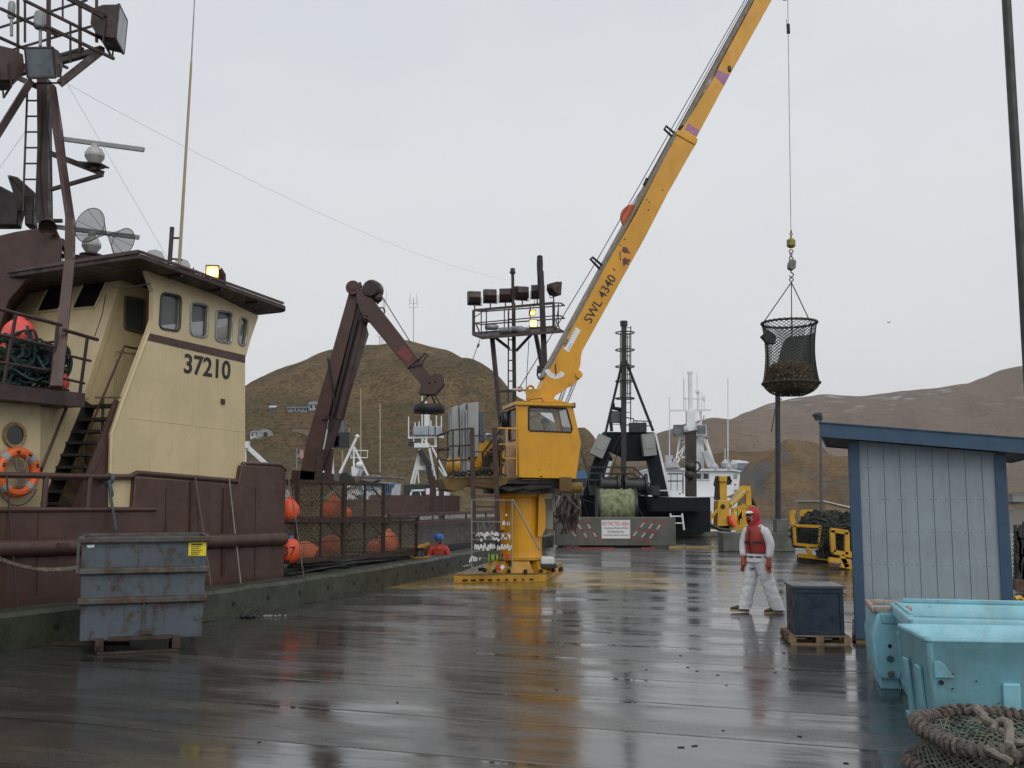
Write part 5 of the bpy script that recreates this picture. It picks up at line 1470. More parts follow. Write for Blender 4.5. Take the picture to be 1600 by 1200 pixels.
m_, nt, bs = nodes_of("fine_dark_mesh_liner"); bs.inputs["Base Color"].default_value = (.018, .030, .024, 1); bs.inputs["Alpha"].default_value = .93; bs.inputs["Roughness"].default_value = .8
mb.build("mesh_liner", m_, bk)
mb = MB()
for a in (-100, -215, 20, 140): 
    mb.path([bw_(a / 360, v / 8) for v in range(9)], .020, 5); mb.path([bot(a / 360, v / 8) for v in range(8)], .02, 5)
mb.build("side_rope", ROPED, bk)
mb = MB(); apx = hc(1236.5, 441)
for a in (-100, 20, 160): mb.tube(bw_(a / 360, 1), apx, .015, n=5)
mb.build("sling", ROPED, bk)
mb = MB(); mb.prism([P(x, y, YH - .66) for x, y in ((1190, 525), (1199, 516), (1208, 520), (1214, 528), (1210, 537), (1199, 535))], (0, .2, 0)); mb.build("loose_corner", NETD, bk); mb = MB(); mb.path([P(1214, 615, YH - .2), P(1217, 627, YH - .2), P(1219, 621, YH - .2), P(1222, 626, YH - .2)], .012, 5); mb.build("drip_line", NETD, bk)
random.seed(5)
def inside(p):
    v = max(0, min(1, (p.z - zb) / (zt - zb))); lim = wall_r(v) - .02
    if p.z < zb: lim = RB * math.cos(min(1, (zb - p.z) / ((zb - zlow) * 1.1)) * PI / 2) ** .75 - .012
    d = V((p.x - bx, p.y - by, 0)); k = min(1, max(.02, lim) / max(d.length, 1e-6))
    return V((bx + d.x * k, by + d.y * k, max(p.z, zlow + .02)))
mb = MB()
for i in range(820):
    a = random.uniform(0, 2 * PI); q = math.sqrt(random.random()); h = random.random()
    rr = q * (RB - .13) * (1 if h < .4 else 1 - (h - .4) * .25); top_ = .58 * (1 - q * .30)
    c = V((bx + rr * math.cos(a), by + rr * math.sin(a), zb - .20 + h * (top_ + .18))); c = inside(c)
    mb.mat(random.choice((0, 0, 1)))
    if i % 4 == 0: mb.ball(c, random.uniform(.05, .09), random.uniform(.05, .09), .03, 7, 4, Matrix.Rotation(random.uniform(-1, 1), 4, "X"))
    for k in range(3):
        d = V((random.gauss(0, 1), random.gauss(0, 1), random.gauss(.2, .7))).normalized(); e = (d + V((random.gauss(0, .6), random.gauss(0, .6), -.5))).normalized()
        mb.path([c, inside(c + d * random.uniform(.10, .2)), inside(c + d * .16 + e * random.uniform(.08, .15))], [.018, .014, .005], 4)
o = mb.build("crab_heap", [mat("brown_crab_shell", (.30, .19, .11), .4, 9, .6), mat("pale_crab_shell", (.42, .31, .20), .4, 9, .6)], loc=(bx, by, zb)); tag(o, "tangled heap of live brown crab inside the hanging net basket", "crab", kind="stuff")

# rack of white tags by the ladder
rk = T("tag_rack", "galvanised rack hung with rows of small white cleats beside the crane ladder", "rack", P(768, 888, 24.2))
mb = MB(); 
def k_(x, y, d=0): return P(x, y, 24.15 + d)
for x in (737, 800): mb.tube(k_(x, 780), k_(x, 889), .018, n=6)
for y in (781, 815, 833, 843, 855, 872, 886): mb.tube(k_(737, y), k_(800, y + .5), .010, n=5)
mb.tube(k_(724, 885), k_(738, 882), .015, n=5); mb.tube(k_(801, 780), k_(843, 860, .3), .02, n=5)
mb.build("frame", GALV, rk)
random.seed(3)
for (y, x0, x1, dens, hgt) in ((818, 786, 800, .7, .09), (822, 744, 780, .55, .11), (835, 744, 800, .8, .09), (842, 752, 798, .55, .07), (855, 742, 799, .95, .13), (874, 735, 756, .9, .12), (804, 788, 797, .5, .07)):
    mb = MB(); x = x0
    thin = y == 822
    while x < x1:
        if random.random() < dens:
            ww = random.uniform(.018, .05) if not thin else .012; mb.boxm(Matrix.Translation(k_(x, y + random.uniform(-2.0, 2.2), -.03)) @ Matrix.Rotation(random.uniform(-.35, .35), 4, "Y"), ww, .04, hgt * random.uniform(.6, 1.1) if not thin else .2)
        x += random.uniform(1.6, 3.4)
    if mb.v: mb.build("cleat_row", WHITE if not thin else GALV, rk, bevel=.004)
for nm, cl, xs in (("green_twist", (.25, .45, .05), (764, 768, 772, 776)), ("red_twist", (.5, .05, .03), (790, 793, 796)), ("black_twist", (.02, .02, .02), (766, 774, 780, 785))):
    mb = MB()
    for x in xs: mb.tube(k_(x, 864 + random.uniform(0, 3), -.03), k_(x + random.uniform(-1, 1), 876, -.03), .022, .015, 6)
    mb.build("hung_twine", mat(nm, cl, .3, 9, .6), rk)
mb = MB(); mb.boxm(Matrix.Translation(k_(779, 886.5, -.2)) @ Matrix.Rotation(.5, 4, "Y"), .13, .10, .12); mb.mat(1).boxm(Matrix.Translation(k_(785, 886, -.25)) @ Matrix.Rotation(.6, 4, "Y"), .08, .08, .09); mb.mat(2).boxm(Matrix.Translation(k_(770, 886, -.2)), .06, .06, .1); mb.build("small_marker", [mat("red_twist", (.5, .05, .03)), SIGNW, mat("green_twist", (.25, .45, .05))], rk)
bxp = P(856, 880, 25.6)
bs_ = T("white_bag", "white cloth-covered box with a dark base on the crane slab, right of the yellow gussets", "box", bxp)
mb = MB(); mb.boxm(Matrix.Translation(P(855, 876, 25.4)), .34, .3, .2); mb.build("cover", WHITE, bs_, bevel=.05, seg=3)
mb = MB(); mb.boxm(Matrix.Translation(P(857, 884, 25.4)), .38, .34, .1); mb.build("base", DARK, bs_, bevel=.01)
# tangle of lines, fenders and tarps hanging behind the crane
random.seed(9)
mb = MB()
for i in range(26):
    a = P(random.uniform(872, 905), random.uniform(745, 790), 30); b = P(random.uniform(862, 900), random.uniform(790, 835), 30)
    mb.path([a, a.lerp(b, .5) + V((random.uniform(-.3, .3), random.uniform(-.3, .3), -.1)), b], random.uniform(.02, .05), 5)
tag(mb.build("rope_tangle", mat("grey_brown_rope", (.09, .075, .065), .5, 10, .8), loc=tuple(P(885, 790, 30))), "tangle of grey ropes and lines hanging at the quay edge right of the crane", "rope")
tp = T("bundled_tarp", "brownish bundle of tarpaulin and hoses tied up behind the yellow crane column", "tarp", P(893, 800, 30.3))
mb = MB(); mb.path([P(888, 765, 30.5), P(896, 785, 30.4), P(897, 805, 30.4), P(892, 828, 30.4)], [.12, .24, .22, .12], 10); mb.build("bundle", mat("brown_tarp", (.10, .06, .05), .4, 6, .6, bump=.6, bscale=8), tp)
mb = MB(); mb.path([P(897, 766, 30), P(905, 785, 30), P(898, 800, 30), P(905, 812, 30)], .06, 6); mb.tube(P(876, 775, 30), P(866, 800, 30), .07, n=6); mb.build("hose", GALV, tp)

# ================================================================== far end of the quay
YB = 44.3
bl_, br2 = P(868, 853, YB), P(1056, 850, YB)
ba = T("concrete_barrier", "long concrete barrier with red and white slashes blocking the left end of the quay", "barrier", (4.3, YB, 0))
h_ = 1.27
x0, x1 = P(868, 830, YB).x, P(1056, 830, YB).x
mb = MB(); mb.prism([(x0, YB, .06), (x1, YB, .06), (x1, YB, h_), (x0, YB, h_)], (0, .5, 0)); mb.box(x0 + .3, x0 + 1.0, YB + .02, YB + .48, 0, .06); mb.box(x1 - 1.1, x1 - .3, YB + .02, YB + .48, 0, .06)
mb.build("block", mat("grey_wet_concrete", (.105, .107, .092), .35, 1.2, .5, streak=.35, dirt=(.04, .045, .035), bump=.3, bscale=10), ba, bevel=.025)
mb = MB()
for (xa, ya, xb, yb) in ((882, 813, 904, 844), (899, 813, 921, 846), (914, 813, 936, 845), (1012, 810, 984, 844), (1025, 812, 997, 846), (1037, 813, 1010, 848)):
    mb = MB()
    for k in range(5):
        a = P(xa + (xb - xa) * k / 5, ya + (yb - ya) * k / 5, YB); b = P(xa + (xb - xa) * (k + 1) / 5, ya + (yb - ya) * (k + 1) / 5, YB)
        mb.mat(k % 2); mb.bar(a + V((0, -.003, 0)), b + V((0, -.003, 0)), .075, .005, up=(0, 1, 0))
    mb.build("slash_tape", [REDM, mat("white_tape", (.36, .36, .36), .2, 8, .5)], ba, sm=False)
sg = T("restricted_area_sign", "white RESTRICTED AREA sign with red heading fixed to the concrete barrier", "sign", P(962, 827, YB))
sx0, sx1, sz0, sz1 = P(939.5, 820, YB).x, P(984.5, 820, YB).x, P(960, 842, YB).z, P(960, 812.5, YB).z
mb = MB(); mb.box(sx0, sx1, YB - .035, YB - .012, sz0, sz1); mb.build("panel", SIGNW, sg, bevel=.01)
mb = MB(); m_ = .03
for a, b in (((sx0 + m_, sz0 + m_), (sx1 - m_, sz0 + m_)), ((sx1 - m_, sz0 + m_), (sx1 - m_, sz1 - m_)), ((sx1 - m_, sz1 - m_), (sx0 + m_, sz1 - m_)), ((sx0 + m_, sz1 - m_), (sx0 + m_, sz0 + m_))): mb.bar((a[0], YB - .037, a[1]), (b[0], YB - .037, b[1]), .012, .004)
mb.build("border", TXTB, sg, sm=False)
mb = MB(); sxm = (sx0 + sx1) / 2; text(mb, "RESTRICTED AREA", (sxm, YB - .036, sz1 - .16), (1, 0, 0), UPV, .155, width=1.12); mb.build("heading", TXTR, sg, sm=False)
mb = MB()
for k, s_ in enumerate(("Unauthorized Presence Within", "This Restricted Area", "Constitutes a Breach of Security")): text(mb, s_, (sxm, YB - .036, sz1 - .335 - k * .155), (1, 0, 0), UPV, .10, width=(1.04, .72, 1.08)[k])
mb.build("body_lettering", TXTB, sg, sm=False)
for o in sg.children: pass
# painted kerb strip, far concrete blocks
mb = MB(); a = P(1056, 856, 43.2); b = P(1131, 856, 43.2); mb.box(a.x - .3, b.x, 43.1, 43.3, 0, .09); tag(mb.build("kerb_strip", mat("faded_yellow_kerb", (.33, .24, .10), .3, 3, .5, streak=.4)), kind="structure")
mb = MB()
for xa, xb in ((898, 960), (1003, 1023), (885, 893)): mb.boxm(Matrix.Translation(P((xa + xb) / 2, 857, 43)), (xb - xa) * 43 / 1600, .25, .07)
tag(mb.build("kerb_marker", REDM), kind="structure")
mb = MB(); mb.box(2.0, 6.9, 44.95, 45.6, 0, .35); tag(mb.build("far_kerb", CONC, bevel=.02), kind="structure")
fb_ = T("concrete_footing", "low dark concrete block under the tall steel pole, right of the walking man", "block", P(1186, 845, 40.5))
mb = MB(); xa, xb = P(1131, 845, 40).x, P(1245, 845, 40).x; mb.box(xa, xb, 40.2, 41.2, 0, P(1186, 832, 40.2).z); mb.build("block", CONC, fb_, bevel=.03)
mb = MB(); xa, xb = P(1210, 820, 40.7).x, P(1230, 820, 40.7).x; mb.box(xa, xb, 40.4, 40.95, P(1186, 832, 40.2).z + .001, P(1220, 811, 40.7).z); mb.build("plinth", CONC, fb_, bevel=.02)
lp = T("steel_pole", "tall dark steel pole on a concrete plinth, ending behind the hanging net basket", "pole", P(1216, 812, 40.7))
mb = MB(); mb.tube(P(1216, 812, 40.7), P(1215, 604, 40.7), .115, .095, 10); mb.path([P(1214, 618, 40.55), P(1219, 624, 40.5), P(1218, 635, 40.6)], .02, 5); mb.path([P(1213, 630, 40.5), P(1208, 660, 40.5), P(1205, 675, 40.5)], .018, 4)
mb.build("post", DARK, lp)
l2 = T("lamp_post", "slimmer lamp post with a single tilted flood lamp, left of the blue hut roof", "lamp post", P(1284, 810, 60))
mb = MB(); mb.tube(P(1284, 830, 60), P(1282, 655, 60), .09, .07, 8); mb.build("post", mat("grey_lamp_steel", (.09, .095, .10), .3, 4, .5), l2)
flood(P(1278, 650, 60), (-.7, -.5, -.8), .42, l2, hm=DARK)
l3 = T("light_pole", "dark green steel pole at the right edge beyond the hut roof", "lamp post", (P(1610, 700, 15.5).x, 15.5, 0))
mb = MB(); xx = P(1587, 200, 15.5); mb.tube((P(1590, 300, 15.5).x, 15.5, 0), (P(1590, 300, 15.5).x, 15.5, 12), .078, .070, 14); mb.build("post", mat("dark_green_steel", (.030, .040, .040), .3, 3, .45, streak=.2), l3)

# ------------------------------------------------------------------ dark trawler with its gantry
YT = 54.0
tw = T("dark_trawler", "dark navy trawler with gantry, ladder mast and lime net reel, behind the concrete barrier", "boat", P(985, 830, YT))
def t_(cx, cy, dy=0): return P(850 + cx / 3.076, 490 + cy / 3.076, YT + dy)
mb = MB(); mb.prism([t_(*q, 2) for q in [(150, 1050), (150, 880), (250, 850), (520, 880), (800, 885), (800, 1050)]], (0, 6, 0)); mb.prism([t_(*q, -.5) for q in [(520, 885), (795, 882), (800, 900), (790, 950), (520, 950)]], (0, 4, 0)); mb.build("hull", NAVY, tw)
mb = MB()
mb.prism([t_(*q) for q in [(285, 568), (530, 570), (545, 600), (540, 640), (500, 705), (395, 707), (380, 690), (280, 640)]], (0, .9, 0))
mb.prism([t_(*q) for q in [(285, 568), (305, 650), (330, 700), (300, 760), (270, 880), (185, 880), (215, 780)]], (0, .9, 0)); mb.prism([t_(*q) for q in [(500, 700), (520, 600), (545, 640), (608, 880), (530, 880), (512, 760)]], (0, .9, 0))
mb.build("gantry", NAVY, tw, bevel=.03)
mb = MB(); mb.prism([t_(*q, -.02) for q in [(530, 570), (540, 572), (612, 880), (600, 880)]], (0, 1.0, 0)); mb.build("white_edge", WHITEB, tw); mb = MB(); mb.prism([t_(*q, -.05) for q in [(313, 708), (330, 710), (305, 790), (288, 790)]], (0, .2, 0)); mb.build("white_edge", WHITEB, tw)
mb = MB(); mb.bar(t_(384, 40, -.5), t_(382, 880, -.5), .26, .26); mb.tube(t_(384, 36, -.5), t_(384, 60, -.5), .2, n=8); mb.build("mast", DARK, tw)
mb = MB(); mb.ladder(t_(400, 520, -.4), t_(401, 60, -.4), (1, 0, 0), .36, .5, .03)
for y in (92, 175, 255, 325, 408): mb.torus(t_(389, y, -.5), (0, 0, 1), .50, .035, 14, 4)
for x in (367, 376, 401, 410): mb.bar(t_(x, 92, -.5 if x in (367, 410) else -.9), t_(x, 408, -.5 if x in (367, 410) else -.9), .045)
mb.build("ladder_cage", DARK, tw)
mb = MB(); mb.tube(t_(378, 225, -.5), t_(292, 590, -.3), .075, n=6); mb.tube(t_(393, 225, -.5), t_(525, 565, -.3), .075, n=6)
mb.tube(t_(376, 570, -.8), t_(240, 830, -1), .02, n=4); mb.tube(t_(378, 580, -.8), t_(300, 860, -1), .02, n=4); mb.tube(t_(180, 660, -.8), t_(215, 785, -1), .07, n=5); mb.path([t_(190, 895, -1), t_(330, 940, -1), t_(430, 975, -1)], .03, 4)
mb.tube(t_(160, 820, -1), t_(215, 980, -1), .02, n=4); mb.tube(t_(390, 830, -1), t_(480, 980, -1), .025, n=4); mb.build("stay", DARK, tw)
mb = MB(); mb.path([t_(330, 432), t_(335, 455), t_(382, 462)], .12, 6); mb.bar(t_(318, 480, .2), t_(325, 566, .2), .16); mb.bar(t_(365, 490, .2), t_(375, 560, .2), .14); mb.bar(t_(430, 545), t_(470, 560), .3); mb.boxm(Matrix.Translation(t_(450, 548)), .9, .4, .5); mb.build("mast_fitting", DARK, tw)
flood(t_(345, 497), (0, -1, -.1), .6, tw, hm=DARK)
mb = MB()
for pts in ([(395, 500), (430, 505), (430, 560)], [(395, 535), (515, 540), (520, 566)], [(430, 515), (515, 518), (520, 560)]): mb.path([t_(*q) for q in pts], .035, 5)
for x in (445, 480): mb.bar(t_(x, 516), t_(x, 566), .04)
for dy in (0, 30, 62):
    mb.path([t_(215, 738 + dy, -1), t_(430, 740 + dy, -1), t_(460, 765 + dy, -1), t_(525, 840 + dy * .5, -1)], .045, 5)
for x, y in ((215, 738), (290, 739), (430, 740), (460, 765), (490, 800), (525, 840)): mb.bar(t_(x, y, -1), t_(x, y + 110 if y < 800 else 880, -1), .045)
mb.build("railing", DARK, tw)
for c, ang in (((270, 638), .42), ((502, 632), -.10)):
    M_ = Matrix.Translation(t_(*c, -.4)) @ Matrix.Rotation(ang, 4, "Y")
    mb = MB(); mb.boxm(M_, .68, .7, 1.15); mb.mat(1).boxm(M_ @ Matrix.Translation((0, -.36, .1)), .42, .03, .6); mb.boxm(M_ @ Matrix.Translation((0, 0, 0)), .70, .72, .05); mb.build("equipment_case", [mat("dull_white_case", (.27, .28, .275), .15, 2, .5, streak=.3), GREYCAB], tw, bevel=.08, seg=3)
mb = MB()
for cx, w_, y in ((315, 90, 822), (440, 110, 825)):
    a = t_(cx - w_ / 2, y, -.8); b = t_(cx + w_ / 2, y, -.8); mb.path([a, a.lerp(b, .1), a.lerp(b, .12), a.lerp(b, .88), a.lerp(b, .9), b], [.6, .6, .4, .4, .6, .6], 14)
mb.boxm(Matrix.Translation(t_(385, 850, -.4)), 3.6, .8, .5); mb.build("winch", DARK, tw)
mb = MB(); a = t_(258, 930, -2); b = t_(436, 930, -2); L = (b - a).length
vs = []; 
for i in range(25):
    for j in range(28):
        an = 2 * PI * j / 28; r = .90 + .10 * noise.noise(V((i * .55, math.cos(an) * 2, math.sin(an) * 2))) + .05 * noise.noise(V((i * 1.7, math.cos(an) * 5, math.sin(an) * 5)))
        vs.append(a.lerp(b, i / 24) + V((0, math.cos(an) * r, math.sin(an) * r)))
mb.add(vs, [(i * 28 + j, i * 28 + (j + 1) % 28, (i + 1) * 28 + (j + 1) % 28, (i + 1) * 28 + j) for i in range(24) for j in range(28)] + [tuple(range(28)), tuple(24 * 28 + j for j in range(28))]); nr_ = mb.build("net_reel", NETL, tw, sharp=80)
for q in (a, b): mb = MB(); mb.lathe([(.97, -.06), (.97, .06)], Matrix.Translation(q) @ Matrix.Rotation(PI / 2, 4, "Y"), 24); mb.build("flange", DARK, nr_)
mb = MB(); mb.bar(t_(705, 570, 0), t_(706, 880, 0), .62, .5); mb.bar(t_(702, 565), t_(704, 575), .7, .6); mb.ball(t_(703, 735, -.4), .30, .3, .27, 12, 8); mb.ball(t_(700, 775, -.4), .27, .25, .28, 12, 8); mb.torus(t_(728, 735, -.3), (0, 1, 0), .25, .05, 12, 5); mb.path([t_(690, 790, -.5), t_(685, 850, -.5), t_(700, 880, -.5)], .05, 5); mb.build("derrick_post", mat("dark_rust_steel", (.028, .022, .020), .4, 2, .5, rust=.25), tw)
mb = MB(); mb.boxm(Matrix.Translation(t_(653, 866, -.8)), .08, .06, .08); mb.mat(1).boxm(Matrix.Translation(t_(580, 850, -.6)), .9, .1, .06); mb.build("deck_light", [REDM, WHITE], tw)
mb = MB(); mb.ladder(t_(645, 1040, -1), t_(635, 960, -1), (1, 0, 0), .6, .35, .05); mb.build("boarding_ladder", WHITEB, tw)

# ------------------------------------------------------------------ white trawler beyond it
YW = 84.0
wt = T("white_trawler", "white fishing boat with a tall white lattice mast, beyond the dark trawler", "boat", P(1100, 820, YW))
def w_(cx, cy, dy=0): return P(850 + cx / 3.076, 490 + cy / 3.076, YW + dy)
mb = MB(); mb.prism([w_(*q) for q in [(500, 745), (590, 738), (740, 748), (905, 748), (940, 756), (943, 780), (936, 860), (880, 880), (560, 890), (500, 880)]], (0, 6, 0)); mb.build("wheelhouse", WHITEB, wt, bevel=.08)
mb = MB(); mb.prism([w_(*q, -.25) for q in [(585, 738), (740, 745), (905, 745), (946, 754), (946, 762), (905, 756), (740, 756), (585, 750)]], (0, 7, 0)); mb.build("roof_edge", WHITE, wt)
for q in ([(727, 766), (757, 767), (757, 798), (727, 797)], [(763, 767), (793, 768), (793, 798), (763, 798)]):
    mb = MB(); h = [w_(*p, -.03) for p in q]; mb.path([h[0], h[1], h[2], h[3]], .09, 4, closed=True); c_ = mb.build("window", WHITE, wt); mb = MB(); mb.prism(h, (0, -.02, 0)); mb.build("pane", GLASSB, c_, sm=False)
mb = MB(); mb.prism([w_(*p, -.04) for p in [(912, 772), (928, 772), (928, 792), (912, 792)]], (0, -.03, 0)); mb.mat(1).prism([w_(*p, -.05) for p in [(916, 818), (922, 818), (922, 826), (916, 826)]], (0, -.03, 0)); mb.mat(0).prism([w_(*p, -.04) for p in [(914, 845), (932, 846), (930, 858), (914, 857)]], (0, -.02, 0)); mb.build("side_sign", [GREYCAB, TXTR], wt)
mb = MB(); mb.prism([w_(*q, -1) for q in [(470, 1060), (480, 880), (890, 885), (930, 900), (920, 1060)]], (0, 8, 0)); mb.build("hull", WHITEB, wt)
mb = MB(); mb.bar(w_(702, 290, 1), w_(704, 470, 1), .30); mb.bar(w_(704, 470, 1), w_(705, 745, 1), .7, .7); mb.bar(w_(740, 600, 2), w_(742, 745, 2), .85, .8); mb.bar(w_(605, 466, 1), w_(803, 463, 1), .14); mb.bar(w_(690, 284, 1), w_(715, 284, 1), .35, .2)
mb.build("mast", WHITEB, wt)
mb = MB()
for a, b in (((655, 590), (635, 700)), ((700, 590), (640, 720)), ((640, 720), (600, 745)), ((735, 520), (828, 745)), ((770, 570), (825, 740)), ((752, 520), (720, 590)), ((650, 600), (700, 640)), ((690, 620), (640, 680)), ((640, 690), (700, 690)), ((700, 545), (790, 600)), ((645, 590), (790, 600)), ((755, 640), (800, 740)), ((735, 520), (735, 745)), ((750, 470), (760, 580)), ((655, 580), (690, 580)), ((655, 610), (690, 610)), ((760, 690), (810, 735))):
    mb.bar(w_(*a, 1.2), w_(*b, 1.2), .12)
for x, y0, y1, r in ((672, 315, 460, .10), (736, 285, 520, .06), (743, 370, 470, .12), (758, 375, 520, .06), (682, 405, 460, .05), (712, 400, 450, .08), (603, 400, 745, .08), (884, 310, 720, .07), (870, 650, 740, .05), (770, 400, 470, .05), (668, 250, 320, .03), (738, 370, 380, .3)):
    mb.bar(w_(x, y0, 1), w_(x, y1, 1), r)
mb.bar(w_(672, 408, 1), w_(755, 410, 1), .10); mb.bar(w_(765, 408, 1), w_(774, 408, 1), .35); mb.bar(w_(766, 500, 1), w_(774, 500, 1), .35)
mb.build("rigging", WHITEB, wt)
for x in (648, 757): flood(w_(x, 560, .4), (-.3, -1, 0), .8, wt, hm=WHITE if x > 700 else DARK)
mb = MB(); mb.path([w_(662, 560, .5), w_(690, 556, .5)], .3, 8); mb.prism([w_(*q, -.5) for q in [(585, 715), (640, 712), (655, 740), (585, 740)]], (0, 2, 0)); mb.boxm(Matrix.Translation(w_(600, 710)), .6, .5, 1.0); mb.boxm(Matrix.Translation(w_(625, 720)), .4, .5, .8)
for x, y in ((870, 720), (885, 735), (910, 725), (820, 735)): mb.lathe([(.3, -.3), (.35, 0), (0, .4)], Matrix.Translation(w_(x, y)), 8)
mb.path([w_(860, 740), w_(884, 690), w_(900, 742)], .07, 5); mb.bar(w_(772, 660, .6), w_(800, 735, .6), .5); mb.build("deck_gear", mat("grey_white_gear", (.45, .47, .5), .2, 2, .5), wt)
mb = MB()
for y in (790, 825): mb.path([w_(595, y - 20, -1), w_(668, y - 20, -1), w_(668, y + 40, -1)], .06, 5)
for x in (610, 640): mb.bar(w_(x, 770, -1), w_(x, 850, -1), .05)
mb.build("rail", DARK, wt)

# ------------------------------------------------------------------ bright yellow knuckle crane on the far quay
YY = 58.5
yk = T("yellow_deck_crane", "small bright yellow folded knuckle crane standing at the far end of the quay", "crane", P(1135, 828, YY))
def y_(cx, cy, dy=0): return P(1030 + cx / 3.75, 560 + cy / 3.75, YY + dy)
mb = MB(); mb.prism([y_(*q) for q in [(344, 832), (412, 832), (415, 1000), (340, 1000)]], (0, 1.2, 0)); mb.mat(1).lathe([(.14, -.02), (.14, .02)], Matrix.Translation(y_(373, 868, -.02)) @ Matrix.Rotation(PI / 2, 4, "X"), 14); mb.build("column", [YELB, BLACK], yk, bevel=.03)
mb = MB(); mb.prism([y_(*q, .1) for q in [(352, 688), (398, 690), (398, 830), (356, 830)]], (0, .8, 0)); mb.prism([y_(*q, -.02) for q in [(352, 688), (398, 690), (398, 724), (352, 722)]], (0, 1.0, 0)); mb.build("lower_arm", YELB, yk, bevel=.03)
mb = MB(); mb.bar(y_(345, 690, .3), y_(335, 830, .3), .25); mb.path([y_(335, 690), y_(322, 740), y_(340, 760)], .06, 5); mb.bar(y_(405, 690, .2), y_(410, 740, .2), .2); mb.path([y_(400, 740), y_(425, 720), y_(408, 690)], .05, 5); mb.build("hose", BLACK, yk)
mb = MB(); mb.prism([y_(*q) for q in [(268, 885), (310, 895), (308, 975), (342, 985), (342, 1002), (262, 1002)]], (0, .6, 0)); mb.prism([y_(*q) for q in [(310, 920), (342, 880), (342, 900), (312, 940)]], (0, .3, 0)); mb.prism([y_(*q) for q in [(345, 980), (520, 975), (520, 1010), (345, 1005)]], (0, 1.2, 0)); mb.build("outrigger", YELB, yk, bevel=.02)
mb = MB(); mb.prism([y_(*q) for q in [(490, 746), (536, 748), (534, 772), (520, 780), (420, 880), (412, 850)]], (0, .6, 0)); mb.mat(1).prism([y_(*q, -.02) for q in [(490, 768), (510, 775), (425, 862), (412, 846)]], (0, -.02, 0)); mb.build("upper_arm", [YELB, mat("pale_yellow_boom_face", (.62, .50, .20), .2, 3, .5)], yk, bevel=.02)
mb = MB(); mb.prism([y_(*q, .3) for q in [(486, 850), (528, 850), (524, 1000), (486, 1000)]], (0, .6, 0)); mb.prism([y_(*q, .2) for q in [(430, 880), (528, 845), (528, 870), (430, 905)]], (0, .4, 0))
for a, b in (((430, 900), (470, 1000)), ((440, 990), (500, 880)), ((470, 880), (470, 1000))): mb.bar(y_(*a, .2), y_(*b, .2), .22)
mb.bar(y_(520, 770, .3), y_(522, 860, .3), .3); mb.build("boom_rest", YELB, yk)
mb = MB(); mb.path([y_(412, 920, -.1), y_(420, 950, -.1), y_(440, 980, -.1)], [.12, .2, .2], 8); mb.build("orange_cylinder", ORANGE, yk)
mb = MB(); mb.path([y_(250, 965, -.3), y_(300, 975, -.3), y_(350, 1000, -.3), y_(420, 1010, -.3)], .12, 6); mb.path([y_(525, 815, .8), y_(545, 830, .8), y_(562, 870, .8)], .13, 6); mb.build("black_hose", BLACK, yk)
mb = MB(); xa, xb = P(1040, 830, 57.5).x, P(1135, 830, 57.5).x; mb.box(xa, xb, 57.5, 58.1, 0, .3); tag(mb.build("far_kerb", CONC, bevel=.03), kind="structure")

# ------------------------------------------------------------------ yellow net racks at right
random.seed(21)
def rack(name, label, corners, Yf, w3, netlabel):
    pass
rkf = mat("rack_yellow_paint", (.55, .30, .015), .25, 2, .45, streak=.3, rust=.16)
def c7(cx, cy, Y): return P(1220 + cx / 9.23, 770 + cy / 9.23, Y)
YR = 33.0
ra_ = T("net_rack", "yellow steel rack holding dark net, the farther one behind the navy box", "rack", G(1262, 879))
mb = MB()
for dy in (0, 2.2):
    Y_ = YR + dy
    for a, b in (((160, 468), (575, 488)), ((200, 740), (560, 772)), ((190, 470), (205, 740)), ((565, 488), (560, 775)), ((560, 778), (850, 782))): mb.bar(c7(*a, Y_), c7(*b, Y_), .09)
    for tri in ([(190, 690), (190, 750), (255, 750)], [(510, 770), (560, 710), (620, 770)]): mb.prism([c7(*q, Y_ - .06) for q in tri], (0, .05, 0))
    mb.bar(c7(375, 775, Y_), c7(440, 930, Y_), .12)
    mb.bar(c7(255, 900, Y_ - .6), c7(700, 950, Y_ - .6), .13); mb.bar(c7(700, 945, Y_ - .6), c7(705, 1030, Y_ - .6), .1)
for q in ((180, 468), (565, 488), (205, 740), (560, 775)): mb.bar(c7(*q, YR), c7(*q, YR + 2.2), .09)
mb.bar(c7(170, 465, YR + .1), c7(150, 270, YR + .1), .14); mb.bar(c7(140, 268, YR + .1), c7(210, 268, YR + .1), .1); mb.bar(c7(150, 405, YR + .1), c7(210, 405, YR + .1), .08)
mb.bar(c7(290, 265, YR + 1.8), c7(480, 265, YR + 1.8), .1); mb.bar(c7(298, 265, YR + 1.8), c7(300, 420, YR + 1.8), .12); mb.bar(c7(395, 265, YR + 1.8), c7(395, 350, YR + 1.8), .1); mb.prism([c7(*q, YR + 1.7) for q in [(280, 420), (305, 370), (350, 420)]], (0, .05, 0))
mb.build("frame", rkf, ra_)
mb = MB(); mb.bar(c7(245, 950, YR - .5), c7(700, 985, YR - .5), .25); mb.bar(c7(245, 950, YR + 1.5), c7(700, 985, YR + 1.5), .25); mb.build("timber_runner", mat("dark_timber", (.022, .018, .014), .3, 5, .7), ra_)
rb_ = T("net_rack", "yellow steel rack holding dark net, half hidden by the blue hut's left wall", "rack", G(1325, 890))
mb = MB(); YQ = 29.5
for dy in (0, 2.0):
    Y_ = YQ + dy
    for a, b in (((715, 535), (965, 570)), ((755, 850), (960, 890)), ((738, 540), (755, 850)), ((950, 570), (955, 890)), ((955, 895), (1300, 930)), ((870, 900), (950, 1070)), ((860, 1040), (1200, 1110)), ((690, 960), (1000, 990))): mb.bar(c7(*a, Y_), c7(*b, Y_), .13)
    mb.prism([c7(*q, Y_ - .06) for q in [(950, 800), (1070, 890), (950, 900)]], (0, .05, 0))
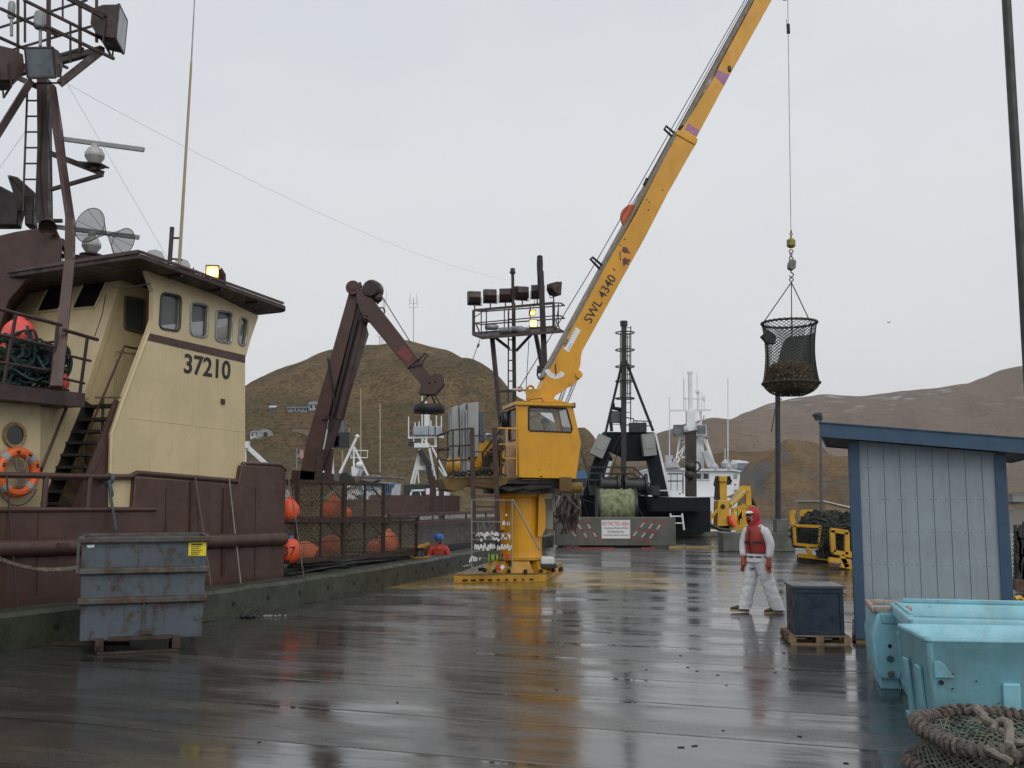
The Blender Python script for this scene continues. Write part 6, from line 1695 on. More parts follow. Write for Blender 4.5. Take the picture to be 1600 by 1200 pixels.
for q in ((738, 540), (950, 570), (755, 850)): mb.bar(c7(*q, YQ), c7(*q, YQ + 2.0), .1)
mb.build("frame", rkf, rb_)


def net_heap(name, label, c, rx, ry, rz, seed, n=170):
    random.seed(seed)
    mb = MB(); vs = []; fs = []; nu, nv = 34, 16
    def f(u, v):
        a = 2 * PI * u; e = v * PI / 2
        r = math.cos(e) ** .6
        d = .16 * noise.fractal(V((math.cos(a) * 2 * r + seed, math.sin(a) * 2 * r, v * 2.5)), 1, 2, 4)
        return V((c[0] + rx * r * math.cos(a) * (1 + d), c[1] + ry * r * math.sin(a) * (1 + d), c[2] + rz * math.sin(e) ** .8 * (1 + 1.3 * d)))
    for j in range(nv + 1):
        for i in range(nu): vs.append(f(i / nu, j / nv))
    mb.add(vs, [(j * nu + i, j * nu + (i + 1) % nu, (j + 1) * nu + (i + 1) % nu, (j + 1) * nu + i) for j in range(nv) for i in range(nu)])
    mb.mat(1)
    for i in range(n):
        u = random.random(); v = random.random() ** 1.4 * .95; pts = []
        for k in range(7):
            p = f(u, v); p = V(c) + (p - V(c)) * 1.02 + V((random.gauss(0, .03), random.gauss(0, .03), .02)); pts.append(p); u += random.gauss(0, .022); v = min(.97, max(0, v + random.gauss(0, .06)))
        mb.path(pts, random.uniform(.012, .03), 4)
    o = mb.build(name, [mat("heaped_dark_net", (.013, .019, .015), .5, 9, .85, bump=1, bscale=22), mat("net_strand_green", (.035, .045, .034), .5, 9, .8)], loc=tuple(c), sharp=70)
    return tag(o, label, "net")


a = c7(420, 620, YR + 1.1)
net_heap("net_heap", "dark green-black net piled in the farther yellow rack", (a.x + .6, YR + 1.15, .42), 1.1, 1.0, 1.08, 4)
net_heap("net_heap", "dark net piled in the nearer yellow rack beside the hut wall", (c7(1000, 700, YQ + 1).x + .55, YQ + 1.1, .25), 1.35, .9, 1.3, 8)

# ------------------------------------------------------------------ pale blue hut
hl = G(1337.5, 1005)
hut_a = math.atan2(-hl.x, hl.y) * 1.0
hut = T("storage_hut", "small pale blue plank hut with darker blue corner trim and a sloping roof", "hut", (hl.x, hl.y, 0), hut_a - .004)
HWd, HDp = 1.97, 2.3
zL, zR = 2.76, 2.55
mb = MB()
mb.prism([(.02, .02, .08), (HWd - .02, .02, .08), (HWd - .02, .02, zR), (.02, .02, zL)], (0, .06, 0)); mb.prism([(.02, HDp - .08, .08), (HWd - .02, HDp - .08, .08), (HWd - .02, HDp - .08, zR), (.02, HDp - .08, zL)], (0, .06, 0))
mb.prism([(.02, .08, .08), (.02, HDp - .08, .08), (.02, HDp - .08, zL), (.02, .08, zL)], (.05, 0, 0)); mb.prism([(HWd - .07, .08, .08), (HWd - .07, HDp - .08, .08), (HWd - .07, HDp - .08, zR), (HWd - .07, .08, zR)], (.05, 0, 0))
wl = mb.build("wall", HUTP, hut, local=True, sm=False)
mb = MB()
nx_ = 8
for k in range(nx_ + 1):
    x = .245 + k * .205
    if x < HWd - .15: mb.bar((x, .019, .1), (x, .019, zL - (zL - zR) * x / HWd - .03), .007, .004)
for k in range(nx_ + 1):
    for zz in (.18, .62, 1.06, 1.5, 1.94, 2.38):
        for dx in (-.035, .035):
            x = .245 + k * .205 + dx
            if .16 < x < HWd - .16: mb.box(x - .005, x + .005, .0165, .0195, zz - .005, zz + .005)
for k in range(8): mb.bar((.019, .3 + k * .25, .1), (.019, .3 + k * .25, zL - .05), .004, .009)
mb.build("plank_groove", mat("dark_groove", (.035, .045, .06), .2, 9, .7), wl, local=True, sm=False)
for bx_ in ((-.005, .135, -.012, .022, .06, zL - .02), (HWd - .135, HWd + .005, -.012, .022, .06, zR - .01), (-.012, .018, .023, .14, .06, zL - .02), (-.012, .018, HDp - .14, HDp, .06, zL - .02)):
    mb = MB(); mb.box(*bx_); mb.build("corner_trim", HUTT, hut, local=True, bevel=.004)
mb = MB()
sl = (zR - zL) / HWd
def zr_(x): return zL + sl * x
xa, xb = -.36, HWd + .42
mb.prism([(xa, -.30, zr_(xa) + .0), (xb, -.30, zr_(xb)), (xb, -.30, zr_(xb) + .19), (xa, -.30, zr_(xa) + .19)], (0, .03, 0)); mb.prism([(xa, HDp + .25, zr_(xa)), (xb, HDp + .25, zr_(xb)), (xb, HDp + .25, zr_(xb) + .19), (xa, HDp + .25, zr_(xa) + .19)], (0, .03, 0))
mb.prism([(xa, -.27, zr_(xa)), (xa, HDp + .25, zr_(xa)), (xa, HDp + .25, zr_(xa) + .19), (xa, -.27, zr_(xa) + .19)], (.03, 0, 0)); mb.prism([(xb - .03, -.27, zr_(xb)), (xb - .03, HDp + .25, zr_(xb)), (xb - .03, HDp + .25, zr_(xb) + .19), (xb - .03, -.27, zr_(xb) + .19)], (.03, 0, 0))
rf_ = mb.build("roof_fascia", HUTT, hut, local=True, sm=False)
mb = MB(); mb.prism([(xa - .02, -.32, zr_(xa) + .191), (xb + .02, -.32, zr_(xb) + .191), (xb + .02, -.32, zr_(xb) + .205), (xa - .02, -.32, zr_(xa) + .205)], (0, HDp + .62, 0)); mb.build("roof", HUTT, hut, local=True, sm=False)
mb = MB(); mb.prism([(xa + .03, -.27, zr_(xa + .03) + .02), (xb - .03, -.27, zr_(xb) + .02), (xb - .03, -.27, zr_(xb) + .04), (xa + .03, -.27, zr_(xa + .03) + .04)], (0, HDp + .5, 0)); mb.build("soffit", HUTD, hut, local=True, sm=False)
mb = MB(); mb.box(0, HWd, .02, HDp, 0, .075); mb.box(-.05, .0, .1, HDp, .02, .09); mb.build("base_timber", WOOD, hut, local=True)

# navy box on its pallet
pb = G(1287, 1008)
pa_ = -.12
plt = T("wooden_pallet", "worn wooden pallet under the navy box in front of the hut corner", "pallet", (pb.x, pb.y + .38, 0), pa_)
for nm, bits in (("deck_board", [(-.39 + k * .155, .12) for k in range(6)]),):
    for off, ww in bits:
        mb = MB(); mb.box(-.39, .39, off, off + ww * .85, .105, .125); mb.build(nm, WOOD, plt, local=True, bevel=.003)
for x in (-.36, 0, .36):
    for y in (-.34, .0, .42):
        mb = MB(); mb.box(x - .05, x + .05, y - .05, y + .07, .022, .104); mb.build("block", WOOD, plt, local=True, bevel=.003)
for y in (-.35, .02, .44): mb = MB(); mb.box(-.39, .39, y - .05, y + .05, .0, .021); mb.build("bottom_board", WOOD, plt, local=True)
nb = T("navy_box", "square navy blue wooden box standing on a pallet beside the hut", "box", (pb.x + .0, pb.y + .38, .126), pa_)
mb = MB(); mb.box(-.325, .325, -.36, .36, 0, .615); mb.build("body", NAVYBOX, nb, local=True, bevel=.004)
mb = MB(); 
mb.box(-.325, -.275, -.378, -.361, 0, .55); mb.box(.275, .325, -.378, -.361, 0, .55); mb.box(-.274, .274, -.376, -.361, 0, .05); mb.box(-.326, .326, -.374, -.361, .56, .61); mb.build("batten", NAVYBOX, nb, local=True, bevel=.003)
mb = MB(); mb.box(-.345, .345, -.39, .375, .617, .655); mb.build("lid", mat("grey_navy_lid", (.05, .06, .075), .3, 4, .35), nb, local=True, bevel=.006)

# ------------------------------------------------------------------ turquoise fish totes
def tote(label, fl_, fr_, dep, H_, group="turquoise fish totes", lidded=False, seed=0):
    """fl_ / fr_: ground points of the near-left and near-right corners"""
    fl_ = V((fl_[0], fl_[1], 0)); fr_ = V((fr_[0], fr_[1], 0)); d = fr_ - fl_; L = d.length; a = math.atan2(d.y, d.x)
    t = T("fish_tote", label, "tote", fl_, a, group)
    z0 = .10; ins = .055; th = .055
    def ring(e, z): return [V((-e, -e, z)), V((L + e, -e, z)), V((L + e, dep + e, z)), V((-e, dep + e, z))]
    def rr(e, z, r=.05, k=4):
        out = []
        x0, x1, y0, y1 = -e, L + e, -e, dep + e
        for cx, cy, a0 in ((x0 + r, y0 + r, PI), (x1 - r, y0 + r, 1.5 * PI), (x1 - r, y1 - r, 0), (x0 + r, y1 - r, .5 * PI)):
            for i in range(k + 1): an = a0 + i / k * PI / 2; out.append(V((cx + r * math.cos(an), cy + r * math.sin(an), z)))
        return out
    prof = [rr(-ins - .03, z0), rr(-ins, z0 + .05), *((rr(-.015, H_ - .19), rr(-.008, H_ - .115), rr(.022, H_ - .105), rr(.024, H_ - .014)) if lidded else (rr(-.006, H_ - .03), rr(.004, H_ - .022), rr(.004, H_ - .008))), rr(.010 if lidded else .0, H_), rr(-th + .012, H_), rr(-th, H_ - .014), rr(-th - .03, H_ - .2), rr(-ins - th - .02, z0 + .1)]
    n = len(prof[0]); mb = MB(); vs = [p for r_ in prof for p in r_]
    mb.add(vs, [(i * n + j, i * n + (j + 1) % n, (i + 1) * n + (j + 1) % n, (i + 1) * n + j) for i in range(len(prof) - 1) for j in range(n)] + [tuple(range(n)), tuple((len(prof) - 1) * n + j for j in range(n))])
    mb.build("shell", TOTE, t, local=True, sharp=50)
    for x in (.02, L / 2 - .14, L - .30):
        mb = MB(); mb.prism([(x + .03, ins, 0), (x + .25, ins, 0), (x + .28, ins - .03, z0 + .03), (x, ins - .03, z0 + .03)], (0, dep - ins * 2, 0)); mb.build("foot", TOTEW, t, local=True, bevel=.012)
    # moulded ribs on the faces
    def rib(x0, x1, zb, zt, w_=.028):
        e0 = ins - (ins - .015) * (zb - z0) / (H_ - .19 - z0); e1 = ins - (ins - .015) * (zt - z0) / (H_ - .19 - z0)
        m2 = MB(); m2.prism([(x0, e0 + .01, zb), (x1, e0 + .01, zb), (x1, e1 + .01, zt), (x0, e1 + .01, zt)], (0, -w_ - .01, 0)); m2.build("moulded_rib", TOTE, t, local=True, bevel=.014, seg=3)
    rib(L * .30, L * .30 + .13, z0, H_ - .33); rib(L * .62, L * .62 + .13, z0, H_ - .33)
    for yy in (dep * .25, dep * .65):
        m2 = MB(); m2.prism([(ins + .01, yy, z0), (ins + .01, yy + .14, z0), (.02, yy + .14, H_ - .25), (.02, yy, H_ - .25)], (-.035, 0, 0)); m2.build("moulded_rib", TOTEW, t, local=True, bevel=.014, seg=3)
    m2 = MB()
    m2.prism([(.05, .003, H_ - .30), (.20, .003, H_ - .30), (.13, -.004, H_ - .20), (.09, -.006, H_ - .17), (.05, -.006, H_ - .17)], (0, .012, 0)); m2.build("corner_pocket", TOTEW, t, local=True, bevel=.004)
    m2 = MB(); M_ = Matrix.Translation((.10, .012, H_ - .335)) @ Matrix.Rotation(PI / 2, 4, "X"); m2.lathe([(.017, -.02), (.017, .012), (.011, .012), (.011, .006), (0, .006)], M_, 12)
    random.seed(seed)
    for k in range(9): m2.ball((random.uniform(.15, L - .1), random.uniform(.012, .02), random.uniform(.3, H_ - .25)), random.uniform(.004, .013), .012, random.uniform(.004, .010), 6, 4)
    m2.build("drain_hole", BLACK, t, local=True)
    return t, L


g1 = G(1427, 1160); 
tA = V((3.10, 8.20)); e_ = math.atan2(1, 6.5)
tote("open turquoise tote nearest the photographer, above the coiled rope net, with a dark drain hole", (3.235, 8.17), (5.05, 7.92), 1.0, .845, seed=1)
t2, L2 = tote("turquoise tote with a raised inner lip standing behind the nearest open tote", (3.62, 9.48), (5.42, 9.03), 1.50, .86, lidded=True, seed=2)
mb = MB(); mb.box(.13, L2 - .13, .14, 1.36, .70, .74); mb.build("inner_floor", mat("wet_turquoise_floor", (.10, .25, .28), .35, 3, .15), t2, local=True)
mb = MB(); mb.box(.10, L2 * .85, 1.46, 1.50, .861, .905); mb.box(.02, .06, .3, 1.44, .861, .88); mb.build("inner_lip", TOTE, t2, local=True, bevel=.012)
# the third, battered tote: narrow end with a broken pinkish rim
d3 = T("fish_tote", "battered narrow turquoise tote with a broken pinkish foam rim, beside the hut corner", "tote", (3.74, 10.75, 0), R(-14), "turquoise fish totes")
mb = MB(); L3, W3, H3 = .34, .9, .84
o_ = [(0.03, 0, .1), (.23, 0, .1), (.30, 0, .4), (L3, 0, .72), (L3 + .01, 0, H3 - .07), (0.02, 0, H3 - .07), (-.04, 0, .55), (-.02, 0, .2)]
mb.prism(o_, (0, W3, 0)); mb.build("shell", TOTE, d3, local=True, bevel=.03, seg=3)
mb = MB(); mb.prism([(.06, -.012, .66), (.27, -.012, .66), (.31, -.012, .75), (.04, -.012, .77)], (0, .03, 0)); mb.build("corner_pocket", TOTEW, d3, local=True, bevel=.012)
mb = MB(); random.seed(6)
for (ax, ay), (bx2, by2) in (((.0, .03), (L3, .03)), ((.0, .03), (.0, W3)), ((0, W3 - .02), (L3, W3 - .02)), ((L3, .03), (L3, W3))):
    for k in range(2):
        t0, t1 = k / 2, (k + 1) / 2; za = H3 - .04 + random.uniform(-.012, .012)
        mb.bar((ax + (bx2 - ax) * t0, ay + (by2 - ay) * t0, za), (ax + (bx2 - ax) * t1, ay + (by2 - ay) * t1, za + random.uniform(-.012, .012)), .052, .055)
mb.build("broken_rim", TOTEP, d3, local=True, bevel=.012)
for z, r in ((.42, .020), (.29, .036), (.14, .036)):
    mb = MB(); M_ = Matrix.Translation((.13, -.004, z + .02)) @ Matrix.Rotation(PI / 2, 4, "X")
    if r > .03 and z < .2: mb.lathe([(r, -.01), (r, .012), (r * .7, .014), (r * .7, .008), (0, .008)], M_, 16); mb.bar((.11, -.02, z), (.15, -.02, z + .04), .012, .01)
    else: mb.lathe([(r, -.01), (r, .003), (0, .004)], M_, 14)
    mb.build("drain_plug", mat("grey_plug", (.16, .17, .15), .4, 9, .5) if z < .2 else (BLACK if r < .03 else mat("tote_socket", (.05, .12, .15), .2, 9, .5)), d3, local=True)
mb = MB(); mb.box(.03, .22, .05, W3 - .1, 0, .10); mb.build("foot", TOTEW, d3, local=True, bevel=.01)

# ------------------------------------------------------------------ collapsed net basket at lower right
random.seed(31)
nc = V((3.38, 6.86, 0))
cn = T("collapsed_net_basket", "collapsed rope-rimmed net basket lying at the bottom right in front of the totes", "net basket", nc)
def ring_pt(t, z, e=1.0, tilt=(0, 0), sh=(0, 0)):
    r = .70 * (1 + .035 * math.sin(3 * t + 1) + .02 * math.sin(7 * t))
    x = r * math.cos(t) * e; y = r * math.sin(t)
    return nc + V((x + sh[0], y + sh[1], z + tilt[0] * x + tilt[1] * y + .018 * math.sin(5 * t)))
rings = [dict(z=.385, tilt=(-.05, .02), sh=(0, 0)), dict(z=.20, e=1.03, tilt=(.02, -.02), sh=(-.06, -.06))]
for rg in rings:
    mb = MB(); mb.path([ring_pt(2 * PI * i / 60, **rg) for i in range(60)], .034, 8, closed=True)
    # served with heavy turns of rope
    pts = []; turns = 74; K = turns * 9
    for i in range(K):
        t = 2 * PI * i / K; c0 = ring_pt(t, **rg); c1 = ring_pt(t + .01, **rg); d = (c1 - c0).normalized(); u, w2 = frame_of(d); ph = 2 * PI * turns * i / K
        rr = .040 + .006 * math.sin(11 * t)
        pts.append(c0 + u * rr * math.cos(ph) + w2 * rr * math.sin(ph))
    mb.path(pts, .0165, 6, closed=True)
    mb.build("rope_rim", mat("thick_grey_rope", (.17, .145, .125), .6, 22, .85, bump=.9, bscale=90, streak=.0), cn)
mb = MB()
def inner(u, v):
    t = 2 * PI * u; p = ring_pt(t, **rings[0]); c = nc + V((0.05, 0.05, .0)); q = p.lerp(V((c.x, c.y, p.z)), v)
    return V((q.x, q.y, q.z - .27 * math.sin(min(1, v * 1.1) * PI / 2) + .05 * noise.noise(V((q.x * 5, q.y * 5, 3)))))
mb.net(inner, 60, 22, .0065, wrap=True, n=4, jit=.012)
def outerw(u, v):
    t = 2 * PI * u; p = ring_pt(t, **rings[0]); q = ring_pt(t, **rings[1]); m_ = p.lerp(q, v); d = V((math.cos(t), math.sin(t), 0)); return m_ + d * (-.05 * math.sin(v * PI))
mb.net(outerw, 64, 7, .0065, wrap=True, n=4, jit=.008)
def under(u, v):
    t = 2 * PI * u; p = ring_pt(t, **rings[1]); d = V((math.cos(t), math.sin(t), 0)); return V((p.x, p.y, p.z * (1 - v) + .01)) + d * (.10 * v + .02 * math.sin(9 * t) * v)
mb.net(under, 64, 7, .0065, wrap=True, n=4, jit=.012)
mb.build("netting", NETG, cn)
mb = MB(); mb.lathe([(.62, .02), (.60, .12), (.3, .16), (0, .18)], Matrix.Translation(nc), 30)
for i in range(60):
    a = random.uniform(0, 2 * PI); r = random.uniform(0, .55); p = nc + V((r * math.cos(a), r * math.sin(a), .16 + random.random() * .06)); pts = [p]
    for k in range(5): p = p + V((random.gauss(0, .07), random.gauss(0, .07), random.gauss(0, .02))); p.z = max(.1, p.z); pts.append(p)
    mb.path(pts, random.uniform(.008, .016), 5)
mb.build("bunched_net", mat("bunched_dark_net", (.022, .024, .020), .5, 12, .85, bump=1, bscale=40), cn, sharp=70)
mb = MB()
z_ = lambda x, y, Y: P(x, y, Y)
mb.path([z_(1513, 1112, 7.42), z_(1525, 1106, 7.3), z_(1536, 1118, 7.2), z_(1543, 1128, 7.1), z_(1560, 1135, 7.0), z_(1568, 1126, 6.95), z_(1576, 1130, 6.9), z_(1578, 1148, 6.8), z_(1576, 1168, 6.55)], .030, 8)
mb.path([z_(1535, 1122, 7.1), z_(1556, 1134, 6.95), z_(1550, 1140, 6.9)], .022, 7); mb.path([z_(1582, 1158, 6.7), z_(1592, 1160, 6.7), z_(1620, 1158, 6.7)], .02, 6)
mb.path([z_(1540, 1168, 6.35), z_(1556, 1178, 6.3), z_(1580, 1190, 6.2)], .022, 6); mb.path([z_(1563, 1140, 6.9), z_(1574, 1150, 6.8)], .018, 6)
mb.build("rope_tail", mat("pale_grey_rope", (.26, .225, .19), .4, 22, .85, bump=.8, bscale=90), cn)

# ------------------------------------------------------------------ things glimpsed right of the hut
hc_ = T("crab_pot_stack", "dark rusty frames leaning behind the right corner of the blue hut", "pot frame", P(1594, 880, 24))
mb = MB()
for (xa, ya, xb, yb) in ((1586, 820, 1600, 905), (1588, 830, 1596, 860), (1594, 820, 1592, 930), (1600, 815, 1598, 930), (1608, 815, 1606, 930), (1586, 842, 1625, 842), (1586, 868, 1625, 868), (1588, 870, 1605, 930), (1586, 925, 1625, 925), (1612, 820, 1592, 880)): mb.bar(P(xa, ya, 24), P(xb, yb, 24), .06)
mb.build("frame", DARK, hc_)
mb = MB(); mb.net(lambda u, v: P(1584 + u * 40, 825 + v * 100, 24.3), 12, 14, .02); mb.build("netting", NETD, hc_)
mb = MB(); mb.bar(P(1584, 913, 20), P(1640, 918, 20), .14, .2); tag(mb.build("timber_rail", mat("reddish_timber", (.12, .06, .045), .4, 5, .7), loc=tuple(P(1590, 913, 20))), "reddish timber rail low behind the hut's right corner", "timber")
mb = MB(); mb.path([P(1586, 936, 17), P(1593, 934, 17), P(1600, 940, 17), P(1590, 945, 17), P(1610, 946, 17)], .05, 6); tag(mb.build("yellow_line_coil", YELB, loc=tuple(P(1590, 940, 17))), "yellow coil of line lying behind the hut's right corner", "rope")

# ================================================================== background: boats, houses, aerials
from mathutils.bvhtree import BVHTree


def land(name):
    me = bpy.data.objects[name].data
    return BVHTree.FromPolygons([v.co.copy() for v in me.vertices], [tuple(p.vertices) for p in me.polygons])


LANDS = {k: land(k) for k in ("grassy_hill", "rounded_hill", "far_mountain", "shore_headland", "low_shore")}


def on_land(x, y, name):
    h = LANDS[name].ray_cast(V((0, 0, CAM_H)), ray(x, y).normalized(), 9000)
    return h[0] if h[0] is not None else P(x, y, 400)


def house(name, label, x0, x1, ytop, ybot, landn, wallm, roofm, depth=8, roof=.3, wins=0, group=None, flat=False):
    g = on_land((x0 + x1) / 2, ybot, landn); Y = g.y
    a = P(x0, ybot, Y); b = P(x1, ybot, Y); zt = P(x0, ytop, Y).z; w_ = b.x - a.x; zb = g.z - 1.0; he = zt - (zt - g.z) * roof
    t = T(name, label, "house", (a.x, Y, g.z), 0, group)
    mb = MB(); mb.prism([(a.x, Y, zb), (b.x, Y, zb), (b.x, Y, he), (a.x, Y, he)], (0, depth, 0)); mb.build("wall", wallm, t)
    mb = MB(); o = .3
    if flat: mb.prism([(a.x - o, Y - o, he), (b.x + o, Y - o, he), (b.x + o, Y - o, zt), (a.x - o, Y - o, zt)], (0, depth + 2 * o, 0))
    else: mb.prism([(a.x - o, Y - o, he), (a.x - o, Y + depth + o, he), (a.x - o, Y + depth / 2, zt)], (w_ + 2 * o, 0, 0))
    mb.build("roof", roofm, t, sm=False)
    for k in range(wins):
        xc = a.x + w_ * (k + .5) / wins; mb = MB(); mb.box(xc - w_ * .22 / wins, xc + w_ * .22 / wins, Y - .12, Y - .02, g.z + (he - g.z) * .35, g.z + (he - g.z) * .8); mb.build("window", GLASSB, t, sm=False)
    return t


BLG = mat("blue_grey_house", (.20, .23, .29), .15, .3, .6); BLR = mat("grey_roof", (.16, .18, .21), .15, .3, .6); WHH = mat("white_house", (.50, .52, .54), .1, .3, .6)
house("hillside_house", "long blue-grey house on the grassy hillside, left of the brown crane boom", 449, 479, 633, 643, "grassy_hill", BLG, BLR, 7, .4, 5)
house("hillside_house", "taller pale blue house on the hillside touching the brown crane boom", 482, 498, 626, 641, "grassy_hill", mat("pale_blue_house", (.28, .32, .40), .1, .3, .6), BLR, 7, .35, 2)
house("hillside_house", "tiny grey hut alone on the hillside left of the blue-grey houses", 421, 429, 633, 640, "grassy_hill", BLG, WHH, 4, .5, 1)
house("hillside_house", "low tan building on the lower hillside beside the brown crane boom", 456, 484, 667, 677, "grassy_hill", mat("pinkish_tan_wall", (.20, .145, .11), .15, .3, .7), mat("tan_roof", (.17, .13, .10), .15, .3, .7), 7, .15, 0, flat=True)
house("hillside_house", "small white house with dark openings in front of the round metal hut", 391, 411, 672, 684, "grassy_hill", WHH, BLR, 6, .3, 3)
q = on_land(411, 684, "grassy_hill"); rr = 12 / 1600 * q.y
t = T("round_metal_hut", "half-round grey metal hut on the lower hillside behind the small white house", "hut", q)
mb = MB(); mb.lathe([(rr * 1.15, 0), (rr * 1.15, 12)], Matrix.Translation(q + V((.3, .6, 0))) @ Matrix.Rotation(-PI / 2, 4, "X"), 24); mb.build("shell", GALV, t)
mb = MB(); mb.boxm(Matrix.Translation(q + V((.5, .55, rr * .4))), rr * .5, .1, rr * .7); mb.build("door", DARK, t)
for x0, x1, y0, y1, lb in ((1148, 1176, 718, 731, "long blue-grey building low on the headland right of the white trawler"), (1155, 1164, 729, 737, "small pale building below the long blue-grey one on the headland")):
    house("shore_building", lb, x0, x1, y0, y1, "shore_headland", BLG, WHH if y0 < 720 else BLR, 10, .45, 0)
house("shore_building", "grey flat building on the far shore seen past the hut's right corner", 1583, 1640, 772, 782, "low_shore", mat("grey_block_wall", (.22, .22, .22), .1, .3, .7), BLR, 20, .2, 0, flat=True)
Yt = 150
t = T("tan_warehouse", "tan metal warehouse gable with a pale roof edge, left of the blue hut", "warehouse", P(1310, 805, Yt))
mb = MB(); mb.prism([P(x, y, Yt) for x, y in [(1289, 815), (1289, 783.5), (1336, 795), (1345, 815)]], (0, 14, 0)); mb.build("wall", TAN, t, sm=False)
mb = MB(); mb.prism([P(x, y, Yt - .3) for x, y in [(1287, 783.5), (1287, 782), (1338, 794), (1338, 795.8)]], (0, 15, 0)); mb.build("roof", WHITE, t, sm=False)
mb = MB()
for k in range(9): mb.bar(P(1291 + k * 5, 786 + k * 1.2, Yt - .02), P(1291 + k * 5, 812, Yt - .02), .12, .05)
mb.build("wall_rib", TAN, t)


def aerial(label, x, y0, y1, Yd, lattice):
    b = P(x, y1, Yd); b.z -= 1; tp = P(x, y0, Yd)
    t = T("radio_mast", label, "mast", b); mb = MB(); w_ = .55 if lattice else .22
    if lattice:
        for s_ in (-1, 1): mb.bar(b + V((s_ * w_, 0, 0)), tp + V((s_ * w_ * .5, 0, 0)), .16)
        n_ = 10
        for i in range(n_): 
            a = b.lerp(tp, i / n_); c = b.lerp(tp, (i + 1) / n_); s_ = 1 if i % 2 else -1; mb.bar(a + V((s_ * w_ * (1 - i / n_ / 2), 0, 0)), c - V((s_ * w_ * (1 - i / n_ / 2), 0, 0)), .10)
    else: mb.bar(b, tp, .26)
    mb.build("tower", GALV, t); mb = MB()
    for f_q, l in ((.82, 1.6), (.9, 1.2)) if not lattice else ((.95, .9),):
        q = b.lerp(tp, f_q); mb.bar(q - V((l, 0, 0)), q + V((l, 0, 0)), .12); mb.bar(q - V((l, 0, -.0)), q - V((l, 0, -4)), .12); mb.bar(q + V((l, 0, 0)), q + V((l, 0, 4)), .12)
    mb.build("antenna", GALV, t)
aerial("lattice radio mast on the hilltop, just right of the brown crane jib", 600, 466, 548, 396, True)
aerial("slim radio mast with side antennas standing by the small hut on the hilltop", 646, 466, 545, 396, False)
aerial("short thin radio mast on the hilltop, left of the lattice mast", 558, 532, 554, 392, False)
aerial("stubby lattice mast on the hilltop below the tall lattice mast", 594, 525, 549, 394, True)
q = P(641, 546, 396); t = T("hilltop_hut", "small dark hut at the foot of the slim radio mast on the hilltop", "hut", q)
mb = MB(); mb.boxm(Matrix.Translation(q + V((0, 0, .3))), 2.4, 3, 3.0); mb.build("wall", mat("brown_hut_wall", (.10, .09, .07), .2, 1, .8), t); mb = MB(); mb.boxm(Matrix.Translation(q + V((0, 0, 1.9))), 2.7, 3.4, .2); mb.build("roof", BLR, t)

# boats lying beyond the crab boat
YA = 75
ba_ = T("moored_boat", "small white seiner with an A-shaped white mast and tarps, seen over the upper crab pots", "boat", P(555, 790, YA), 0, "white boats in the basin")
def a5(cx, cy, d=0): return P(370 + cx / 4.286, 640 + cy / 4.286, YA + d)
mb = MB(); mb.prism([a5(*q) for q in [(480, 480), (1060, 490), (1050, 640), (480, 640)]], (0, 4, 0)); mb.build("hull", WHITEB, ba_)
mb = MB(); mb.prism([a5(*q, -.1) for q in [(900, 490), (1060, 492), (1052, 520), (905, 515)]], (0, 3, 0)); mb.prism([a5(*q, -.5) for q in [(990, 500), (1035, 500), (1030, 560), (1010, 590), (990, 560)]], (0, .4, 0)); mb.build("cabin", [BLUEW], ba_)
mb = MB()
for k in range(3): mb.prism([a5(x + k * 13, y, -.55) for x, y in ((998, 508), (1006, 508), (1004, 550), (998, 550))], (0, .03, 0))
mb.build("cabin_window", GLASSB, ba_, sm=False)
mb = MB()
for p0, p1, r in (((807, 178), (690, 425), .28), ((785, 250), (905, 495), .24), ((783, 245), (785, 440), .2), ((750, 272), (880, 275), .1), ((770, 320), (875, 322), .1), ((875, 275), (875, 325), .06), ((765, 300), (765, 330), .1)): mb.bar(a5(*p0, 1), a5(*p1, 1), r * .6)
mb.prism([a5(*q) for q in [(768, 380), (822, 395), (800, 445), (768, 445)]], (0, 2, 0)); mb.ball(a5(823, 370), .3, .25, .25, 10, 6); mb.ball(a5(807, 180), .16, n=8, m=6)
mb.build("mast", WHITEB, ba_)
mb = MB(); mb.prism([a5(*q, -1) for q in [(660, 478), (700, 425), (730, 412), (760, 440), (830, 480), (900, 495), (660, 490)]], (0, 2, 0)); mb.mat(1).prism([a5(*q, -.5) for q in [(815, 445), (940, 435), (965, 470), (900, 490), (830, 478)]], (0, 2, 0)); mb.build("tarpaulin", [BLACK, mat("grey_tarp", (.16, .16, .17), .3, 1, .6)], ba_, bevel=.1)
random.seed(2)
mb = MB()
for i in range(46):
    x = random.uniform(740, 940); y = random.uniform(520, 640); mb.mat(random.choice((0, 0, 1, 2))); mb.bar(a5(x, y, -2), a5(x + random.uniform(-40, 40), y + random.uniform(-15, 15), -2), random.uniform(.08, .4))
mb.build("deck_clutter", [WHITEB, BLUEW, DARK], ba_)
bb_ = T("moored_boat", "white boat with a tall blue-hung mast mostly hidden behind the brown crane boom", "boat", P(512, 790, 80), 0, "white boats in the basin")
def b5(cx, cy, d=0): return P(370 + cx / 4.286, 640 + cy / 4.286, 80 + d)
mb = MB(); mb.prism([b5(*q) for q in [(560, 470), (590, 250), (605, 160), (625, 150), (645, 470)]], (0, .8, 0)); mb.build("tower", WHITEB, bb_)
mb = MB(); mb.prism([b5(*q) for q in [(480, 470), (700, 470), (690, 620), (480, 620)]], (0, 3, 0)); mb.build("hull", WHITEB, bb_)
mb = MB(); mb.bar(b5(600, 235), b5(740, 235), .25); mb.bar(b5(640, 170), b5(740, 175), .12); mb.bar(b5(710, -60), b5(710, 240), .14); mb.bar(b5(640, 235), b5(700, 170), .06)
mb.mat(1).boxm(Matrix.Translation(b5(650, 210)), .9, .6, .9); mb.boxm(Matrix.Translation(b5(705, 205)), 1.2, .6, 1.2); mb.build("blue_platform", [BLUEW, DARK], bb_)
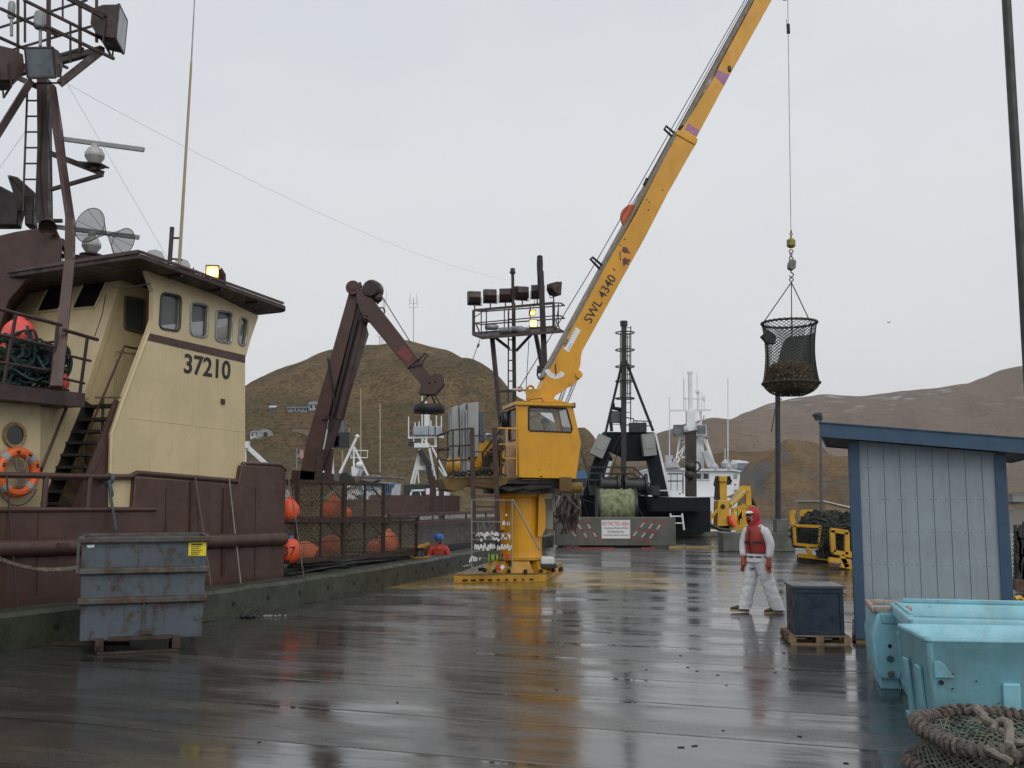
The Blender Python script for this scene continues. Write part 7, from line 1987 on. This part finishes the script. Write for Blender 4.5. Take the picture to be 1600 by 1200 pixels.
flood(b5(608, 215, -1), (0, -1, 0), .9, bb_, lens=LAMPSM, name="deck_lamp")
mb = MB()
for x, y0, y1 in ((830, -140, 430), (960, -40, 420), (708, 230, 430), (753, 125, 300)): mb.bar(P(370 + x / 4.286, 640 + y0 / 4.286, 80), P(370 + x / 4.286, 640 + y1 / 4.286, 80), .09)
mb.build("outrigger_pole", mat("tan_pole", (.33, .29, .20), .2, 2, .6), bb_)
YC = 70
bc_ = T("moored_boat", "white boat with splayed mast and four grey lamps behind the hanging tyre", "boat", P(668, 790, YC), 0, "white boats in the basin")
def c6(cx, cy, d=0): return P(560 + cx / 6.667, 600 + cy / 6.667, YC + d)
mb = MB()
for p0, p1, r in (((640, 670), (550, 1040), .22), ((655, 670), (580, 1040), .18), ((740, 670), (810, 1020), .22), ((770, 660), (920, 960), .2), ((600, 880), (790, 880), .3), ((610, 860), (770, 855), .14), ((630, 760), (640, 870), .12), ((620, 900), (630, 1030), .14), ((830, 860), (900, 960), .14), ((520, 560), (890, 550), .2), ((630, 640), (820, 650), .14), ((665, 130), (665, 640), .14), ((705, 180), (708, 640), .22), ((690, 600), (660, 540), .1), ((575, 540), (575, 640), .1), ((800, 540), (800, 650), .1), ((820, 560), (815, 650), .1), ((550, 1110), (690, 1105), .2), ((560, 1110), (530, 1200), .2), ((640, 1105), (660, 1200), .1)):
    mb.bar(c6(*p0), c6(*p1), r * .62)
for x, y0 in ((523, 340), (590, 400), (632, 390), (755, 380), (812, 330), (865, 335)): mb.bar(c6(x, y0), c6(x, 560), .07)
mb.boxm(Matrix.Translation(c6(715, 360)), .35, .3, 1.0); mb.boxm(Matrix.Translation(c6(660, 640)), 1.0, .5, .3); mb.build("mast", WHITEB, bc_)
for x in (612, 690, 775, 828): 
    mb = MB(); mb.boxm(Matrix.Translation(c6(x, 490)), .34 * 1.6, .5, .32 * 2.0); mb.build("floodlight", mat("pale_blue_lamp", (.32, .36, .40), .2, 2, .5), bc_, bevel=.06)
mb = MB(); mb.bar(c6(640, 690, -.3), c6(740, 860, -.3), .5, .4); mb.bar(c6(730, 860, -.3), c6(760, 1040, -.3), .35); mb.boxm(Matrix.Translation(c6(570, 625)), .6, .4, .3); mb.build("boom", DARK, bc_)
mb = MB(); mb.prism([c6(*q) for q in [(470, 1050), (900, 1045), (900, 1200), (470, 1200)]], (0, 5, 0)); mb.build("hull", mat("dark_green_hull", (.02, .03, .03), .2, 1, .5), bc_)
mb = MB(); mb.prism([c6(*q, -.3) for q in [(810, 1080), (925, 1075), (925, 1160), (810, 1165)]], (0, 3, 0)); mb.mat(1).bar(c6(705, 1120, -.4), c6(790, 1118, -.4), .4); mb.mat(2).bar(c6(715, 1160, -.4), c6(790, 1158, -.4), .3); mb.build("house", [WHITEB, WHITEB, TXTR], bc_)
# white boom poking out right of the cream deckhouse, and a blue cabin boat between cranes
bd_ = T("moored_boat", "white boat whose slanting derrick shows just right of the cream deckhouse", "boat", P(395, 790, 60), 0, "white boats in the basin")
mb = MB(); mb.bar(P(384, 696, 60), P(418, 727, 60), .22); mb.boxm(Matrix.Translation(P(384, 695, 60)), .4, .4, .4); mb.bar(P(372, 690, 60), P(386, 697, 60), .12); mb.bar(P(382, 690, 60), P(382, 770, 60), .2); mb.build("derrick", WHITEB, bd_)
mb = MB(); mb.prism([P(x, y, 60) for x, y in ((340, 765), (440, 765), (436, 800), (344, 800))], (0, 3, 0)); mb.build("hull", WHITEB, bd_)
be_ = T("moored_boat", "blue and white boat low between the yellow crane cab and the dark trawler", "boat", P(910, 790, 72), 0, "white boats in the basin")
mb = MB(); mb.prism([P(x, y, 72) for x, y in ((890, 736), (925, 735), (930, 748), (888, 748))], (0, 3, 0)); mb.build("cabin_top", BLUEW, be_)
mb = MB(); mb.prism([P(x, y, 72.2) for x, y in ((892, 748), (928, 748), (925, 800), (885, 800))], (0, 3, 0)); mb.build("house", mat("dim_blue_house", (.14, .19, .25), .3, 1, .5), be_)
for x in (900, 910): mb = MB(); mb.prism([P(x + i, y, 72.18) for i, y in ((0, 752), (7, 752), (7, 760), (0, 760))], (0, -.03, 0)); mb.build("window", GLASSB, be_, sm=False)
mb = MB(); mb.prism([P(x, y, 72.15) for x, y in ((895, 775), (922, 775), (922, 779), (895, 779))], (0, -.05, 0)); mb.build("white_strake", WHITEB, be_)

# a flag on its staff
fl_ = T("national_flag", "small stars-and-stripes flag flying between the cream deckhouse and the brown crane boom", "flag", P(464, 735, 40))
mb = MB(); mb.tube(P(463.5, 760, 40), P(463.5, 700, 40), .02, n=5); mb.build("staff", GALV, fl_)
nst = 13; fx0, fx1 = P(464, 700, 40).x, P(474, 700, 40).x; fz1, fz0 = P(464, 701.5, 40).z, P(464, 714.5, 40).z
mb = MB(); mf = [mat("flag_red", (.38, .03, .035), .1, 5, .8), mat("flag_white", (.55, .54, .53), .1, 5, .8), mat("flag_blue", (.03, .04, .12), .1, 5, .8)]
def fpnt(u, v, o=0): return V((fx0 + (fx1 - fx0) * u, 40 + .04 * math.sin(u * 8) + o, fz1 + (fz0 - fz1) * v - .05 * u))
for k in range(nst):
    mb.mat(k % 2)
    for i in range(6): mb.add([fpnt(i / 6, k / nst), fpnt((i + 1) / 6, k / nst), fpnt((i + 1) / 6, (k + 1) / nst), fpnt(i / 6, (k + 1) / nst)], [(0, 1, 2, 3)])
mb.mat(2)
for o in (-.006, .006):
    for i in range(3): mb.add([fpnt(i / 6.6, 0, o), fpnt((i + 1) / 6.6, 0, o), fpnt((i + 1) / 6.6, 7 / nst, o), fpnt(i / 6.6, 7 / nst, o)], [(0, 1, 2, 3)])
mb.mat(1)
for i in range(5):
    for j in range(4): mb.boxm(Matrix.Translation(fpnt(.05 + i * .085, .06 + j * .12, -.01)), .012, .004, .012)
mb.build("cloth", mf, fl_)
# a gull
q = P(1389, 504, 130); t = T("seagull", "tiny distant gull flying in the grey sky right of the net basket", "bird", q)
mb = MB(); mb.ball(q, .17, .07, .06, 10, 6); mb.add([q + V((-.05, 0, .03)), q + V((.06, 0, .03)), q + V((.02, -.35, .12)), q + V((-.02, -.6, .05)), q + V((.02, .35, .12)), q + V((-.02, .6, .05))], [(0, 1, 2), (0, 2, 3), (1, 0, 4), (0, 5, 4)]); mb.ball(q + V((-.2, 0, .02)), .05, n=8, m=5); mb.build("body", mat("gull_grey", (.12, .12, .13), .2, 9, .8), t)

# ------------------------------------------------------------------ bits lying on the deck
random.seed(12)
spots = [(1064, 1168, .07), (1085, 1166, .07), (1250, 1151, .05), (1075, 1043, .05), (1089, 1049, .05), (1121, 1055, .05), (1211, 1051, .05), (1234, 1027, .04), (1063, 1025, .05), (870, 1078, .04), (1010, 1047, .04), (405, 1160, .04), (621, 1098, .04), (1135, 1071, .03), (985, 1050, .03), (1322, 1193, .05), (1130, 1142, .03)]
for i, (x, y, s_) in enumerate(spots):
    q = G(x, y); a = random.uniform(-.5, .5)
    mb = MB(); M_ = Matrix.Translation(q + V((0, 0, .001))) @ Matrix.Rotation(a, 4, "Z") @ Matrix.Rotation(random.uniform(-.05, .05), 4, "Y")
    s_ *= .8; mb.prism([M_ @ V(p) for p in ((-s_ / 2, -s_ * .16, 0), (s_ / 2, -s_ * .12, .001), (s_ * .4, s_ * .14, .001), (-s_ * .3, s_ * .2, 0))], (0, 0, .006)); o = mb.build("wood_chip", ROCKM, loc=tuple(q)); tag(o, "small dark chip of debris lying on the wet deck", "debris", "debris chips on the deck")
q = G(389, 966); mb = MB()
for i in range(6): mb.ball(q + V((random.uniform(-.1, .1), random.uniform(-.06, .06), .03)), random.uniform(.03, .07), .04, .035, 8, 5)
tag(mb.build("dark_rag", BLACK, loc=tuple(q)), "dark wet rag lying at the foot of the kerb right of the skip", "rag")
q = G(436, 964); mb = MB()
for i in range(9): mb.boxm(Matrix.Translation(q + V((random.uniform(-.25, .25), random.uniform(-.1, .1), .02))) @ Matrix.Rotation(random.uniform(0, 3), 4, "Z"), random.uniform(.02, .08), .03, .02)
tag(mb.build("paper_scraps", mat("wet_paper", (.3, .3, .28), .3, 9, .7), loc=tuple(q)), "scattered pale paper scraps by the kerb right of the dark rag", "litter", kind="stuff")

# ================================================================== people
SKIN = mat("skin", (.42, .22, .15), .12, 14, .5); SUIT = mat("white_rain_suit", (.76, .77, .80), .08, 5, .4, streak=.10, dirt=(.5, .48, .43), bump=.5, bscale=9)


def skin_mesh(nodes, edges, root, levels=2):
    me = bpy.data.meshes.new("bodyskin"); names = list(nodes); ix = {n: i for i, n in enumerate(names)}
    me.from_pydata([nodes[n][0] for n in names], [(ix[a], ix[b]) for a, b in edges], [])
    ob = bpy.data.objects.new("bodyskin", me); COL.objects.link(ob)
    md = ob.modifiers.new("skin", "SKIN"); md.use_smooth_shade = True; md.branch_smoothing = .4
    for n in names:
        sv = me.skin_vertices[0].data[ix[n]]; r = nodes[n][1]; sv.radius = r if isinstance(r, tuple) else (r, r); sv.use_root = (n == root)
    sb = ob.modifiers.new("sub", "SUBSURF"); sb.levels = levels; sb.render_levels = levels
    dg = bpy.context.evaluated_depsgraph_get(); dg.update()
    m2 = bpy.data.meshes.new_from_object(ob.evaluated_get(dg))
    bpy.data.objects.remove(ob); bpy.data.meshes.remove(me)
    return m2


def glove(mb, wrist, d, palm_n, s=1.0, curl=.5):
    """palm, four unequal bent fingers and a thumb from the side of the palm"""
    d = V(d).normalized(); n = V(palm_n); n = (n - d * n.dot(d)).normalized(); sd = d.cross(n).normalized(); w0 = V(wrist)
    mb.path([w0 - d * .04 * s, w0, w0 + d * .04 * s, w0 + d * .085 * s, w0 + d * .10 * s], [.040 * s, .034 * s, .044 * s, .044 * s, .03 * s], 8)
    for k, L in enumerate((.072, .082, .076, .058)):
        p = w0 + d * .085 * s + sd * (.033 - .022 * k) * s; pts = [p - d * .02 * s]; dd = d.copy()
        for j in range(3):
            dd = (dd + n * curl * (.45 + .12 * j)).normalized(); p = p + dd * L * s / 3 * 1.15; pts.append(p)
        mb.path(pts, [.0115 * s, .0115 * s, .0105 * s, .008 * s], 6); mb.ball(pts[-1], .0085 * s, n=6, m=4)
    p = w0 + d * .03 * s + sd * .035 * s; t1 = p + (d * .5 + sd * .7 + n * .35).normalized() * .042 * s; t2 = t1 + (d * .9 + sd * .1 + n * .5).normalized() * .035 * s
    mb.path([p - sd * .01 * s, t1, t2], [.015 * s, .0135 * s, .009 * s], 6); mb.ball(t2, .0095 * s, n=6, m=4)


def person(label, loc, J, face, suit, boots=True, sole=None, glove_m=None, arms_m=None, hat=None, levels=2, thick=1.0, bare_z=1.56):
    t = T("person", label, "person", loc); L = V(loc)
    f = V(face).normalized(); side = UPV.cross(f).normalized()
    hd_ = V(J["head"]); k = thick
    nodes = {"pelvis": (J["pelvis"], (.155 * k, .125 * k)), "waist": (J["waist"], (.150 * k, .120 * k)), "chest": (J["chest"], (.165 * k, .128 * k)), "neckb": (J["neck"], .062), "head0": (hd_ - V((0, 0, .085)), .062), "head1": (hd_, .088), "head2": (hd_ + V((0, 0, .075)), .070),
             "jaw": (hd_ + f * .055 - V((0, 0, .075)), .045)}
    edges = [("pelvis", "waist"), ("waist", "chest"), ("chest", "neckb"), ("neckb", "head0"), ("head0", "head1"), ("head1", "head2"), ("head0", "jaw")]
    for s_ in ("n", "f"):
        nodes.update({"sh" + s_: (J["sh" + s_], .092 * k), "el" + s_: (J["el" + s_], .080 * k), "wr" + s_: (J["wr" + s_], .064 * k), "hip" + s_: (J["hip" + s_], .118 * k), "kn" + s_: (J["kn" + s_], .080 * k), "an" + s_: (J["an" + s_], .062 * k)})
        edges += [("chest", "sh" + s_), ("sh" + s_, "el" + s_), ("el" + s_, "wr" + s_), ("pelvis", "hip" + s_), ("hip" + s_, "kn" + s_), ("kn" + s_, "an" + s_)]
    me = skin_mesh(nodes, edges, "pelvis", levels)
    me.materials.clear()
    for m_ in (suit, SKIN, arms_m or suit): me.materials.append(m_)
    nz = V(J["neck"]).z + .02
    for p in me.polygons:
        c = p.center
        p.material_index = 1 if c.z > nz and (c - hd_).length < .22 else 0
        p.use_smooth = True
        if arms_m and p.material_index == 0:
            for s_ in ("n", "f"):
                a, b = V(J["sh" + s_]), V(J["el" + s_])
                if min((c - a.lerp(b, q / 6)).length for q in range(7)) < .1 or min((c - V(J["el" + s_]).lerp(V(J["wr" + s_]), q / 6)).length for q in range(7)) < .09: p.material_index = 2
    ob = bpy.data.objects.new("body", me); COL.objects.link(ob); ob.parent = t; WM[ob] = WM[t]
    g = lambda p: L + V(p)
    # face
    mb = MB(); mb.path([g(hd_ + f * .085 + V((0, 0, .012))), g(hd_ + f * .112 - V((0, 0, .022))), g(hd_ + f * .09 - V((0, 0, .032)))], [.008, .016, .012], 6); mb.build("nose", SKIN, t)
    for sg_ in (-1, 1):
        mb = MB(); mb.ball(g(hd_ + f * .082 + side * .033 * sg_ + V((0, 0, .010))), .012, n=8, m=6); mb.build("eye", BLACK, t)
        mb = MB(); mb.ball(g(hd_ + side * .092 * sg_ - f * .005), .015, .02, .03, 8, 6); mb.build("ear", SKIN, t)
    mb = MB(); mb.path([g(hd_ + f * .088 + side * .026 - V((0, 0, .058))), g(hd_ + f * .100 - V((0, 0, .062))), g(hd_ + f * .088 - side * .026 - V((0, 0, .058)))], .007, 5); mb.build("mouth", mat("lips", (.26, .09, .07), .1, 9, .5), t)
    for s_ in ("n", "f"):
        w0 = V(J["wr" + s_]); d = (w0 - V(J["el" + s_])).normalized(); d = (d + V((0, 0, -.6))).normalized()
        mb = MB(); glove(mb, g(w0 + d * .03), d, -V(J.get("palm", (0.3, .3, 0))) if s_ == "n" else V(J.get("palm", (.3, .3, 0))), 1.22, .5); mb.build("glove", glove_m or SKIN, t)
    if boots:
        for q_, s_ in enumerate(("n", "f")):
            hp_, kn_, an_ = V(J["hip" + s_]), V(J["kn" + s_]), V(J["an" + s_]); vs = []; nr = 34; nc_ = 22
            for i in range(nr + 1):
                v = i / nr; c = hp_.lerp(kn_, v / .5) if v < .5 else kn_.lerp(an_ - V((0, 0, .045)), (v - .5) / .5)
                if .38 < v < .62: c = c * .5 + (hp_.lerp(kn_, (v - .06) / .5) if v - .06 < .5 else kn_.lerp(an_, (v - .56) / .5)) * .25 + (hp_.lerp(kn_, (v + .06) / .5) if v + .06 < .5 else kn_.lerp(an_, (v - .44) / .5)) * .25
                r = (.138 - .022 * min(1, v / .5) + .010 * max(0, (v - .5) / .5)) * k
                for j in range(nc_):
                    a = 2 * PI * j / nc_; wr = .013 * (noise.noise(V((math.cos(a) * 1.3 + q_ * 7, math.sin(a) * 1.3, v * 11))) + .7 * noise.noise(V((math.cos(a) * 1.5 + 3 * q_, v * 24 + math.sin(a) * 2, 5)))) * min(1, v * 3)
                    vs.append(g(c + V((math.cos(a), math.sin(a) * .92, 0)) * (r + wr)))
            mb = MB(); mb.add(vs, [(i * nc_ + j, i * nc_ + (j + 1) % nc_, (i + 1) * nc_ + (j + 1) % nc_, (i + 1) * nc_ + j) for i in range(nr) for j in range(nc_)]); mb.build("trouser_leg", suit, t, sharp=75)
        for s_ in ("n", "f"):
            a = V(J["an" + s_]); fd = V(J["foot" + s_]).normalized(); pitch = fd.z; fh = V((fd.x, fd.y, fd.z)).normalized(); up = (UPV - fh * fh.z).normalized(); sd = fh.cross(up)
            hl_ = V((a.x, a.y, a.z)) - up * .085 - fh * .07
            mb = MB(); secs = []
            for q, hw, ht in ((-.01, .028, .05), (.03, .043, .10), (.10, .046, .115), (.17, .046, .085), (.24, .050, .062), (.29, .040, .05), (.315, .018, .035)):
                c = hl_ + fh * q; secs.append([g(c + sd * hw * math.cos(an) + up * (.012 + (ht * .5) * (1 + math.sin(an)))) for an in [2 * PI * i / 12 for i in range(12)]])
            vs = [p for r_ in secs for p in r_]
            mb.add(vs, [(i * 12 + j, i * 12 + (j + 1) % 12, (i + 1) * 12 + (j + 1) % 12, (i + 1) * 12 + j) for i in range(6) for j in range(12)] + [tuple(range(11, -1, -1)), tuple(72 + j for j in range(12))])
            mb.path([g(a + up * .02), g(a + V((0, 0, .08)))], [.055, .06], 10)
            bt = mb.build("boot", mat("brown_rubber_boot", (.05, .028, .018), .2, 9, .4), t)
            mb = MB(); outl = []
            for q, hw in ((-.02, .03), (0, .042), (.08, .044), (.16, .047), (.25, .054), (.30, .040), (.325, .0)): outl.append((q, hw))
            poly = [hl_ + fh * q + sd * hw for q, hw in outl] + [hl_ + fh * q - sd * hw for q, hw in reversed(outl[:-1])]
            mb.prism([g(p - up * .014) for p in poly], up * .036); mb.build("sole", sole or BLACK, bt, bevel=.004)
    return t, g, f, side


# the walking man in white
ml = G(1185, 957.5)
Jm = dict(pelvis=(-.01, 0, .93), waist=(-.01, 0, 1.10), chest=(-.005, 0, 1.36), neck=(-.04, -.015, 1.54), head=(-.065, -.03, 1.685),
          shn=(.115, -.165, 1.45), eln=(.20, -.19, 1.20), wrn=(.155, -.22, .95), shf=(-.135, .13, 1.45), elf=(-.195, .16, 1.19), wrf=(-.215, .08, .965),
          hipn=(.06, -.085, .87), knn=(.17, -.10, .50), ann=(.31, -.11, .13), hipf=(-.06, .085, .87), knf=(-.13, .08, .48), anf=(-.225, .08, .135),
          footn=(-1, -.12, -.06), footf=(-1, -.15, .06), palm=(-.4, .6, 0))
TANSOLE = mat("tan_boot_sole", (.42, .31, .17), .15, 9, .6)
GLV = mat("orange_red_glove", (.42, .085, .035), .25, 12, .5, bump=.5, bscale=40)
pm_, g, f, side = person("man walking in white rain gear with red life vest, red hood and orange gloves", (ml.x, ml.y, -.024), Jm, (-.88, -.48, 0), SUIT, sole=TANSOLE, glove_m=GLV, thick=1.02)
tf = V((-.78, -.62, 0)).normalized(); ts = UPV.cross(tf)
VEST = mat("red_life_vest", (.36, .036, .025), .2, 8, .5, streak=.25, bump=.4, bscale=20)
mb = MB(); vs = []
prof = [(1.045, .185, .150), (1.06, .200, .165), (1.20, .200, .170), (1.36, .195, .165), (1.47, .165, .135), (1.535, .105, .100)]
for z, a, b in prof:
    c = V((-.005 - .02 * (z - 1.05), -.01, z))
    vs += [g(c + ts * a * math.cos(q) + tf * b * math.sin(q)) for q in [2 * PI * i / 28 for i in range(28)]]
mb.add(vs, [(i * 28 + j, i * 28 + (j + 1) % 28, (i + 1) * 28 + (j + 1) % 28, (i + 1) * 28 + j) for i in range(len(prof) - 1) for j in range(28)])
vst = mb.build("life_vest", VEST, pm_)
mb = MB()
for s0, s1 in ((.42, 1.25), (1.7, 2.7)):
    pts = [g(V((-.01, -.01, 1.235)) + ts * .206 * math.cos(q) + tf * .178 * math.sin(q)) for q in [s0 + (s1 - s0) * i / 8 for i in range(9)]]
    for a, b in zip(pts, pts[1:]): mb.bar(a, b, .045, .006, up=(a - g((-.01, -.01, 1.235))))
mb.build("reflective_patch", mat("dark_vest_patch", (.05, .03, .022), .2, 9, .5), vst)
mb = MB(); mb.path([g(V((-.01, -.01, 1.05)) + tf * .158), g(V((-.02, -.01, 1.25)) + tf * .178), g(V((-.03, -.01, 1.45)) + tf * .145)], .008, 4); mb.build("zip", BLACK, vst)
mb = MB()
for s_ in (-1, 1): mb.path([g(V((-.02, -.01, 1.50)) + ts * .13 * s_ + tf * .07), g(V((-.02, -.01, 1.535)) + ts * .12 * s_ + tf * .0), g(V((-.02, -.01, 1.50)) + ts * .13 * s_ - tf * .06)], .022, 6)
mb.build("shoulder_patch", mat("pale_reflector", (.6, .6, .6), .1, 9, .4), vst)
mb = MB(); pts = [g(V((-.01, 0, .985)) + ts * .178 * math.cos(q) + tf * .146 * math.sin(q)) for q in [2 * PI * i / 24 for i in range(24)]]; mb.path(pts, .018, 6, closed=True); mb.build("belt", mat("dark_red_belt", (.08, .02, .018), .2, 9, .5), pm_)
# jacket hem below the vest
mb = MB(); vs = []
for z, a, b in ((1.10, .172, .140), (1.0, .188, .155), (.90, .196, .160), (.885, .185, .15)): vs += [g(V((-.01, 0, z)) + ts * (a + .006 * math.sin(5 * q)) * math.cos(q) + tf * (b + .006 * math.sin(7 * q)) * math.sin(q)) for q in [2 * PI * i / 28 for i in range(28)]]
mb.add(vs, [(i * 28 + j, i * 28 + (j + 1) % 28, (i + 1) * 28 + (j + 1) % 28, (i + 1) * 28 + j) for i in range(3) for j in range(28)]); mb.build("jacket_hem", SUIT, pm_)
# hood with a face opening, white cap peak
HOOD = mat("red_hood", (.50, .025, .035), .15, 8, .6, bump=.4, bscale=16)
hd_ = V(Jm["head"]); mb = MB(); nU, nV_ = 26, 16; vs = []; fs = []
def hpnt(i, j):
    th = 2 * PI * i / nU; ph = -PI / 2 * .93 + PI * .93 * j / nV_ + .0
    d = f * math.cos(th) * math.cos(ph) + side * math.sin(th) * math.cos(ph) + UPV * math.sin(ph)
    r = V((.122, .122, .150)); drop = max(0, -math.sin(ph)) * .06
    c = hd_ - f * .012 + V((0, 0, .015))
    return c + V((d.x * r.x, d.y * r.y, d.z * r.z)) * (1 + .12 * max(0, -d.z)) - V((0, 0, drop)), d
idx = {}
for j in range(nV_ + 1):
    for i in range(nU): idx[(i, j)] = len(vs); vs.append(g(hpnt(i, j)[0]))
for j in range(nV_):
    for i in range(nU):
        d = hpnt(i + .5, j + .5)[1]
        if d.dot(f) > .60 and -.75 < d.z < .52: continue
        fs.append((idx[(i, j)], idx[((i + 1) % nU, j)], idx[((i + 1) % nU, j + 1)], idx[(i, j + 1)]))
mb.add(vs, fs); hob = mb.build("hood", HOOD, pm_, sharp=80)
sl_ = hob.modifiers.new("thickness", "SOLIDIFY"); sl_.thickness = .014
mb = MB(); mb.path([g((-.02, -.015, 1.60)), g((-.01, -.01, 1.56)), g((0, 0, 1.50))], [.10, .125, .135], 16); mb.build("hood_collar", HOOD, pm_)
mb = MB(); cpts = [g(hd_ + f * .115 * math.cos(q) + side * .105 * math.sin(q) + V((0, 0, .065))) for q in [(-1.1 + 2.2 * i / 10) for i in range(11)]]
cp2 = [g(hd_ + f * (.085 * math.cos(q) - .01) + side * .085 * math.sin(q) + V((0, 0, .115))) for q in [(-1.1 + 2.2 * i / 10) for i in range(11)]]
cp3 = [g(hd_ + f * .155 * math.cos(q) + side * .10 * math.sin(q) + V((0, 0, .052))) for q in [(-1.1 + 2.2 * i / 10) for i in range(11)]]
mb.add(cpts + cp2 + cp3, [(i, i + 1, 12 + i, 11 + i) for i in range(10)] + [(22 + i, 23 + i, i + 1, i) for i in range(10)]); cpo = mb.build("cap", mat("white_cap", (.72, .72, .74), .05, 9, .6), pm_)
cpo.modifiers.new("thickness", "SOLIDIFY").thickness = .006
mb = MB(); mb.ball(g(hd_ + V((.01, 0, .165))), .05, .05, .018, 10, 5); mb.build("hood_badge", YELB, pm_)
mb = MB()
for z, L_ in ((.79, .10), (.765, .075)): mb.path([g((-.145 + q * L_ / 4, -.03 - .0, z + .006 * math.sin(q * 2))) + V((0, -.022, 0)) for q in range(5)], .006, 4)
mb.build("trouser_marking", TXTB, pm_)

# the worker in the boat, seen over the kerb
wl_ = V((-2.02, 28.6, -.78))
Jw = dict(pelvis=(0, 0, .93), waist=(0, 0, 1.10), chest=(0, 0, 1.36), neck=(0, -.01, 1.52), head=(0, -.02, 1.655), shn=(.19, 0, 1.44), eln=(.28, -.05, 1.18), wrn=(.22, -.22, 1.02), shf=(-.19, 0, 1.44), elf=(-.28, -.05, 1.18), wrf=(-.22, -.22, 1.02), hipn=(.09, 0, .87), knn=(.10, -.03, .48), ann=(.10, 0, .12), hipf=(-.09, 0, .87), knf=(-.10, -.03, .48), anf=(-.10, 0, .12), footn=(.1, -1, 0), footf=(-.1, -1, 0))
RJ = mat("bright_red_jacket", (.55, .045, .025), .2, 6, .5, bump=.6, bscale=9)
pw, g, f, side = person("worker in red jacket and blue helmet, head and shoulders showing above the kerb", tuple(wl_), Jw, (.5, -.8, 0), RJ, glove_m=mat("dark_glove", (.03, .03, .03), .2, 9, .6), thick=1.12)
mb = MB(); hd_ = V(Jw["head"]); mb.lathe([(.150, .02), (.132, .03), (.132, .06), (.115, .115), (.07, .15), (0, .162)], Matrix.Translation(g(hd_ + V((0, .01, .0)))), 20); mb.build("helmet", mat("blue_helmet", (.01, .13, .52), .1, 6, .35), pw)
mb = MB(); mb.path([g((0, .0, 1.52)), g((0, .02, 1.44))], [.10, .16], 14); mb.build("jacket_collar", RJ, pw)

# the operator sitting in the crane cab
oc = f_(848, 748, .75); of = V((oc.x, oc.y, oc.z + .05))
Jo = dict(pelvis=(0, 0, .58), waist=(0, 0, .74), chest=(0.03, 0, 1.0), neck=(.04, 0, 1.17), head=(.06, 0, 1.31), shn=(.03, -.19, 1.10), eln=(.15, -.26, .86), wrn=(.38, -.2, .84), shf=(.03, .19, 1.10), elf=(.15, .26, .86), wrf=(.38, .2, .84), hipn=(.04, -.1, .55), knn=(.45, -.12, .58), ann=(.48, -.12, .14), hipf=(.04, .1, .55), knf=(.45, .12, .58), anf=(.48, .12, .14), footn=(1, 0, 0), footf=(1, 0, 0), palm=(0, 0, 1))
po_, g, f, side = person("crane operator in a dark red jacket seated behind the yellow cab's big window", tuple(of), Jo, (1, -.2, 0), mat("operator_blue_trousers", (.04, .06, .12), .2, 6, .6), arms_m=RJ, glove_m=SKIN, bare_z=1.2)
mb = MB(); vs = []
for z, a, b in ((.68, .17, .14), (.9, .19, .15), (1.08, .17, .14), (1.16, .10, .09)): vs += [g(V((.03, 0, z)) + V((b * math.cos(q), a * math.sin(q), 0))) for q in [2 * PI * i / 20 for i in range(20)]]
mb.add(vs, [(i * 20 + j, i * 20 + (j + 1) % 20, (i + 1) * 20 + (j + 1) % 20, (i + 1) * 20 + j) for i in range(3) for j in range(20)]); mb.build("jacket", RJ, po_)
mb = MB(); mb.lathe([(.11, .0), (.115, .05), (.07, .11), (0, .125)], Matrix.Translation(g(V(Jo["head"]) + V((-.005, 0, .03)))), 16); mb.build("cap", DARK, po_)
mb = MB(); M_ = Matrix.Translation(g((-.02, 0, .40))); mb.boxm(M_, .48, .46, .12); mb.boxm(M_ @ Matrix.Translation((-.24, 0, .38)), .12, .46, .7); mb.boxm(M_ @ Matrix.Translation((0, 0, -.22)), .3, .3, .34); mb.build("operator_seat", mat("black_seat_vinyl", (.02, .02, .022), .2, 6, .5), cr, bevel=.03)
mb = MB()
for y in (-.2, .2): mb.tube(g((.42, y, .5)), g((.40, y, .83)), .018); mb.ball(g((.40, y, .85)), .03, n=8, m=6)
mb.boxm(Matrix.Translation(g((.55, -.05, .55))), .2, .5, .35); mb.build("control_lever", DARK, cr)
